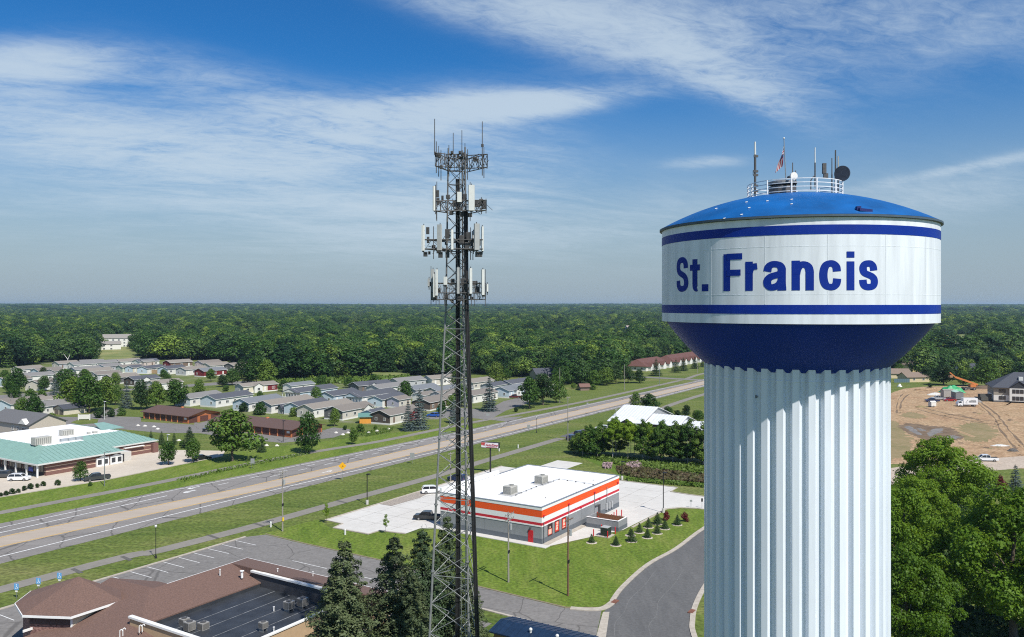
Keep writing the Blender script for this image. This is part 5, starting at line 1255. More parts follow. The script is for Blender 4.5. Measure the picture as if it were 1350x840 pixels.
# ------------------------------------------------------------------ manufactured homes
def sid(n, c): return mat('siding_' + n, c, .75, var=.05, scale=1)
WALLS = {'w': SIDW, 'lb': sid('blue_and_shaded', (.46, .54, .60)), 'gr': sid('grey', (.40, .41, .42)), 'bg': sid('beige', (.52, .49, .43)), 'dk': sid('dark_grey', (.115, .115, .115)), 'rd': sid('barn_red', (.17, .018, .022)),  # light blue also serves gable ends, with their shade put into the colour
         'br': sid('dark_brown', (.085, .066, .055)), 'mb': sid('brown', (.17, .12, .09)), 'cr': sid('cream', (.6, .55, .42)), 'lv': sid('lavender', (.36, .35, .42)), 'gn': sid('pale_green', (.42, .48, .40)), 'pk': sid('pinkish', (.5, .42, .38))}
ROOFS = {'t': mat('shingle_tan', (.215, .192, .165), .9, var=.12, scale=3), 'g': mat('shingle_grey', (.185, .18, .175), .9, var=.12, scale=3), 'd': mat('shingle_charcoal', (.075, .08, .095), .9, var=.15, scale=3), 'b': mat('shingle_brown_grey', (.18, .16, .14), .9, var=.12, scale=3), 'l': mat('shingle_blue_grey', (.15, .163, .178), .9, var=.12, scale=3)}
SKIRT = mat('skirting_white', (.68, .67, .64), .7, var=.05)
PLACED = []
def clash(c, ang, L, W):
    def cor(c, a, L, W): u = Vector((math.cos(a), math.sin(a))); v = Vector((-u.y, u.x)); return [Vector((c.x, c.y)) + u*i*L/2 + v*j*W/2 for i, j in ((-1,-1),(1,-1),(1,1),(-1,1))], (u, v)
    A, ax = cor(c, ang, L, W)
    for q in PLACED:
        B, bx = cor(*q); sep = False
        for n in (*ax, *bx):
            a = [p.dot(n) for p in A]; b = [p.dot(n) for p in B]
            if max(a) < min(b) or max(b) < min(a): sep = True; break
        if not sep: return True
    return False
HD = Vector((UX, UY, 0))
def mobile_home(ax, ay, bx, by, W, wall, gable, roof, label, base=0, feat=''):
    """ax, ay: near corner (eave or ground); bx, by: far end of the long side in view"""
    z = 0 if base else 3.5
    A = gp(ax, ay, z); A.z = 0
    if bx is not None:
        B = gp(bx, by, z); B.z = 0; d = B - A; L = d.length; dd = (d.normalized()*.45 + HD*.55).normalized(); L = min(25, max(19, d.dot(dd)*1.1))
    else: dd = HD.copy(); L = max(15, by or 16)
    ang = math.atan2(dd.y, dd.x); left = Vector((-dd.y, dd.x, 0))
    W = min(W, 8.4)
    if ax < 310 and ay < 507: L = min(L, 14.5 + 3*random.Random(label).random())
    while L > 9 and clash(A + dd*L/2 + left*W/2, ang, L+.6, W+.6): L -= .7
    while W > 6 and clash(A + dd*L/2 + left*W/2, ang, L+.6, W+.6): W -= .3
    c = A + dd*L/2 + left*W/2; PLACED.append((c, ang, L+.6, W+.6))
    t = thing('mobile_home', label, 'mobile home', c, ang, 'manufactured homes in the park')
    he, hr = 3.4, 3.4 + W*.18
    mb = MB().box(-L/2, L/2, -W/2, W/2, .55, he); mb.build('wall', WALLS[wall], t)
    MB().box(-L/2-.03, L/2+.03, -W/2-.03, W/2+.03, 0, .55).build('skirting', SKIRT, t)
    k = (hr-he)/(W/2)
    for x in (-L/2-.03, L/2-.07):
        g = MB(); g.add([(x, -W/2, he), (x, -W/2, .56), (x, W/2, .56), (x, W/2, he), (x+.1, -W/2, he), (x+.1, -W/2, .56), (x+.1, W/2, .56), (x+.1, W/2, he), (x, 0, hr), (x+.1, 0, hr)], [(0, 8, 3, 2, 1), (4, 5, 6, 7, 9), (0, 1, 5, 4), (2, 3, 7, 6), (3, 8, 9, 7), (8, 0, 4, 9), (1, 2, 6, 5)]); g.build('gable', WALLS[gable], t)  # light blue gables on white homes have shade painted in
    if 0: g.add([(x, -W/2, he), (x, W/2, he), (x, 0, hr), (x+.1, -W/2, he), (x+.1, W/2, he), (x+.1, 0, hr)], [(0, 2, 1), (3, 4, 5), (0, 1, 4, 3), (1, 2, 5, 4), (2, 0, 3, 5)])
    o = .4; rf = MB()
    plane_piece(rf, [(-L/2-o, -W/2-o, he-k*o+.14), (L/2+o, -W/2-o, he-k*o+.14), (L/2+o, 0, hr+.14), (-L/2-o, 0, hr+.14)], .13); plane_piece(rf, [(L/2+o, W/2+o, he-k*o+.14), (-L/2-o, W/2+o, he-k*o+.14), (-L/2-o, 0, hr+.14), (L/2+o, 0, hr+.14)], .13)
    rr = rf.build('roof', ROOFS[roof], t)
    tr = MB(); tr.box(-L/2-o, L/2+o, -W/2-o-.04, -W/2-o-.005, he-k*o, he-k*o+.13)
    for sg in (-1, 1): tr.obox((-L/2-o-.02, sg*(W/2+o)/2, (he-k*o+hr)/2+.07), (.02, 0, 0), (0, (W/2+o)/2, -sg*(hr-he+k*o)/2), (0, 0, .075))
    tr.build('trim', FASC if gable != 'dk' else FASC, t)
    rn = random.Random(label)
    n = max(2, int(L/4.2)); dr = rn.randrange(n)
    for q in range(n):
        x = -L/2 + L*(q+.5)/n
        if q == dr: door(t, (x, -W/2-.02, .55), .95, 2.0, FASC if rn.random() < .6 else WALLS['mb'], 0)
        else: window(t, (x, -W/2-.02, 1.25), rn.choice((1.0, 1.5, 1.7)), 1.2)
    for y in ((-W*.22, W*.22) if W > 7 else (0,)): 
        if rn.random() < .8: window(t, (-L/2-.04, y, 1.3), 1.0, 1.1, NEG)
    if 'p' in feat:                                   # porch with white posts on the gable end
        for k in range(6): MB().box(-L/2-2.3, -L/2-2.15, -W/2+.1+k*(W-.3)/5, -W/2+.25+k*(W-.3)/5, .5, he).build('porch_post', FASC, t)
        MB().box(-L/2-2.4, -L/2-.04, -W/2, W/2, .1, .5).build('porch_deck', SKIRT, t)
        MB().box(-L/2-2.3, -L/2-2.2, -W/2, W/2, 1.0, 1.4).build('porch_rail', FASC, t)
        pr = MB(); plane_piece(pr, [(-L/2-2.7, -W/2-.4, he+.02), (-L/2-o-.04, -W/2-.4, he+.02), (-L/2-o-.04, 0, hr+.1), (-L/2-2.7, 0, hr+.1)], .12); plane_piece(pr, [(-L/2-o-.04, W/2+.4, he+.02), (-L/2-2.7, W/2+.4, he+.02), (-L/2-2.7, 0, hr+.1), (-L/2-o-.04, 0, hr+.1)], .12); pr.build('porch_roof', ROOFS[roof], t)
        MB().extr([(-W/2, he), (W/2, he), (0, hr-.05)], -.05, .05).build('porch_gable', WALLS[gable], t, loc=(-L/2-2.5, 0, 0), rz=NEG)
    if 'x' in feat:                                   # a gabled bay on the long side
        x = L*.22 if 'r' in feat else -L*.1
        b = MB().box(x-2.2, x+2.2, -W/2-1.2, -W/2-.02, .0, he); b.extr([(x-2.2, he), (x+2.2, he), (x, he+1.1)], -W/2-1.2, -W/2-.02); bo = b.build('gabled_bay', WALLS['w' if 'R' not in feat else 'rd'], t)
        q = MB(); plane_piece(q, [(x-2.6, -W/2-1.5, he-.1), (x, -W/2-1.5, he+1.25), (x, -W*.1, he+1.25), (x-2.6, -W/2+.4, he-.1)], .12); plane_piece(q, [(x, -W/2-1.5, he+1.25), (x+2.6, -W/2-1.5, he-.1), (x+2.6, -W/2+.4, he-.1), (x, -W*.1, he+1.25)], .12); q.build('roof', ROOFS[roof], bo)
        window(bo, (x, -W/2-1.23, 1.2), 1.6, 1.3)
    if 's' in feat:                                   # dark shutter panels
        for q in range(3): MB().box(L*.18+q*1.6, L*.18+q*1.6+.9, -W/2-.05, -W/2-.02, .6, 2.6).build('shutter', WALLS['rd'], t)
    if 'e' in feat: MB().box(L*.2, L/2-.1, -W/2-.05, -W/2-.012, .57, he-.02).build('dark_panel', WALLS['rd'], t)
    for x in (-L*.2, L*.25): MB().tube((x, W*.12, hr-.3), (x, W*.12, hr+.45), .09, n=6).build('vent_pipe', GALV, t)
    return t
HOMES = [  # white homes called blue gabled: that blue is painted shade
 (97.6, 480.8, None, 14, 9, 'w', 'w', 'g', 'small white gabled home at the back row, first left of the yellowish home'),
 (107.7, 477.9, 126.8, 477.4, 9, 'cr', 'gr', 'g', 'pale yellow home with a young tree before it, back row left'),
 (78, 479.6, None, 14, 9, 'gr', 'bg', 't', 'beige gabled home in the back row, leftmost beside the forest edge'),
 (51.2, 489.2, 61.3, 488.4, 8, 'w', 'lb', 'b', 'home with light blue gable and white side, above the big left tree'),
 (71.4, 489.2, 90, 485.4, 8, 'bg', 'gr', 'b', 'grey gabled home with a broad brownish roof, above the blue spruce'),
 (28, 486.8, 41, 485.4, 9, 'w', 'bg', 't', 'long tan roofed home with white side, upper left near the forest'),
 (9, 501.7, 24, 499.6, 9, 'gr', 'lb', 'b', 'blue grey gabled home cut by the left edge behind the big tree'),
 (53, 505.8, 67, 501.6, 9, 'w', 'bg', 'b', 'beige gabled home with white corner window behind the hedge'),
 (14, 532.6, 27, 529.6, 9, 'w', 'lb', 'b', 'pale blue gabled home by the street, behind the light pole at left'),
 (-4, 531, 16, 525, 9, 'cr', 'bg', 'b', 'red brown roofed home cut by the left edge'),
 (56, 536, 77, 531, 8, 'w', 'w', 'g', 'white home just behind the cream double garage'),
 (51, 527.8, 77, 525, 8, 'w', 'gr', 't', 'narrow white home with grey roof behind the white one at the entrance'),
 (159, 476.8, None, 16, 10, 'w', 'w', 't', 'tan roofed home with wide white gable in the back row'),
 (184, 476.8, None, 14, 8, 'w', 'w', 'd', 'white gabled home in the back row behind the dark roofed home'),
 (189.6, 476.8, 211, 475.4, 8, 'pk', 'pk', 'g', 'pinkish beige home side on in the back row'),
 (224.8, 478.2, 254, 476.4, 9, 'mb', 'rd', 't', 'brown home with dark red gable in the back row'),
 (137.9, 483.3, 151.5, 481.3, 8, 'gr', 'lb', 'g', 'grey sided home with blue gable right of the yellowish home'),
 (161.7, 484.3, None, 13, 7, 'gn', 'gn', 'b', 'pale green gabled home between blue gabled ones'),
 (174.8, 484.5, 184.6, 483, 7, 'cr', 'lb', 'd', 'cream sided home with light blue gable and dark roof'),
 (193.8, 485.7, 203.5, 483.2, 7, 'w', 'lb', 'd', 'white sided blue gabled home left of the tan board fence'),
 (221.2, 486.3, 233.4, 484.6, 8, 'w', 'lb', 'd', 'white sided blue gabled home right of the tan board fence'),
 (245, 487.5, 257.5, 486, 8, 'w', 'gr', 't', 'white sided grey gabled home left of the barn red home'),
 (148.6, 498.2, 177, 495.4, 9, 'dk', 'dk', 't', 'dark grey home with white framed windows, middle of the left cluster'),
 (177, 500.6, 227, 495.4, 8, 'gr', 'br', 'd', 'long charcoal roofed home in front of the grass field', 0, 'x'),
 (268.8, 489.3, 296, 487, 9, 'rd', 'rd', 'l', 'barn red home with white windows at the grass field'),
 (277, 482, 302, 480, 9, 'w', 'bg', 't', 'white home with red shutters behind the barn red home', 0, 's'),
 (308, 482, 323.6, 480.4, 9, 'bg', 'dk', 't', 'dark gabled home behind the roadside trees near the wood'),
 (330, 485.7, 339.6, 484.6, 7, 'w', 'gr', 'g', 'small white home half hidden at the edge of the wood'),
 (250.4, 525, 277, 520, 8, 'w', 'lb', 'g', 'grey roofed white home nearest the first garage row'),
 (284.3, 526.2, 322.4, 519.6, 9, 'w', 'lb', 'd', 'charcoal roofed white home with blue gable behind the garages'),
 (328, 531.2, 364, 524.6, 9, 'w', 'lb', 'l', 'blue grey roofed home above the second garage row'),
 (320.8, 509.6, 364.3, 506.6, 7, 'cr', 'gr', 't', 'cream home with a dark red end wall below the wood', 0, 'xe'),
 (384.5, 508.4, None, 9, 6, 'w', 'w', 'l', 'small white home with open gable front beside the cream one'),
 (395.8, 517, 437.9, 510.6, 9, 'lb', 'w', 'd', 'long charcoal roofed home with a white posted porch', 0, 'p'),
 (439.6, 521.7, 459, 517.8, 9, 'lb', 'lb', 'd', 'light blue gabled home right of the porch home'),
 (357.7, 533.6, 404, 525, 8, 'w', 'gr', 't', 'tan roofed white home with grey gable over the second garage row'),
 (394, 535.4, 419, 529, 7, 'lb', 'lb', 'd', 'small charcoal roofed light blue home behind the barrel roofed shed'),
 (413, 539, 458, 531, 8, 'w', 'bg', 't', 'long tan roofed home behind the leaning tree'),
 (439.9, 520, 474, 515, 9, 'w', 'gr', 't', 'tan roofed white home behind the light blue ones'),
 (477, 523, 518, 516.4, 9, 'w', 'lb', 'd', 'charcoal roofed white home with a blue gabled porch', 0, 'p'),
 (473, 508.6, 521, 506, 9, 'dk', 'dk', 'd', 'dark grey home with several white gabled bays near the wood', 0, 'x'),
 (526, 503.2, 547, 501.6, 9, 'gr', 'bg', 'g', 'grey sided tan roofed home in the back row by the wood'),
 (578, 516, None, 18, 9, 'w', 'bg', 'l', 'blue grey roofed home with a pale gable left of the mast'),
 (504, 526.6, 521, 521, 7, 'w', 'lb', 'd', 'small blue gabled home between charcoal roofs'),
 (526, 527, 549, 522, 9, 'bg', 'lv', 'b', 'lavender gabled home behind the front spruces'),
 (451.5, 541.9, 480, 535.6, 9, 'bg', 'dk', 'b', 'beige home with dark grey gable near the highway path', 0, 'xr'),
 (514, 547.3, 532, 543.4, 9, 'bg', 'br', 'b', 'dark brown home with red gabled porch beside the front spruces', 0, 'xrR'),
 (494, 545.0, 512, 540, 6, 'lb', 'lb', 'd', 'blue home with charcoal roof behind the dark brown home'),
 (569.5, 499.7, 598, 498.4, 9, 'bg', 'w', 't', 'long beige home with white gable left of the mast at the wood', 0, 'x'),
 (566.9, 530.5, 584, 525, 9, 'mb', 'br', 'b', 'brown home beside the blue and teal cars'),
 (585, 521, 603, 517.6, 8, 'w', 'gr', 'b', 'brown roofed white home right behind the mast'),
 (623.9, 504.6, 642, 502, 9, 'bg', 'bg', 't', 'beige home right of the mast below the willow'),
 (624, 521, 639, 518.6, 8, 'w', 'gr', 'b', 'white home beside the large lone spruce, right of the mast'),
 (671, 515, 686, 511, 9, 'lb', 'lb', 'l', 'bright blue home behind the dark red pickup', 0, 'x'),
 (675, 506, 697, 502.6, 8, 'cr', 'gr', 'd', 'cream home with charcoal roof behind the bright blue one'),
 (650, 509, 662, 506.6, 7, 'w', 'gr', 'd', 'grey home between the lone spruce and the bright blue home'),
 (548, 514, 566, 511, 8, 'gr', 'gr', 'l', 'grey blue roofed home left of the pale gabled one'),

 (100, 487.5, None, 20, 8, 'w', 'gr', 'g', 'grey roofed home between the big clump and the back row'),
 (118, 489.5, None, 20, 8, 'bg', 'bg', 't', 'tan roofed beige home above the big clump of trees'),
 (128, 478.5, None, 18, 8, 'w', 'w', 'g', 'white home right of the pale yellow home, back row'),
 (128, 494, None, 20, 8, 'gr', 'gr', 'b', 'brown roofed grey home partly behind the big clump of trees'),
 (267, 478.5, None, 18, 8, 'bg', 'pk', 'b', 'beige home in the back row beyond the barn red home'),
 (34, 496, None, 20, 8, 'w', 'gr', 'g', 'grey roofed white home right of the dense tree at left'),
 (88, 499, None, 18, 8, 'gr', 'lb', 'g', 'grey home behind the wide tree of the park'),
 (205, 506, None, 18, 8, 'w', 'bg', 't', 'tan roofed home behind the bright trees of the first garage row'),
 (500, 512, None, 20, 8, 'w', 'gr', 'g', 'grey roofed home in the gap behind the blue gabled porch'),
 (558, 521, None, 18, 8, 'w', 'w', 'b', 'brown roofed white home behind the teal car'),
 (610, 512, None, 18, 8, 'gr', 'bg', 'g', 'grey home directly behind the mast cables'),
]
for h in HOMES: mobile_home(*h)
p = gp(204, 492.6)
t = thing('board_fence', 'tan board fence between two mobile homes with shade-blue gables', 'fence', p, R(-4))
me = MB().box(-.42, .42, -.04, .04, 0, 2.4).mesh('board', mat('fence_tan', (.30, .21, .12), .85, var=.15, scale=2))
for k in range(8): ob('board', me, t, (-3.2 + k*.9, 0, 0))
p = gp(1189, 504.4)
t = thing('board_fence', 'blue grey board fence beside the cream bungalow', 'fence', p, R(6))
me = MB().box(-.46, .46, -.04, .04, 0, 2.0).mesh('board', mat('fence_blue', (.09, .15, .18), .85, var=.15, scale=2))
for k in range(9): ob('board', me, t, (-4 + k*1.0, 0, 0))
# ------------------------------------------------------------------ trees
BARK = mat('bark', (.11, .085, .065), .95, var=.3, scale=4, bump=.6)
PBARK = mat('pale_bark', (.30, .27, .23), .9, var=.3, scale=3, bump=.4)
G_MID = leaf_mat('leaves_mid', [(.028, .074, .011), (.048, .108, .014), (.074, .145, .019), (.12, .19, .027)])
G_MAPLE = leaf_mat('leaves_maple', [(.07, .145, .012), (.115, .215, .017), (.16, .27, .022), (.22, .33, .03)], .45)
G_DARK = leaf_mat('leaves_dark', [(.018, .045, .010), (.026, .062, .013), (.040, .082, .016)])
G_WILLOW = leaf_mat('leaves_willow', [(.09, .15, .02), (.13, .19, .03)], .3)
G_RED = leaf_mat('leaves_red', [(.11, .015, .018), (.17, .03, .028)])
G_CON = leaf_mat('needles_green', [(.024, .054, .02), (.036, .072, .026), (.052, .092, .032)], .12)
G_SPR = leaf_mat('needles_spruce', [(.05, .085, .038), (.078, .112, .05), (.11, .135, .06)], .18)
G_BLUE = leaf_mat('needles_blue', [(.055, .085, .085), (.075, .110, .108), (.095, .13, .125)], .08)
G_FOR = leaf_mat('leaves_forest', [(.012, .036, .012), (.024, .068, .016), (.046, .112, .018), (.066, .140, .022), (.044, .090, .030), (.10, .175, .034), (.20, .29, .04)], .3, .03)

def quads_mesh(name, C, Nn, size, m, seed, asp=(.55, 1.0)):
    """leaf faces: C centres, Nn normals, size per leaf; a bent four-corner leaf clump each"""
    r = np.random.default_rng(seed); n = len(C)
    a = r.normal(size=(n, 3)); u = np.cross(Nn, a); u /= np.linalg.norm(u, axis=1)[:, None] + 1e-9
    v = np.cross(Nn, u); v /= np.linalg.norm(v, axis=1)[:, None] + 1e-9
    s = size[:, None]; w = s*r.uniform(asp[0], asp[1], (n, 1))
    k = Nn*s*.18
    P = np.stack([C - u*s*.5, C - v*w*.5 + k, C + u*s*.5*r.uniform(.7, 1.1, (n, 1)), C + v*w*.5 + k], 1).reshape(-1, 3)
    me = bpy.data.meshes.new(name); me.vertices.add(4*n); me.vertices.foreach_set('co', P.astype(np.float32).ravel())
    me.loops.add(4*n); me.loops.foreach_set('vertex_index', np.arange(4*n, dtype=np.int32))
    me.polygons.add(n); me.polygons.foreach_set('loop_start', np.arange(0, 4*n, 4, dtype=np.int32))
    me.update(calc_edges=True); me.validate(); me.materials.append(m); return me

def unit(r, n):
    d = r.normal(size=(n, 3)); return d/np.linalg.norm(d, axis=1)[:, None]
def crown(name, m, seed, Rr=4.0, z0=2.0, z1=10.0, nb=14, n=2200, leaf=.6, top=.5, fill=.86, bs=1.0, nj=.45):
    """leaves spread over a heap of boughs; every bough a lumpy ball of leaf faces"""
    r = np.random.default_rng(seed); H = z1-z0; B = []
    for k in range(nb):
        t = (k+.5)/nb; z = z0 + H*(.12 + .80*t)
        prof = math.sin(math.pi*min(1, (.18 + t*.82))**(.9))**.7
        a = k*2.4 + r.uniform(-.5, .5); q = Rr*prof*r.uniform(.25, .72)
        br = bs*Rr*(.50 - .16*t)*r.uniform(.65, 1.35)
        if bs < 1: q = Rr*prof*r.uniform(.08, 1.1)**.6; z += r.normal(0, H*.05)
        B.append((q*math.cos(a), q*math.sin(a), z, br))
    B = np.array(B); w = B[:, 3]**2; w /= w.sum()
    idx = r.choice(nb, n, p=w); d = unit(r, n); d[:, 2] = d[:, 2]*.9 + .12
    # small lumps inside each bough
    lum = np.sin(d[:, 0]*7 + idx)*np.sin(d[:, 1]*7 + idx*2)*np.sin(d[:, 2]*6 + idx*3)
    rad = B[idx, 3]*(.86 + .26*lum + r.normal(0, .07, n))*np.where(r.random(n) < .2, r.uniform(.4, .9, n), 1)
    C = B[idx, :3] + d*rad[:, None]*np.array([1, 1, .85])
    inside = np.zeros(n, bool)
    for k in range(nb):
        dd = np.linalg.norm((C - B[k, :3])/np.array([1, 1, .85]), axis=1); inside |= (dd < B[k, 3]*.62) & (idx != k)
    keep = ~inside | (r.random(n) < .12); C = C[keep]; d = d[keep]; n = len(C)
    C[:, 2] = np.maximum(C[:, 2], z0*.75)
    Nn = d + r.normal(0, nj, (n, 3)) + np.array([0, 0, .35]); Nn /= np.linalg.norm(Nn, axis=1)[:, None]
    return quads_mesh(name, C, Nn, leaf*r.uniform(.6, 1.35, n), m, seed)
def conifer(name, m, seed, H=10.0, Rr=2.3, z0=.6, n=2600, leaf=.42, lay=16, droop=.25, ragged=.25):
    r = np.random.default_rng(seed); C = []; Nn = []; S = []
    tot = 0
    for l in range(lay):
        t = (l + r.uniform(-.2, .2))/lay; z = z0 + (H-z0)*t; rad = Rr*(1-t)**.82*r.uniform(1-ragged*.5, 1+ragged*.35) + .12
        nbr = max(5, int(13*(1-t)+4)); a0 = r.uniform(0, 6.28)
        for b in range(nbr):
            a = a0 + 6.283*b/nbr + r.uniform(-.2, .2); L = rad*r.uniform(1-ragged, 1.08)
            k = max(4, int(n*(1-t*.75)/(lay*nbr)*1.45))
            s = r.random(k)**.65; wv = (1-s*.6)*rad*.24
            off = r.normal(0, 1, k)*wv*.75
            x = s*L; zz = z - droop*x*(.6+.5*s) + r.normal(0, .07*H/10, k) + .10*x*s*s
            c, sn = math.cos(a), math.sin(a)
            C.append(np.stack([x*c - off*sn, x*sn + off*c, zz - abs(off)*.25], 1))
            nn = np.stack([np.full(k, c*.45) - off*sn*.6, np.full(k, sn*.45) + off*c*.6, np.full(k, .75)], 1) + r.normal(0, .35, (k, 3)); Nn.append(nn)
            S.append(leaf*r.uniform(.6, 1.25, k)*(1-.35*t))
    k = 14; C.append(np.stack([r.normal(0, .06, k), r.normal(0, .06, k), H - np.linspace(0, .9, k)], 1)); Nn.append(unit(r, k)); S.append(np.full(k, leaf*.55))
    C = np.concatenate(C); Nn = np.concatenate(Nn); Nn /= np.linalg.norm(Nn, axis=1)[:, None]
    return quads_mesh(name, C, Nn, np.concatenate(S), m, seed, (.35, .7))
def trunk_mesh(name, H, r0, m, seed, limbs=5, split=.35):
    r = random.Random(seed); mb = MB(); p = Vector((0, 0, -.1)); n = 5
    for k in range(n):
        q = Vector((r.uniform(-.12, .12)*H/10, r.uniform(-.12, .12)*H/10, H*(k+1)/n)); mb.tube(p, q, r0*(1-k/n*.85), r0*(1-(k+1)/n*.85), n=8, cap=False); p = q
    for k in range(limbs):
        z = H*r.uniform(split, .8); a = k*2.4 + r.uniform(-.4, .4); L = H*.3*r.uniform(.7, 1.1)
        b = Vector((math.cos(a)*L*.75, math.sin(a)*L*.75, z + L*.65)); mb.tube((0, 0, z), b, r0*.42*(1-z/H*.6), r0*.1, n=5, cap=False)
    return mb.mesh(name, m, True)
KIND = {}
def kind(key, cm, tm): KIND[key] = (cm, tm)
T10 = trunk_mesh('trunk', 7.5, .24, BARK, 3)
TP = trunk_mesh('trunk', 8.6, .11, PBARK, 5, 3, .5)
TC = trunk_mesh('trunk', 9.3, .16, BARK, 4, 0)
TN = trunk_mesh('trunk', 8.2, .26, BARK, 9, 9, .25)
for k in range(4): kind('d%d' % k, crown('crown', G_MID, 20+k, Rr=4.3, z0=1.6, n=3600, leaf=.52, nb=18), T10)
for k in range(2): kind('k%d' % k, crown('crown', G_DARK, 40+k, Rr=4.0, z0=1.4, n=3400, leaf=.5, nb=16), T10)
for k in range(3): kind('n%d' % k, crown('crown', G_MAPLE, 60+k, Rr=4.4, z0=1.7, n=34000, leaf=.21, nb=95, bs=.46, nj=.5), TN)
for k in range(2): kind('h%d' % k, crown('crown', (G_MAPLE, G_MID)[k], 70+k, Rr=2.3, z0=(4.4, .5)[k], n=6500, leaf=.27, nb=34, bs=.72), TP)
kind('y0', crown('crown', G_MAPLE, 80, Rr=2.5, z0=2.8, n=1500, leaf=.34, nb=9), trunk_mesh('trunk', 8, .12, BARK, 8, 3))
kind('w0', crown('crown', G_WILLOW, 82, Rr=5.2, z0=.8, n=3600, leaf=.5, nb=18), T10)
for k in range(2): kind('c%d' % k, conifer('crown', G_CON, 90+k, n=5200, Rr=2.8, leaf=.4), TC)
for k in range(2): kind('b%d' % k, conifer('crown', G_BLUE, 94+k, Rr=2.5, n=4200, leaf=.4), TC)
for k in range(3): kind('s%d' % k, conifer('crown', G_SPR, 97+k, Rr=3.1, z0=.4, n=36000, leaf=.2, lay=24, ragged=.4, droop=.3), TC)
kind('u0', crown('crown', G_MID, 110, Rr=5.2, z0=.3, z1=8, n=1700, leaf=.8, nb=9), trunk_mesh('trunk', 3, .2, BARK, 12, 3))
kind('u1', crown('crown', G_DARK, 111, Rr=5.2, z0=.3, z1=8, n=1700, leaf=.8, nb=9), trunk_mesh('trunk', 3, .2, BARK, 13, 3))
kind('r0', crown('crown', G_RED, 112, Rr=4.5, z0=.3, z1=8, n=1300, leaf=.8, nb=8), trunk_mesh('trunk', 3, .2, BARK, 14, 3))
FORK = []
for k in range(5): FORK.append(crown('crown', G_FOR, 130+k, Rr=(4.4, 5.0, 4.0, 4.7, 4.2)[k], z0=(1.2, 2, .8, 1.6, 1)[k], z1=10, n=2600, leaf=.62, nb=(13, 16, 11, 14, 12)[k], nj=.28))
FORK.append(conifer('crown', G_FOR, 140, Rr=2.6, n=1300, leaf=.7))
TF = trunk_mesh('trunk', 6, .22, BARK, 15, 2)
def tree(key, loc, h, label=None, group=None, wide=1.0, name=None, rz=None, cat='tree'):
    cm, tm = KIND[key]; H0 = 8.0 if key[0] in 'ur' else 10.0
    nm = name or ('spruce_tree' if key[0] in 'csb' else 'willow_tree' if key[0] == 'w' else 'shrub' if key[0] in 'ur' else 'tree')
    if key[0] in 'ur': cat = 'shrub'
    s = h/H0; t = thing(nm, label, cat, loc, rng.uniform(0, 6.28) if rz is None else rz, group); t.scale = (s*wide, s*wide, s)
    ob('trunk' if key[0] not in 'ur' else 'stem', tm, t); ob('crown' if key[0] not in 'ur' else 'foliage', cm, t)
    return t
def tpx(key, px, py, top, label, group=None, wide=1.0, **k):
    p = gp(px, py); h = EYE - (top-402)/1090*p.y
    return tree(key, p, h, label, group, wide, **k)
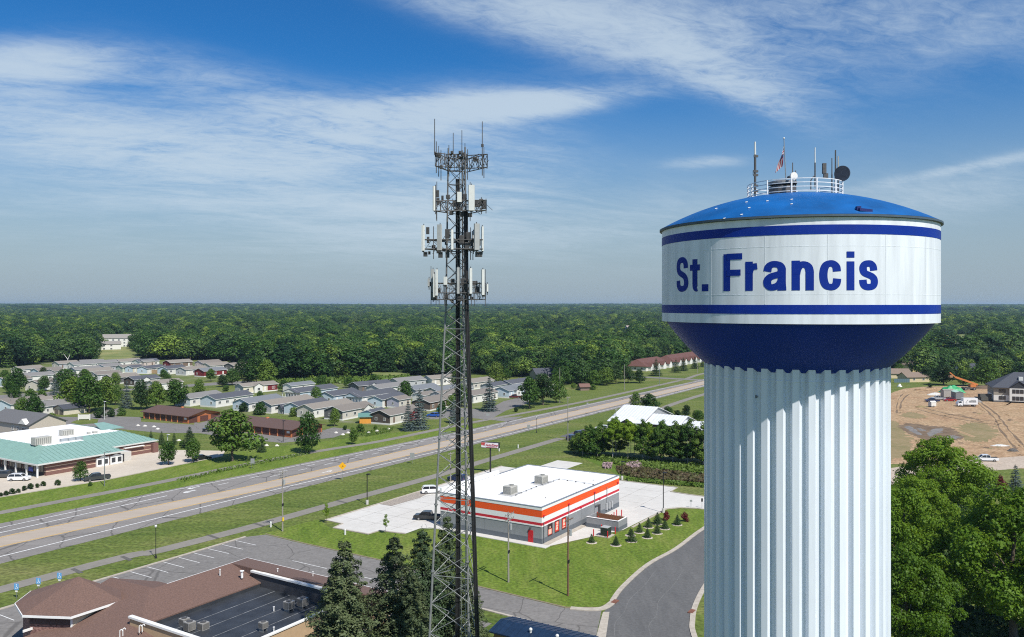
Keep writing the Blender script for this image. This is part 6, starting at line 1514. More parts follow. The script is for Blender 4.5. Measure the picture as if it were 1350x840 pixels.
# park and roadside trees: kind, foot x, foot y, top y, label, width
PT = [
 ('d0', 306, 608, 540, 'large round tree beside the longer garage row', 1.2), ('d1', 407, 597, 543, 'leaning thin crowned tree right of the longer garage row', .8),
 ('c0', 345, 596, 575, 'small dark spruce on the lawn right of the large round tree', 1.2), ('d2', 222, 613, 582, 'small round street tree at the brick office lot, left of the other', .95), ('d3', 254, 609.5, 577, 'small street tree at the brick office lot beside the parked dark car', .85),
 ('c1', 250, 590, 562, 'broad dark spruce between the brick office and the garages', 1.6), ('c0', 213, 586, 568, 'small spruce right of the brick office corner', 1.2), ('c1', 229.5, 586, 570, 'small spruce second from the brick office corner', 1.1), ('c0', 199, 583, 567, 'small spruce closest to the green roof corner', 1.0),
 ('d1', 22, 519, 485, 'dense tree in front of the blue grey home at the left edge', 1.0), ('d0', 45, 557, 520, 'street tree at the park entrance, right one of the pair', .95), ('d2', 29, 554, 524, 'street tree at the park entrance, left one of the pair', .8), ('d3', 68, 566, 544, 'small round tree beside the cream double garage', .9),
 ('d0', 95, 541, 497, 'broad tree at the left of the big clump in the park', 1.0), ('d1', 118, 544, 494, 'tallest broad tree in the middle of the big clump in the park', 1.1), ('d2', 140, 541, 498, 'broad tree at the right of the big clump in the park', .9), ('d3', 152, 534, 507, 'bright small tree at the right foot of the big clump', .9),
 ('b0', 72, 524, 494, 'blue spruce left of the big clump in the park', 1.1), ('d3', 86, 521, 486, 'wide tree behind the blue spruce in the park', 1.2), ('b1', 167, 538, 501, 'blue spruce left of the dark tree behind the first garage row', 1.1), ('k0', 186, 540, 501, 'dark tree behind the first garage row', .9),
 ('d0', 206, 539, 503, 'bright tree behind the first garage row, left one', 1.0), ('d2', 230, 538, 501, 'bright tree behind the first garage row, right one', 1.1), ('d1', 306, 508, 486, 'round tree right of the barn red home', 1.3), ('c0', 327, 505, 475, 'slim spruce behind the round tree at the barn red home', 1.0), ('k0', 293, 510, 494, 'low dark tree touching the barn red home', 1.2),
 ('d3', 441, 562, 538, 'small tree before the beige home with dark gable', .8), ('d2', 465, 586, 564, 'slim young tree on the verge beside the highway path', .8), ('d0', 403, 598, 577, 'small bushy tree under the leaning tree', 1.1),
 ('b0', 538, 568, 528, 'front blue green spruce, the shorter of the pair by the dark brown home', 1.05), ('b1', 553, 566, 512, 'front blue green spruce, the taller of the pair by the dark brown home', 1.1), ('b0', 598, 558, 524, 'blue green spruce behind the mast', 1.0), ('b1', 645, 542, 496, 'large lone spruce right of the mast with bare trunk foot', 1.1),
 ('w0', 653, 507, 478, 'yellow green willow at the edge of the wood', 1.0), ('d0', 698, 538, 497, 'roadside tree left of the pale pole, left one', 1.0), ('k1', 716, 534, 492, 'dark roadside tree left of the pale pole, middle one', 1.1), ('d1', 733, 531, 493, 'roadside tree left of the pale pole, right one', .9),
 ('d1', 838, 537, 517, 'bright tree between the highway and white metal roof, left one', 1.1), ('d0', 856, 541, 519, 'bright tree between the highway and white metal roof, right one', 1.4), ('d2', 880, 551, 536, 'low tree right of the white metal roof ridge', 1.3), ('k0', 905, 549, 534, 'dark shrubby tree by the path right of the white metal roof', 1.2), ('d3', 922, 556, 541, 'low tree beside the water tower shaft', 1.2),
 ('k1', 828, 505, 484, 'dark round tree before the nearer town houses', 1.3), ('k0', 843, 505, 487, 'dark round tree right of it, by the side street', 1.2), ('d2', 800, 508, 485, 'round tree left of the second pale pole', 1.3), ('d0', 783, 512, 488, 'round tree by the brown garden shed', 1.2), ('k1', 812, 506, 480, 'dark tree at the pale pole', 1.0), ('d1', 757, 506, 478, 'leafy tree behind the roadside meadow', 1.3), ('d3', 742, 508, 482, 'leafy tree behind the pale pole', 1.2),
 ('c0', 865, 495.5, 472, 'dark spruce before the nearer town houses', 1.3), ('c1', 891, 491, 474, 'spruce before the farther town houses, left', 1.5), ('c0', 901, 489, 471, 'spruce before the farther town houses, middle', 1.4), ('c1', 916, 486, 470, 'spruce before the farther town houses, right', 1.4), ('c0', 926, 484, 473, 'small spruce touching the water tower shaft by the town houses', 1.3),
 ('k0', 1244, 508, 479, 'big round dark tree behind the building site', 1.5), ('d1', 1300, 510, 472, 'yellow green tree behind the orange lift', 1.2), ('k1', 1222, 503, 482, 'dark tree right of the yellow house', 1.1), ('d3', 1186, 497, 479, 'tree beside the bowl of the water tower, right side', 1.0), ('d2', 1270, 509, 489, 'tree left of the orange lift', 1.3),
 ('n0', 1238, 690, 577, 'broad bright maple in front of the puddles on the building site', 1.2), ('n1', 1336, 846, 640, 'big maple with dark trunk at the lower right corner', 1.0), ('n2', 1192, 800, 640, 'tall maple touching the water tower shaft at the right', .8), ('n0', 1195, 880, 720, 'bright maple low beside the water tower at the bottom', .9), ('n2', 1300, 760, 655, 'maple behind the lower right maple', .85), ('n0', 1365, 770, 640, 'maple at the right edge above the corner', 1.0), ('n1', 1210, 735, 626, 'maple behind the tall one by the shaft', .95),
 ('b0', 1298, 672, 616, 'blue spruce right of the broad bright maple', 1.0), ('b1', 1339, 655, 612, 'blue spruce at the right edge by the dirt road', 1.2), ('b0', 1212, 690, 634, 'pale blue spruce between the maples by the shaft', .8), ('c0', 1308, 654, 618, 'dark spruce left of the small red leaved tree', .9),
]
PT += [('d1', 126, 483, 470, 'round tree between back row homes right of the yellowish home', 1.2), ('d2', 215, 500, 487, 'tree among the homes above the bright garage trees', 1.1), ('k0', 57, 498, 484, 'dark tree between the left homes', 1.1), ('d3', 343, 528, 515, 'small tree among the homes above the second garage row', 1.0), ('d0', 374, 516, 501, 'tree at the right end of the cream home', 1.2), ('d2', 425, 512, 495, 'tree behind the posted porch home', 1.3), ('d1', 460, 511, 497, 'low tree at the wood right of the posted porch home', 1.4), ('k1', 610, 500, 484, 'dark tree behind the homes at the mast', 1.2), ('d3', 668, 502, 486, 'tree right of the willow', 1.2), ('d0', 278, 503, 486, 'tree in the grass field by the barn red home', 1.0), ('d1', 10, 512, 494, 'tree cut by the left edge among the homes', 1.1), ('d2', 338, 506, 470, 'tall tree at the wood corner above the cream home', 1.0), ('d0', 352, 509, 474, 'broad tree at the wood corner, second', 1.1), ('k0', 318, 500, 474, 'dark tree at the wood corner behind the slim spruce', 1.1)]
for key, px, py, top, label, w in PT: tpx(key, px, py, top, label, None, w)
rk = random.Random(21); got = 0
while got < 16:
    px, py = (rk.uniform(5, 330), rk.uniform(484, 530)) if got < 9 else (rk.uniform(400, 640), rk.uniform(508, 552))
    q = gp(px, py)
    if clash(q, 0, 5, 5) or (190 < px < 260 and py > 520): continue
    tree('d%d' % rk.randrange(4), q, rk.uniform(5.5, 9.5), 'smaller leafy tree standing in a gap between mobile homes', 'trees between the mobile homes', rk.uniform(.9, 1.3)); got += 1
tpx('r0', 1318, 655, 628, 'dark red leaved tree between two spruces at the right', None, .6, name='red_leaved_tree')
for px, py, top, key, lab in ((262, 517, 508, 'u0', 'bush in the grass field below the barn red home'), (298, 516, 508, 'u0', 'bush at the right end of the grass field'), (343.5, 547, 531, 'u0', 'round bush before the tan roofed white home'), (321, 543, 531, 'u1', 'bush at the blue grey roofed home'), (388, 549, 537, 'u0', 'round bush right of the barrel roofed shed'),
    (475, 569, 559, 'u0', 'wide bush on the verge below the orange shed'), (455, 567, 561, 'u1', 'dark low bush on the verge left of the orange shed'), (495, 566, 561, 'u0', 'low bush in front of the dark brown home'), (40, 526, 513, 'u0', 'hedge bush at left behind the entrance trees'), (55, 526, 514, 'u0', 'hedge bush right of the first at the entrance'), (132, 551, 538, 'u1', 'dark bush at the park street bend'), (147, 550, 540, 'u1', 'dark bush left of the first garage row'), (160, 548, 538, 'u0', 'bush touching the first garage row'),
    (756, 512, 505, 'u0', 'shrub left of the brown garden shed'), (782, 514, 507, 'u0', 'shrub right of the brown garden shed'), (680, 543, 537, 'u1', 'pair of low dark shrubs by the park street'), (1226, 511, 505, 'u1', 'bush at the rim of the building site'), (52, 628, 617, 'u0', None), (918, 552, 541, 'u0', 'bush beside the path near the water tower shaft'), (893, 551, 541, 'u1', 'brownish bush by the path'),
    (215, 585.5, 577, 'u1', None), (240, 588, 581, 'u0', 'bush by the broad dark spruce'), (107, 640, 618, None, None)):
    if lab: tpx(key, px, py, top, lab, None, 1.0)
for px, py, top in ((762, 513.5, 505), (773, 513.5, 508)): tpx('c0', px, py, top, 'small dark conifer %s the brown garden shed' % ('left of' if px < 766 else 'right of'), None, 1.5)
# tree and shrubs at the brick office
tpx('d1', 106, 634, 608, 'round street tree half hiding the dark pickup at the brick office', None, 1.0)
for k, (px, py) in enumerate(((1, 655), (8, 653.6), (16, 651.5), (24, 649.8), (32, 647), (40, 644.8), (49, 643), (57, 641), (76, 640), (119, 641))): tpx('u1' if k != 9 else 'u0', px, py, py-5.5 - (k % 3), 'low dark shrub in the bed along the brick office lot', 'shrubs along the brick office lot', 1.0)
# big spruces under the mast
for key, px, Y, top, lab, w in (('s0', 453.5, 84, 709, 'pale green spruce at the bottom, left of the others beside the black flat roof', 1.2), ('s1', 441, 87, 738, 'shorter spruce leaning on the left bottom spruce', 1.0), ('s1', 520, 88, 703, 'tall bottom spruce between the left one and the mast', 1.3), ('s2', 557, 94, 694, 'bottom spruce just left of the mast', 1.15), ('s0', 590, 99, 677, 'bottom spruce standing behind the mast', 1.05), ('s1', 618, 93, 744, 'low spruce behind the mast legs on the right', 1.0), ('s2', 543, 86, 752, 'brownish low spruce between two bottom spruces', 1.2)):
    X = (px-675)/1090*Y; tree(key, (X, Y, 0), EYE - (top-402)/1090*Y, lab, None, w)
# tall hedge of slim trees before the white metal roof
HG = []
for k in range(27):
    f = k/26; px = 768 + 172*f; py = 602 + 13.5*f; top = 562 - 2*math.sin(k*2.1) - 6*math.sin(math.pi*min(1, f*1.3)) - (4 if f > .55 else 0)
    q = gp(px, py) + Vector((0, (k % 3)*3.2, 0))
    h = EYE - (top-402)/1090*q.y
    tree('h0' if .22 < f < .55 and k % 4 else 'h1', q, h*(.86 + .24*((k*7) % 5)/4),  'slim tree with bare pale trunk in the tall hedge below the white metal roof', 'slim trees of the tall hedge', (.95, 1.15, 1.05)[k % 3] if f < .55 else (1.0, 1.25, 1.1)[k % 3])
for px, py, top in ((757, 597, 577), (764, 599, 571), (775, 601, 568), (784, 602, 566)): tpx('d%d' % (int(px) % 4), px, py, top, 'bright bushy tree at the left end of the tall hedge', 'bushy trees at the hedge end', 1.2)
# store plantings
for px, py, top in ((780, 715.5, 703.5), (812, 719, 706), (833, 714, 697), (831, 706, 696), (853.5, 709, 696), (843, 702, 689), (855, 695.5, 682), (866.5, 703.3, 690), (866.8, 691, 675), (876.7, 697.3, 684), (893, 692, 678)):
    tpx('c%d' % (int(px) % 2), px, py, top, 'small round topped spruce planted on the lawn behind the store', 'small spruces on the store lawn', 1.7)
    MB().lathe([(1.0, .012), (.75, .07), (.001, .05)], 12).build('mulch_ring', mat('mulch_pale', (.42, .37, .31), .95, var=.3, scale=4), None, loc=gp(px, py))['kind'] = 'structure'
for px, py, top, l in ((879, 686, 674.5, 'red leaved shrub beside the lamp on the store lawn'), (903, 687.5, 675.5, 'red leaved shrub at the right of the store lawn planting')): tpx('r0', px, py, top, l, None, .85)
tpx('y0', 430.5, 690, 663, 'yellowish young tree at the corner of the store lot', None, .8); tpx('y0', 508.5, 703.5, 677.5, 'young tree in the notch of the store lot', None, .75)
tpx('y0', 118, 483, 477, 'very young tree before the pale yellow home', None, 1.4)

# ------------------------------------------------------------------ the wood
FRONT = [(-1200, 492), (-400, 488), (-100, 486), (0, 487), (60, 479), (130, 474.5), (200, 474), (300, 477), (335, 486), (350, 500), (400, 504), (450, 501), (540, 497), (600, 495), (650, 495), (690, 498), (720, 503), (748, 507), (790, 508), (804, 506), (815, 483), (860, 473), (930, 470), (1100, 478), (1175, 489), (1230, 500), (1310, 505), (1420, 504), (1700, 500), (2600, 496)]
def front_y(px):
    for (a, ya), (b, yb) in zip(FRONT[:-1], FRONT[1:]):
        if a <= px <= b: return 45780/(ya + (yb-ya)*(px-a)/(b-a) - 402)
    return 560
CLEAR = [(gp(770, 514.5), 12), (gp(158, 458) , 26), (gp(143, 462), 20), (gp(842, 443), 0), (gp(716, 501) + Vector((0, 8, 0)), 11), (gp(737, 494) + Vector((0, 8, 0)), 11), (gp(1210, 504), 18), (gp(1190, 500) + Vector((0, 10, 0)), 16), (gp(1208, 492.5), 14), (gp(1282, 497) + Vector((0, 6, 0)), 12)]
FIELDS = [(154, 560, 900, 36), (885, 800, 1900, 46), (1268, 590, 1150, 44), (1345, 600, 1200, 42), (1235, 1350, 2700, 40), (500, 478, 500, 40), (60, 640, 1150, 20), (330, 1100, 2300, 18), (735, 1200, 2500, 24), (470, 1500, 3100, 26), (800, 1400, 2900, 30), (230, 1300, 2600, 16), (610, 900, 1700, 12), (420, 850, 1500, 10), (172, 950, 1500, 9), (264, 980, 1600, 8)]
def in_field(x, y):
    px = 675 + 1090*x/y
    for p, a, b, hw in FIELDS:
        t = (2*y - a - b)/(b-a)
        if abs(t) < 1 and abs(px-p) < hw*math.sqrt(1-t*t)*(.8 + .3*math.sin(y*.03)): return True
    return False
def build_forest():
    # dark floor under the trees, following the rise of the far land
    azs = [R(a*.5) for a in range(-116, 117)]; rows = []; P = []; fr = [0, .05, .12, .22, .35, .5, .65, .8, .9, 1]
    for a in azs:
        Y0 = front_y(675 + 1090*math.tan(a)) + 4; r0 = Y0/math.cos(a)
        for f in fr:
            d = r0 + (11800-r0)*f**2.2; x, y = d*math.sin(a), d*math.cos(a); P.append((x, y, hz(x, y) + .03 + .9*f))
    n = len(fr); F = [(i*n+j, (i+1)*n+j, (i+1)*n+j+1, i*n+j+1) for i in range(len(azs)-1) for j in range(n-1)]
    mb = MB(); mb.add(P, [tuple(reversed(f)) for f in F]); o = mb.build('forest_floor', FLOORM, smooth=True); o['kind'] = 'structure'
    for k, (p, a, b, hw) in enumerate(FIELDS):
        poly = []
        for q in range(28):
            t = 2*math.pi*q/28; y = (a+b)/2 + (b-a)/2*math.sin(t); x = (p + hw*1.02*math.cos(t) - 675)/1090*y; poly.append((x, y, .95 + hz(x, y) + .05*k))
        mbf = MB(); mbf.add(poly, [tuple(range(28))]); fo = mbf.build('far_field', ground_mat('far_meadow', [(.10, .145, .04), (.19, .21, .075), (.30, .27, .12)], .03, bump=0)); fo['kind'] = 'structure'
    r = np.random.default_rng(5); pts = []
    def band(y0, y1, sp, smin, smax, flat=1.0, far=0):
        out = []
        amax = R(57) if y1 < 4000 else R(50)
        n_r = int((y1-y0)/sp)
        for i in range(n_r):
            d0 = y0 + i*sp; m = int(2*amax*d0/sp)
            a = -amax + 2*amax*(np.arange(m) + r.uniform(0, 1, m))/max(1, m); d = d0 + r.uniform(-.5, .5, m)*sp*1.2
            out.append(np.stack([d*np.sin(a), d*np.cos(a)], 1))
        out = np.concatenate(out)
        for x, y in out:
            if y < 60: continue
            px = 675 + 1090*x/y
            if far == 0 and y < front_y(px) + 3: continue
            if any((x-c.x)**2 + (y-c.y)**2 < rad*rad for c, rad in CLEAR): continue
            if in_field(x, y) and (r.random() > .06 or px < 200): continue
            tall = .5 + .3*math.sin(x*.011 + 1.3)*math.sin(y*.008 + .7) + .3*math.sin(x*.027 + y*.004)*math.sin(y*.017 + 2)
            s = smin + (smax-smin)*min(1.1, max(-.1, .55*tall + .5*r.random()))
            if any(abs(px-p) < hw*1.1 and a*.55 < y < a for p, a, b, hw in FIELDS): s *= .58
            pts.append((x, y, hz(x, y) - .2, s, s*flat*(.75 + .55*r.random()), far))
    band(330, 1500, 9.4, 10, 22, 1.25); band(1500, 3600, 14.5, 13, 24, 1.35, 1); band(3600, 10800, 38, 17, 34, 2.5, 2)
    A = np.array(pts)
    key = A[:, 1]*1.0
    return A
FA = build_forest()
def place_forest():
    A = FA
    # the front trees that can be told apart are objects of their own
    px = 675 + 1090*A[:, 0]/A[:, 1]; fy = np.array([front_y(p) for p in px])
    near = np.where((A[:, 5] == 0) & (A[:, 1] - fy < 12) & (px > -30) & (px < 1380) & ~((px > 945) & (px < 1165)))[0]
    order = near[np.argsort(A[near, 1])]
    take = order[:190]
    mask = np.ones(len(A), bool); mask[take] = False
    rn = random.Random(3)
    for i in take:
        x, y, z, s, w, _ = A[i]; k = rn.choice((0, 1, 2, 3, 4, 0, 1, 3, 5))
        t = thing('forest_tree', 'leafy tree in the front row of the dense wood', 'tree', (x, y, z), rn.uniform(0, 6.28), 'front row of the dense wood')
        t.scale = (w/10, w/10, s/10); ob('trunk', TF, t); ob('crown', FORK[k], t)
    B = A[mask]
    me = bpy.data.meshes.new('woodland'); me.vertices.add(len(B)); me.vertices.foreach_set('co', B[:, :3].astype(np.float32).ravel())
    r = np.random.default_rng(11)
    sca = np.stack([B[:, 4]/10, B[:, 4]/10, B[:, 3]/10], 1)
    at = me.attributes.new('tscale', 'FLOAT_VECTOR', 'POINT'); at.data.foreach_set('vector', sca.astype(np.float32).ravel())
    at = me.attributes.new('trot', 'FLOAT', 'POINT'); at.data.foreach_set('value', r.uniform(0, 6.28, len(B)).astype(np.float32))
    # conifers gather in stands
    st = np.sin(B[:, 0]*.006 + 2)*np.sin(B[:, 1]*.0042 + .5) > .45
    idx = np.where(r.random(len(B)) < np.where(st, .6, .08), 5, r.integers(0, 5, len(B))); idx = np.where(B[:, 5] == 2, r.integers(0, 5, len(B)), idx)
    at = me.attributes.new('tkind', 'INT', 'POINT'); at.data.foreach_set('value', idx.astype(np.int32))
    o = ob('woodland', me); o['kind'] = 'stuff'
    ng = bpy.data.node_groups.new('scatter', 'GeometryNodeTree'); ng.interface.new_socket('Geometry', in_out='INPUT', socket_type='NodeSocketGeometry'); ng.interface.new_socket('Geometry', in_out='OUTPUT', socket_type='NodeSocketGeometry')
    N, L = ng.nodes, ng.links; gi, go = N.new('NodeGroupInput'), N.new('NodeGroupOutput')
    iop = N.new('GeometryNodeInstanceOnPoints'); iop.inputs['Pick Instance'].default_value = True
    jn = N.new('GeometryNodeJoinGeometry')
    src = {}
    for c in bpy.data.objects:
        if c.type == 'MESH' and c.data in FORK and c.data not in src: src[c.data] = c
    for m in reversed(FORK):
        oi = N.new('GeometryNodeObjectInfo'); oi.inputs['Object'].default_value = src[m]; oi.transform_space = 'ORIGINAL'
        gi2 = N.new('GeometryNodeGeometryToInstance'); L.new(oi.outputs['Geometry'], gi2.inputs[0]); L.new(gi2.outputs[0], jn.inputs[0])
    def attr(nm, ty):
        a = N.new('GeometryNodeInputNamedAttribute'); a.data_type = ty; a.inputs['Name'].default_value = nm; return a.outputs[0]
    L.new(gi.outputs[0], iop.inputs['Points']); L.new(jn.outputs[0], iop.inputs['Instance']); L.new(attr('tkind', 'INT'), iop.inputs['Instance Index']); L.new(attr('tscale', 'FLOAT_VECTOR'), iop.inputs['Scale'])
    cx = N.new('ShaderNodeCombineXYZ'); L.new(attr('trot', 'FLOAT'), cx.inputs[2]); L.new(cx.outputs[0], iop.inputs['Rotation'])
    L.new(iop.outputs[0], go.inputs[0])
    md = o.modifiers.new('scatter', 'NODES'); md.node_group = ng
place_forest()

# undergrowth nobody could count: ditch reeds, weeds, verge scrub
def scatter_blades(name, poly_px, n, h, m, seed, w=.5, lean=.3):
    r = np.random.default_rng(seed); P = np.array([gp(*p)[:2] for p in poly_px]); lo, hi = P.min(0), P.max(0); C = []
    while len(C) < n:
        q = r.uniform(lo, hi); ins = False; j = len(P)-1
        for i in range(len(P)):
            if (P[i][1] > q[1]) != (P[j][1] > q[1]) and q[0] < (P[j][0]-P[i][0])*(q[1]-P[i][1])/(P[j][1]-P[i][1]) + P[i][0]: ins = not ins
            j = i
        if ins: C.append((q[0], q[1], 0))
    C = np.array(C); hh = h*r.uniform(.5, 1.3, n); Nn = np.stack([r.normal(0, 1, n), r.normal(-.6, 1, n), r.uniform(.2, .8, n)], 1); Nn /= np.linalg.norm(Nn, axis=1)[:, None]
    C[:, 2] = hh*.5*r.uniform(.3, 1.1, n)
    me = quads_mesh(name, C, Nn, hh*w*2, m, seed, (.4, .8)); o = ob(name, me); o['kind'] = 'stuff'; return o
REED = leaf_mat('reeds_brown', [(.06, .04, .022), (.09, .06, .034), (.07, .085, .025)], .1)
GREENW = leaf_mat('weeds_green', [(.05, .10, .013), (.08, .14, .018), (.11, .17, .028)], .2)
PINKW = leaf_mat('weeds_pinkish', [(.30, .22, .22), (.38, .28, .28), (.2, .17, .12)], .1)
scatter_blades('ditch_reeds', [(812, 617), (830, 616), (870, 621), (935, 628), (1000, 634), (1000, 646), (935, 638), (880, 634), (840, 631), (815, 625)], 4200, .8, REED, 31)
scatter_blades('ditch_weeds', [(760, 600), (800, 602), (850, 607), (935, 613), (1000, 620), (1000, 632), (935, 626), (870, 619), (830, 615), (806, 612)], 5200, .8, GREENW, 32)
scatter_blades('ditch_weeds', [(826, 632), (880, 635), (935, 640), (1000, 648), (1000, 652), (935, 644), (880, 639), (826, 635)], 1800, .7, GREENW, 33)
scatter_blades('flowering_weeds', [(825, 613), (842, 610), (846, 616), (832, 619)], 420, .9, PINKW, 34); scatter_blades('flowering_weeds', [(795, 613), (806, 613), (806, 618), (796, 618)], 240, .9, PINKW, 35)
scatter_blades('verge_scrub', [(470, 571), (520, 563), (516, 570), (480, 577)], 700, .5, GREENW, 36)
scatter_blades('roadside_weeds', [(233, 633), (300, 617), (360, 605), (410, 596), (408, 599), (360, 609), (300, 621), (240, 636)], 900, .55, GREENW, 37)
scatter_blades('wood_edge_scrub', [(350, 504), (400, 507), (450, 506), (540, 501), (540, 497), (450, 500), (350, 499)], 2600, 2.2, GREENW, 38)
scatter_blades('understorey', [(1185, 900), (1185, 700), (1240, 660), (1350, 680), (1420, 800), (1420, 900)], 9000, .8, leaf_mat('understorey_leaves', [(.02, .05, .012), (.035, .075, .015)], .2), 39)
# ------------------------------------------------------------------ vehicles
TYRE = mat('tyre_black', (.018, .018, .018), .8); RIM = mat('wheel_rim', (.42, .42, .43), .3, .8); LAMP = mat('lamp_lens', (.7, .7, .68), .15, spec=.8); TAIL = mat('tail_lens', (.35, .01, .01), .25)
def paint(n, c): return mat('paint_' + n, c, .28, .0, var=.02, coat=.6)
PAINTS = {'white': paint('white', (.74, .75, .76)), 'black': paint('black', (.012, .013, .016)), 'navy': paint('navy', (.015, .03, .10)), 'blue': paint('blue', (.02, .10, .42)), 'teal': paint('teal', (.02, .26, .27)), 'maroon': paint('maroon', (.10, .014, .02)), 'red': paint('red', (.30, .012, .018)), 'silver': paint('silver', (.42, .44, .46)), 'grey': paint('dark_grey', (.05, .053, .058))}
WH_ME = None
def wheel_meshes():
    global WH_ME
    if WH_ME is None:
        a = MB().lathe([(.2, -.11), (.31, -.12), (.345, -.07), (.345, .07), (.31, .12), (.2, .11)], 18).mesh('tyre', TYRE)
        b = MB().lathe([(.001, -.09), (.21, -.1), (.21, .1), (.001, .09)], 14).mesh('rim', RIM); WH_ME = (a, b)
    return WH_ME
def loft(mb, prof, half, inset):
    """body from a side profile (x, z), sides tucked in by inset above the waist"""
    n = len(prof); P = []
    for sg in (-1, 1):
        for x, z, i in prof: P.append((x, sg*(half-i), z))
    F = [tuple(range(n)), tuple(range(2*n-1, n-1, -1))] + [((k+1) % n, k, n+k, n+(k+1) % n) for k in range(n)]
    mb.add(P, F); return mb
CARM = {}
def vehicle(kind_, loc, ang, col, label, group=None, cat='car', scale=1.0):
    names = {'sedan': 'parked_car', 'suv': 'parked_suv', 'pickup': 'pickup_truck'}
    t = thing(names[kind_], label, cat, loc, ang, group); t.scale = (scale,)*3
    key = (kind_, col)
    if key not in CARM:
        if kind_ == 'sedan':
            L, W, low = 4.7, .9, [(-2.3, .35, .08), (-2.35, .62, .04), (-2.25, .86, .08), (-1.55, .95, .08), (1.0, .93, .08), (2.0, .78, .12), (2.32, .6, .12), (2.35, .35, .1), (2.2, .24, .12), (-2.2, .24, .1)]
            top = [(-1.75, .93, .1), (-1.05, 1.36, .24), (-.6, 1.43, .26), (.1, 1.42, .26), (1.05, .92, .1)]
        elif kind_ == 'suv':
            L, W, low = 4.8, .95, [(-2.35, .4, .06), (-2.4, .8, .04), (-2.3, 1.08, .07), (1.05, 1.08, .07), (2.1, .98, .1), (2.38, .75, .1), (2.4, .4, .08), (2.2, .28, .1), (-2.2, .28, .08)]
            top = [(-2.3, 1.06, .08), (-2.0, 1.62, .2), (-1.6, 1.72, .22), (.2, 1.70, .22), (.55, 1.62, .2), (1.25, 1.06, .09)]
        else:
            L, W, low = 5.7, .98, [(-2.85, .5, .04), (-2.88, 1.05, .03), (1.5, 1.08, .05), (2.6, 1.06, .08), (2.85, .9, .08), (2.88, .45, .06), (2.6, .36, .08), (-2.7, .36, .06)]
            top = [(-.85, 1.06, .08), (-.7, 1.72, .18), (-.4, 1.8, .2), (.7, 1.78, .2), (1.0, 1.70, .18), (1.75, 1.06, .1)]
        P = PAINTS[col]; body = loft(MB(), low, W, 0)
        for x in (-L*.31, L*.30): pass
        bm_ = body.mesh('body', P)
        roof = MB(); n = len(top); mid = top[1:-1]
        loft(roof, [(x, z, i) for x, z, i in mid] + [(x, z-.07, i) for x, z, i in reversed(mid)], W, 0)
        for sg in (-1, 1):
            for a, b in ((top[0], top[1]), (top[-1], top[-2])): roof.tube((a[0], sg*(W-a[2]-.02), a[1]), (b[0], sg*(W-b[2]-.02), b[1]-.02), .05, n=5)
            xm_ = (top[1][0]+top[-2][0])/2; roof.tube((xm_, sg*(W-.1), top[0][1]), (xm_, sg*(W-.24), top[2][1]-.03), .05, n=5)
        rm = roof.mesh('cabin_roof', P)
        gl = loft(MB(), [(x*.985, z-.03, i+.03) for x, z, i in top], W, 0).mesh('cabin_glass', DGLASS)
        bed = None
        if kind_ == 'pickup': bed = MB().box(-2.78, -.95, -.78, .78, 1.06, 1.085).mesh('load_bed', mat('bed_liner', (.02, .02, .02), .9))
        CARM[key] = (L, W, bm_, rm, gl, bed)
    L, W, bm_, rm, gl, bed = CARM[key]
    ob('body', bm_, t); ob('cabin_roof', rm, t); ob('cabin_glass', gl, t)
    if bed: ob('load_bed', bed, t)
    ty, ri = wheel_meshes()
    for x in (-L*.305, L*.30):
        for sg in (-1, 1):
            w = ob('wheel', ty, t, (x, sg*(W-.1), .34)); w.rotation_euler = (R(90), 0, 0); ob('rim', ri, w)
    if 'lamp' not in CARM: CARM['lamp'] = MB().box(-.03, .03, -.17, .17, -.07, .07).mesh('headlight', LAMP); CARM['tail'] = MB().box(-.03, .03, -.12, .12, -.1, .1).mesh('tail_light', TAIL); CARM['glass'] = 1
    zz = .66 if kind_ == 'sedan' else .85
    for sg in (-1, 1): ob('headlight', CARM['lamp'], t, (L/2-.06, sg*(W-.3), zz)); ob('tail_light', CARM['tail'], t, (-L/2+.02, sg*(W-.2), zz))
    return t
def car(k, px, py, ang, col, label, **q): return vehicle(k, gp(px, py), ang, col, label, **q)
A_U, A_W = ROT, ROT + math.pi/2
car('suv', 25.5, 633.5, A_W-math.pi+R(38), 'white', 'white SUV parked at the porch of the brick office', cat='suv'); car('suv', 8, 629.5, A_W-math.pi+R(35), 'grey', 'dark SUV beyond the white one at the brick office', cat='suv')
car('pickup', 128, 633, A_U+R(180)-R(22), 'grey', 'dark pickup behind the round street tree at the brick office', cat='pickup'); car('sedan', 266.5, 606, A_U-R(20), 'black', 'dark car parked beside the street tree right of the brick office')
car('pickup', 564, 685, R(172), 'black', 'black pickup on the pale store lot left of the mast', cat='pickup', scale=.95); car('suv', 570, 650, R(10), 'white', 'white SUV at the gravel bed beyond the store lot', cat='suv'); car('suv', 603, 634, A_W, 'navy', 'navy van seen through the mast beyond the store roof', cat='van')
car('suv', 571.5, 549.5, R(165), 'blue', 'bright blue car on the park drive left of the mast', cat='car'); car('sedan', 583, 541, R(20), 'teal', 'teal car behind the bright blue car'); car('pickup', 679, 525, R(175), 'maroon', 'dark red pickup before the bright blue home', cat='pickup')
car('suv', 756, 580, R(40), 'navy', 'dark blue SUV nearest the tall pole by the white metal roofed yard', cat='suv'); car('suv', 766, 574.5, R(35), 'black', 'black SUV just beyond the dark blue one in the yard', cat='suv'); car('sedan', 775, 573, R(40), 'maroon', 'dark red car partly hidden by the bushy hedge end'); car('suv', 794, 567, R(150), 'white', 'white SUV at the left end of the white metal roofed building', cat='suv'); car('pickup', 806, 565.5, R(150), 'grey', 'dark grey pickup beside the white SUV in the yard', cat='pickup')
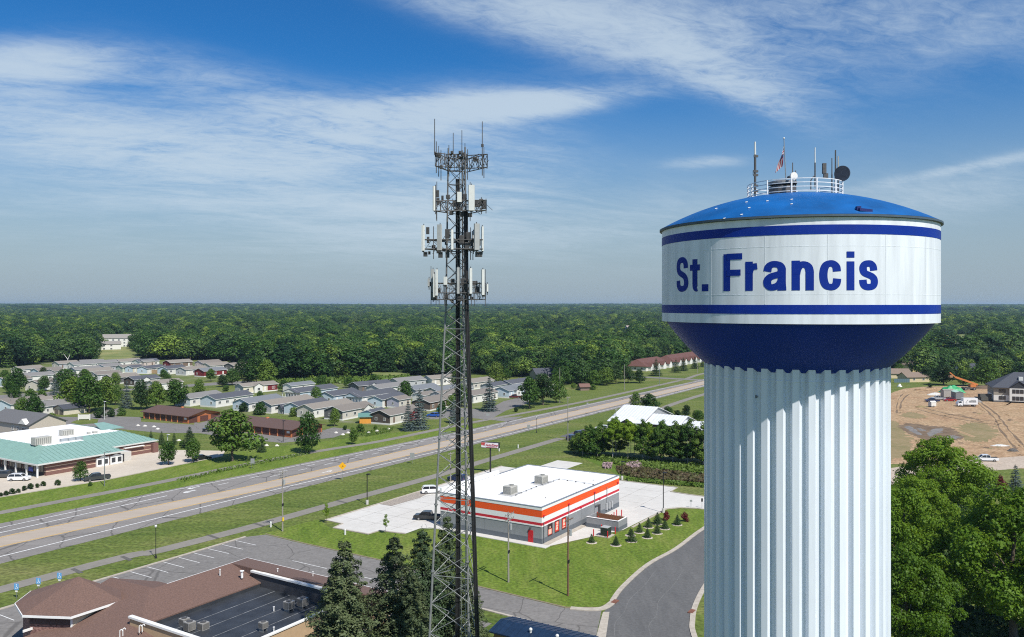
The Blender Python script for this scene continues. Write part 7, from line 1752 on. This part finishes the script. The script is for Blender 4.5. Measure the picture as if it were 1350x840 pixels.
car('pickup', 279, 568.5, R(200), 'black', 'black pickup between the garage rows', cat='pickup'); car('sedan', 110, 483.8, R(10), 'black', 'black car before the pale yellow home'); car('sedan', 4, 541, R(60), 'red', 'dark red car at the left edge by the home with shade-blue gable'); car('sedan', 436, 527, R(80), 'black', 'black car between the porch home and light blue gabled home')
car('sedan', 505, 536, R(70), 'grey', 'dark car in the gap behind the beige home'); car('sedan', 27, 568, R(20), 'silver', 'silver car behind the entrance trees'); car('sedan', 40, 493.5, R(30), 'grey', 'dark grey car beside the home with shade-blue gable, upper left')
car('pickup', 1300, 608, R(172), 'white', 'white pickup on the dirt road above the right maples', cat='pickup'); car('pickup', 1229, 530, R(172), 'navy', 'dark pickup on the building site', cat='pickup'); car('pickup', 1237, 527, R(170), 'silver', 'silver pickup behind the dark one on the building site', cat='pickup'); car('sedan', 1252, 529, R(178), 'red', 'dark red car left of the box truck on the building site', scale=1.1)
# white box truck
def box_truck():
    p = gp(1274, 536); t = thing('box_truck', 'white box truck with black lettering on its side on bare ground', 'truck', p, R(178))
    MB().box(-4.0, 1.75, -1.2, 1.2, .95, 3.55).build('cargo_box', PAINTS['white'], t); MB().box(-3.9, 3.2, -.5, .5, .55, .95).build('chassis', DSTEEL, t)
    loft(MB(), [(1.95, .5, .05), (1.95, 2.45, .12), (3.1, 2.45, .14), (3.7, 1.6, .1), (3.85, 1.3, .06), (3.85, .5, .05)], 1.1, 0).build('cab', PAINTS['white'], t)
    loft(MB(), [(2.4, 1.55, .03), (2.4, 2.25, .1), (3.12, 2.3, .12), (3.62, 1.62, .07)], 1.1, 0).build('cab_glass', DGLASS, t)
    k = BLACK; mk = MB(); y = 1.215
    for a, b, r in (((.9, 1.6), (-.1, 3.0), .07), ((.9, 1.6), (0.1, 1.6), .06)): mk.tube((a[0], y, a[1]), (b[0], y, b[1]), r, n=4)
    for z, x0, x1, h in ((2.75, -3.2, -1.2, .1), (2.35, -3.4, -.6, .16), (1.95, -3.4, -.3, .14)):
        x = x0
        while x < x1: mk.box(x, x+.22, y-.01, y+.01, z-h, z+h); x += .31
    mk.build('lettering', k, t)
    ty, ri = wheel_meshes()
    for x in (-2.8, 2.9):
        for sg in (-1, 1):
            w = ob('wheel', ty, t, (x, sg*1.0, .46)); w.rotation_euler = (R(90), 0, 0); w.scale = (1.35,)*3; ob('rim', ri, w)
    for sg in (-1, 1): ob('headlight', CARM['lamp'], t, (3.87, sg*.8, .85)); ob('mirror', MB().box(-.06, .06, -.1, .1, -.2, .2).mesh('mirror', BLACK), t, (3.3, sg*1.25, 1.9))
box_truck()
# orange telescopic lift
def lift():
    OR = mat('lift_orange', (.50, .17, .045), .5, var=.1); p = gp(1277, 514.5)
    t = thing('boom_lift', 'orange telescopic boom lift with raised jib at the back of the building site', 'boom lift', p, R(180))
    MB().box(-3, 3, -1.2, 1.2, .7, 1.5).build('chassis', DSTEEL, t); MB().box(-3.2, -.4, -1.0, 1.0, 1.5, 2.9).build('engine_cover', OR, t)
    MB().obox((1.2, 0, 4.6), (5.6, 0, 1.9), (0, .38, 0), (-.12, 0, .42)).build('boom', OR, t); MB().obox((7.7, 0, 7.4), (1.6, 0, 1.3), (0, .25, 0), (-.14, 0, .2)).build('jib', OR, t); MB().box(8.2, 9.6, -.9, .9, 6.3, 7.4).build('basket', mat('basket_tan', (.3, .17, .09), .6), t)
    ty, ri = wheel_meshes()
    for x in (-2.1, 2.1):
        for sg in (-1, 1): w = ob('wheel', ty, t, (x, sg*1.2, .8)); w.rotation_euler = (R(90), 0, 0); w.scale = (2.3,)*3; ob('rim', ri, w)
lift()
def cabin(px, py, L, W, H, m, rm, ang, label, name='site_trailer'):
    t = thing(name, label, 'trailer', gp(px, py), ang)
    MB().box(-L/2, L/2, -W/2, W/2, .35, H).build('body', m, t); mb = MB(); plane_piece(mb, [(-L/2-.1, -W/2-.1, H), (L/2+.1, -W/2-.1, H), (L/2+.1, 0, H+.5), (-L/2-.1, 0, H+.5)], .08); plane_piece(mb, [(L/2+.1, W/2+.1, H), (-L/2-.1, W/2+.1, H), (-L/2-.1, 0, H+.5), (L/2+.1, 0, H+.5)], .08); mb.build('roof', rm, t)
    rb = MB(); x = -L/2+.3
    while x < L/2: rb.box(x-.05, x+.05, -W/2-.04, -W/2, .4, H-.05); x += .5
    q = rb.build('wall_rib', m, t); q['kind'] = 'stuff'
    ty, ri = wheel_meshes()
    for sg in (-1, 1): w = ob('wheel', ty, t, (0, sg*(W/2-.1), .34)); w.rotation_euler = (R(90), 0, 0); ob('rim', ri, w)
cabin(1249, 524, 5, 2.6, 3.3, mat('trailer_beige', (.38, .36, .33), .6), MATS['grey_shingle'], R(5), 'beige ribbed site trailer left of the grey one'); cabin(1262, 526.5, 6, 3.2, 3.4, mat('trailer_grey', (.19, .2, .21), .6), mat('roof_pale_green', (.42, .6, .5), .6), R(80), 'grey ribbed site trailer with pale green roof'); cabin(1229, 536.5, 2.4, 1.8, 2.0, SIDW, SIDW, R(15), 'small white box trailer before the dark pickup', 'box_trailer')
t = thing('tarpaulin_heap', 'bright green tarpaulin over a heap behind the site trailers', 'tarpaulin', gp(1255, 517.5))
r_ = random.Random(2); mb = MB(); n = 14; P = []
for i in range(n+1):
    for j in range(n+1):
        x, y = (i/n-.5)*11, (j/n-.5)*6; e = max(0, 1-abs(2*i/n-1)**3)*max(0, 1-abs(2*j/n-1)**3); P.append((x, y, e*(2.9 + .7*math.sin(i*.9)*math.cos(j*.7)) + r_.uniform(0, .15)))
mb.add(P, [(i*(n+1)+j, (i+1)*(n+1)+j, (i+1)*(n+1)+j+1, i*(n+1)+j+1) for i in range(n) for j in range(n)]); mb.build('tarpaulin', mat('tarp_green', (.03, .30, .11), .5), t)
def heap(name, label, px, py, rx, ry, h, m, seed, cat='heap'):
    r = random.Random(seed); mb = MB(); n = 12; prof = []
    P = []; rings = 5
    for k in range(rings+1):
        f = k/rings
        for q in range(n): a = 2*math.pi*q/n; s = (1-f)*(.8+.4*r.random()); P.append((rx*s*math.cos(a), ry*s*math.sin(a), h*(1-(1-f)**2)*r.uniform(.85, 1.1) - .02))
    mb.add(P, [(k*n+q, k*n+(q+1) % n, (k+1)*n+(q+1) % n, (k+1)*n+q) for k in range(rings) for q in range(n)])
    t = thing(name, label, cat, gp(px, py)); mb.build('surface', m, t)
heap('rubble_heap', 'dark debris lying on the dirt near the dirt road', 1335, 595, 1.6, .9, .9, mat('debris_dark', (.09, .085, .08), .9, var=.4, scale=3), 1); heap('pallet_heap', 'white bundles behind the parked trucks on the site', 1233, 521, 4, 1.0, 1.2, mat('bundle_white', (.5, .5, .48), .8, var=.3), 2); heap('soil_heap', 'small dark soil heap right of the site cabins', 1300, 512.5, 9, 3, 1.6, mat('soil', (.13, .09, .06), .95, var=.3), 3)
heap('debris_heap', 'pale scraps scattered on the dirt left of the dark debris', 1318, 588, 3, .8, .5, MATS['bundle_white'], 6); heap('pipe_stack', 'grey materials stacked at the foot of the apartment building', 1288, 530.5, 2.5, .8, 1.2, mat('stack_grey', (.2, .19, .18), .8, var=.3), 7, 'stack'); heap('soil_heap', 'long low soil bank behind the site trailers', 1235, 514.5, 12, 2, 1.1, DIRT, 8)
heap('weedy_heap', 'low mound with yellow weeds below the dark pickup', 1215, 537, 3, 1.2, .7, WEEDS, 4); heap('boulder', 'white boulder at the left rim of the building site', 1186, 510, 1.2, 1.0, 1.5, OFFW, 5, 'boulder')
t = thing('scrap_bin', 'dark open skip beside the apartment building', 'skip', gp(1301, 529)); MB().box(-3.4, 1.6, -1, 1, 0, 3.2).box(-3.2, -.2, -1.3, -1.0, .4, 2.0).build('body', mat('skip_dark', (.07, .07, .06), .8, var=.3), t)
for k, (px, py) in enumerate(((182, 561.3), (208, 566), (191, 562), (203, 563), (44, 0), (252, 583), (236, 581), (351, 587.5), (365, 588), (486, 571), (497, 568.6), (443, 571), (452, 573.4), (459, 571), (512, 566))):
    if py < 1: continue
    heap('boulder', ['white boulder on the grass by the garages', 'white boulder on the verge below the mobile homes'][k > 8], px, py, .75, .6, .5, mat('boulder_white', (.55, .53, .49), .9, var=.15), 20+k, 'boulder')
for o in bpy.data.objects:
    if o.name.startswith('boulder') and o.get('label', '').endswith(('garages', 'homes')): o['group'] = 'white boulders on the grass'
# ------------------------------------------------------------------ poles, lamps, signs
WOODG = mat('pole_grey', (.27, .25, .22), .9, var=.2, scale=4, stretch=(1, 1, .1)); WOODB = mat('pole_brown', (.15, .085, .05), .9, var=.25, scale=4, stretch=(1, 1, .1))
def pole_at(px, py, top): p = gp(px, py); return p, EYE - (top-402)/1090*p.y
def utility_pole(px, py, top, m, label, arms=1, ang=ROT, r=.15, tx=False):
    p, h = pole_at(px, py, top); t = thing('utility_pole', label, 'utility pole', p, ang)
    MB().tube((0, 0, -.1), (0, 0, h), r, r*.62, n=10).build('pole', m, t)
    for k in range(arms):
        z = h - .35 - .75*k
        a = MB().box(-1.25, 1.25, -.06-r, .04-r, z-.06, z+.06).build('crossarm', m, t)
        ins = MB()
        for x in (-1.15, -.6, .6, 1.15): ins.tube((x, -.05-r, z+.06), (x, -.05-r, z+.26), .05, .03, n=6)
        ins.build('insulator', GALV, a)
        br = MB().tube((-.7, -r*.9, z-.04), (0, -r*.8, z-.7), .025, n=4).tube((.7, -r*.9, z-.04), (0, -r*.8, z-.7), .025, n=4); br.build('brace', GALV, a)
    if tx:
        MB().tube((0, -.42, h-2.6), (0, -.42, h-1.75), .2, n=12).build('transformer', mat('transformer_grey', (.36, .38, .38), .5, .2), t)
    MB().box(-r-.02, r+.02, -r-.03, -r+.05, h*.42, h*.46).build('pole_tag', BLACK, t)
    return t, h
utility_pole(670.3, 767.7, 675, WOODG, 'grey utility pole with crossarms on the lawn before the store', 2, tx=True); utility_pole(748.9, 785.5, 682, WOODB, 'brown wooden utility pole on the lawn at the street corner', 1, tx=True); t, h = utility_pole(372.5, 700.5, 620, WOODG, 'utility pole with double crossarms between the path and the car park', 2, tx=True)
MB().box(-.2, .2, -.2, -.15, 1.9, 2.6).build('yellow_marker', mat('marker_yellow', (.7, .5, .03), .6), t)
utility_pole(748.6, 582, 523, WOODG, 'tall grey pole beside the dark blue SUV', 1); utility_pole(738, 531.5, 485, WOODG, 'pale pole right of the roadside trees', 0); utility_pole(823.4, 515, 480.5, WOODG, 'second pale pole, before the dark round trees', 0); utility_pole(919.4, 492, 472.5, WOODG, 'pole beside the water tower shaft at the town houses', 1); utility_pole(812, 565, 538.5, WOODG, 'pole in front of the white metal roof left end', 1); utility_pole(594, 635, 596, WOODG, 'pale pole seen through the mast beyond the store lot', 1)
utility_pole(14.5, 543.5, 519, WOODG, 'light pole by the home with shade-blue gable', 0); utility_pole(1188, 840, 770, WOODG, 'pole beside the shaft among the right maples', 1)
def lamp(px, py, top, label, style='box', base=True, m=None):
    p, h = pole_at(px, py, top); m = m or BLACK; t = thing('street_lamp', label, 'street lamp', p, ROT)
    if style == 'globe':
        MB().lathe([(.2, 0), (.18, .25), (.08, .6), (.055, .9), (.05, h-.5), (.11, h-.45), (.05, h-.4)], 12).build('post', m, t)
        MB().lathe([(.09, h-.4), (.2, h-.2), (.19, h-.02), (.1, h+.1), (.001, h+.14)], 12).build('globe', OFFW, t); MB().lathe([(.12, h+.1), (.02, h+.24), (.001, h+.3)], 10).build('cap', m, t)
    else:
        b = .9 if base else 0
        if base: MB().lathe([(.3, 0), (.3, b)], 14, cap=True).build('base', CONC, t)
        MB().box(-.07, .07, -.07, .07, b, h).build('post', m, t)
        if style == 'box': MB().box(-.3, .3, -.75, .1, h, h+.14).build('lamp_head', m, t)
        elif style == 'arm': MB().path([(0, 0, h-.1), (0, -1.2, h+.25), (0, -2.0, h+.3)], .05).build('arm', m, t); MB().box(-.12, .12, -2.5, -1.9, h+.2, h+.34).build('lamp_head', m, t)
    return t
lamp(205.4, 736, 692.5, 'black globe street lamp between the highway path and car park', 'globe'); lamp(484, 665, 625.5, 'black lamp pole at the road side edge of the store lot'); lamp(874.5, 676, 623.5, 'black lamp pole beside the red shrub behind the store'); lamp(820, 632.5, 609, 'black lamp pole beyond the store roof corner'); lamp(707.5, 570.5, 549.5, 'black lamp pole on the near side of the highway', 'globe'); lamp(373.3, 583, 555, 'black lamp pole before the longer garage row', 'box', False); lamp(137.8, 641, 596, 'grey lamp pole on the lawn before the brick office', 'arm', False, GALV); lamp(137.5, 553, 529.5, 'pale lamp pole at the park street bend', 'box', False, OFFW); lamp(869.5, 508.5, 487, 'thin grey street lamp at the town house street', 'arm', False, GALV); lamp(221, 589, 573, 'short pale pole between small spruces', 'box', False, OFFW)
def sign(px, py, top, w, h, m, label, shape='rect', back=None, ang=None, posts=1, pm=None):
    p, H = pole_at(px, py, top); t = thing('road_sign', label, 'sign', p, ROT - math.pi/2 if ang is None else ang)
    for k in range(posts): x = (k-(posts-1)/2)*w*.7; MB().box(x-.035, x+.035, .0, .06, 0, H-.05).build('post', pm or GALV, t)
    if shape == 'diamond': mb = MB().obox((0, -.03, H-h*.7), (w*.5, 0, w*.5), (0, .012, 0), (-w*.5, 0, w*.5))
    else: mb = MB().box(-w/2, w/2, -.04, -.01, H-h, H)
    mb.build('panel', m, t); return t, H
t, H = sign(451.5, 633.5, 610.5, .95, 1.0, mat('sign_yellow', (.75, .38, .01), .5), 'yellow diamond warning sign beside the highway', 'diamond', ang=R(10))
MB().tube((-.15, -.055, H-1.0), (.02, -.055, H-.62), .06, n=4).tube((.02, -.055, H-.62), (.2, -.055, H-.8), .06, n=4).build('symbol', BLACK, t)
sign(543.5, 611.5, 597, 1.2, 1.5, mat('sign_grey', (.33, .34, .34), .5, .3), 'back of a grey road sign beside the near highway edge', ang=R(0)); sign(333, 618, 604.5, 1.0, 1.3, MATS['sign_grey'], 'grey two post road sign beyond the highway', ang=R(0), posts=2); sign(697, 569, 560, 1.0, 1.2, MATS['sign_grey'], 'small grey road sign left of the black lamp by the highway', ang=R(0)); sign(643, 553.5, 545, 1.2, .9, MATS['sign_grey'], 'small grey sign below the lone spruce', ang=R(0)); sign(925.5, 670, 657, .35, .7, BLACK, 'small dark sign at the drive beside the shaft', ang=R(0)); sign(911, 669, 659, .5, .4, MATS['sign_grey'], 'thin grey post sign on the drive edge', ang=R(0)); sign(774.5, 537, 531, .7, 1.0, MATS['sign_grey'], 'small white sign at the far highway edge', ang=R(0))
SBL = mat('sign_blue', (.12, .34, .62), .5)
for k, px in enumerate((21.7, 50.6, 78.3)):
    yy = (774.5, 767, 760)[k]; p = gp(px, yy, 1.6); p.z = 0
    t = thing('parking_sign', ['blue accessible parking sign at the kerb, leftmost of three', 'blue accessible parking sign at the kerb, middle of three', 'blue accessible parking sign at the kerb, right of three'][k], 'sign', p, R(-8), 'blue parking signs at the kerb')
    MB().box(-.03, .03, 0, .05, 0, 2.0).build('post', GALV, t); o = MB().box(-.36, .36, -.03, -.002, 1.25, 2.15).build('panel', SBL, t)
    s = MB().dome((0, -.035, 1.98), .06, 8, 3).tube((-.02, -.04, 1.9), (0, -.04, 1.68), .035, n=5).tube((0, -.04, 1.68), (.14, -.04, 1.66), .03, n=5).tube((.14, -.04, 1.66), (.2, -.04, 1.45), .03, n=5)
    for q in range(9):
        a, b = R(150+q*26), R(150+(q+1)*26); s.tube((-.02+.16*math.cos(a), -.04, 1.56+.16*math.sin(a)), (-.02+.16*math.cos(b), -.04, 1.56+.16*math.sin(b)), .022, n=4)
    s.build('wheelchair_symbol', FASC, o); MB().box(-.2, .2, -.02, -.001, .95, 1.15).build('plate', FASC, t)
# the store's pylon sign
def text_mesh(body, size, m, shear=0, bold=.02):
    cu = bpy.data.curves.new('txt', 'FONT'); cu.body = body; cu.size = size; cu.shear = shear; cu.offset = bold; cu.extrude = .01; cu.align_x = 'CENTER'; cu.align_y = 'CENTER'
    o = bpy.data.objects.new('txt', cu); COL.objects.link(o); dg = bpy.context.evaluated_depsgraph_get(); me = bpy.data.meshes.new_from_object(o.evaluated_get(dg)); bpy.data.objects.remove(o); bpy.data.curves.remove(cu)
    me.materials.clear(); me.materials.append(m); return me
def pylon():
    p = gp(646.5, 625.5); p2, h = pole_at(646.5, 625.5, 592); t = thing('pylon_sign', 'white and red store pylon sign on a black post beside the highway path', 'sign', gp(646.5, 624), R(-20))
    k = p.y/1090; zc = EYE - (588-402)*k; W, Hh = 25*k, 7.5*k
    MB().tube((0, 0, 0), (0, 0, zc-Hh/2), .22, .2, n=10).build('post', BLACK, t)
    MB().box(-W/2, W/2, -.45, .45, zc-Hh/2, zc+Hh/2).build('cabinet', BLACK, t); MB().box(-W/2+.08, W/2-.08, -.48, -.45, zc-Hh/2+.1, zc+Hh/2-.08).build('face', mat('sign_face', (.74, .70, .71), .4), t)
    MB().add([(-W/2+.1, -.50, zc+Hh/2-.1), (-W/2+.1, -.50, zc-Hh*.0), (-W/2+W*.16, -.50, zc-Hh*.1), (-W/2+W*.27, -.50, zc+Hh/2-.1)], [(0, 1, 2, 3)]).build('emblem', mat('sign_orange', (.65, .13, .10), .4), t)
    mb = MB()
    for q in range(3): mb.add([(-W/2+.1+q*.3, -.51, zc+Hh*(.34-.16*q)), (-W/2+.1+q*.3, -.51, zc+Hh*(.26-.16*q)), (-W/2+W*.24, -.51, zc+Hh*(.26-.16*q)), (-W/2+W*.25, -.51, zc+Hh*(.34-.16*q))], [(0, 1, 2, 3)])
    mb.build('emblem_bars', mat('sign_red', (.40, .005, .035), .4), t)
    me = text_mesh('AutoZone', Hh*.62, MATS['sign_red'], .3, .02)
    o = ob('lettering', me, t, (W*.11, -.52, zc+.05)); o.rotation_euler = (R(90), 0, 0); o.scale = (W*.70/max(.1, max(v.co.x for v in me.vertices)-min(v.co.x for v in me.vertices)), 1, 1)
    MB().box(-W*.2, W*.42, -.51, -.5, zc-Hh*.40, zc-Hh*.33).build('sub_line', MATS['sign_red'], t)
pylon()
t = thing('entrance_sign', 'white low sign board on the grass island at the park entrance', 'sign', gp(111, 554), R(6)); MB().box(-1.9, 1.9, -.2, .2, .4, 2.0).build('board', SIDW, t); MB().box(-2.1, -1.8, -.25, .25, 0, 2.2).box(1.8, 2.1, -.25, .25, 0, 2.2).build('pier', SIDW, t)
# store yard: transformer, bollards, hydrants
p = gp(798.5, 706.5); t = thing('transformer_cabinet', 'dark green transformer cabinet on a concrete pad behind the store', 'cabinet', p, ROT); MB().box(-1.3, 1.3, -1.2, 1.2, 0, .15).build('pad', KERB, t); MB().box(-.75, .75, -.7, .7, .15, 1.6).box(-.8, .8, -.75, -.7, .2, 1.5).build('body', mat('cabinet_dark', (.02, .03, .027), .5), t); MB().box(-.78, .78, -.74, .74, 1.6, 1.68).build('lid', mat('lid_pale', (.35, .37, .36), .4), t)
for px, py in ((782.5, 707), (801, 709.6), (811, 703.8), (793, 700.6), (798, 692.8), (806.5, 686.4), (809.5, 683.7), (819.5, 680.5), (813, 680.5), (788.5, 689)):
    p = gp(px, py); t = thing('bollard', 'red steel bollard guarding the back of the store', 'bollard', p, 0, 'red bollards behind the store'); MB().tube((0, 0, 0), (0, 0, 1.2), .1, n=10).dome((0, 0, 1.2), .1, 10, 3).build('post', RED, t)
for px, py in ((808.5, 601), (300, 0), (658, 595), (683, 591), (455, 705), (357, 695)):
    if py: p = gp(px, py); t = thing('marker_post', ['white utility marker post in the grass, beside the path', 'white utility marker post on the lawn near the car park'][px < 460], 'post', p, 0, 'white marker posts in the grass'); MB().lathe([(.18, 0), (.18, .9), (.12, 1.05), (.001, 1.1)], 10).build('post', OFFW, t)
p = gp(559, 698); t = thing('bike_rack', 'curved steel bicycle rack at the store walkway', 'bike rack', p, R(30)); MB().path([(.45*math.cos(R(a)), 0, .55+.45*math.sin(R(a))) if 0 <= a <= 180 else None for a in range(0, 181, 20)], .03).tube((.45, 0, 0), (.45, 0, .55), .03).tube((-.45, 0, 0), (-.45, 0, .55), .03).build('hoop', GALV, t)
for k, (px, py) in enumerate(((811, 698), (832, 698), )): 
    p = gp(px, py)
# red drain grates along the curved kerb
for px, py, l in ((810.5, 794, 'rusty drain inlet at the street corner kerb'), (912, 807, 'rusty drain inlet at the far kerb of the curved road')):
    t = thing('drain_inlet', l, 'drain', gp(px, py), ROT); MB().box(-.7, .7, -.35, .35, .0, .16).build('casting', mat('rust', (.17, .07, .045), .9, var=.3), t)
# dead birch
p, h = pole_at(89, 485, 466.5); t = thing('dead_tree', 'bare white forked dead tree at the wood above the white gabled home', 'tree', p); MB().tube((0, 0, 0), (.2, 0, h*.6), .28, .2).tube((.2, 0, h*.6), (-2.6, 0, h), .18, .08, n=6).tube((.2, 0, h*.6), (1.6, 0, h*.93), .2, .12, n=6).build('trunk', mat('birch_white', (.66, .64, .6), .8), t)
# ------------------------------------------------------------------ summer haze
def build_haze():
    mb = MB().box(-13000, 13000, -400, 13200, -1.2, 72)
    m = bpy.data.materials.new('haze_air'); m.use_nodes = True; N = m.node_tree.nodes; L = m.node_tree.links; N.clear()
    out = N.new('ShaderNodeOutputMaterial'); v = N.new('ShaderNodeVolumePrincipled'); v.inputs['Color'].default_value = (.55, .76, 1.0, 1); v.inputs['Density'].default_value = HAZE; v.inputs['Anisotropy'].default_value = .2
    L.new(v.outputs[0], out.inputs['Volume']); o = mb.build('haze', m); o['kind'] = 'stuff'
HAZE = 0.000065
build_haze()
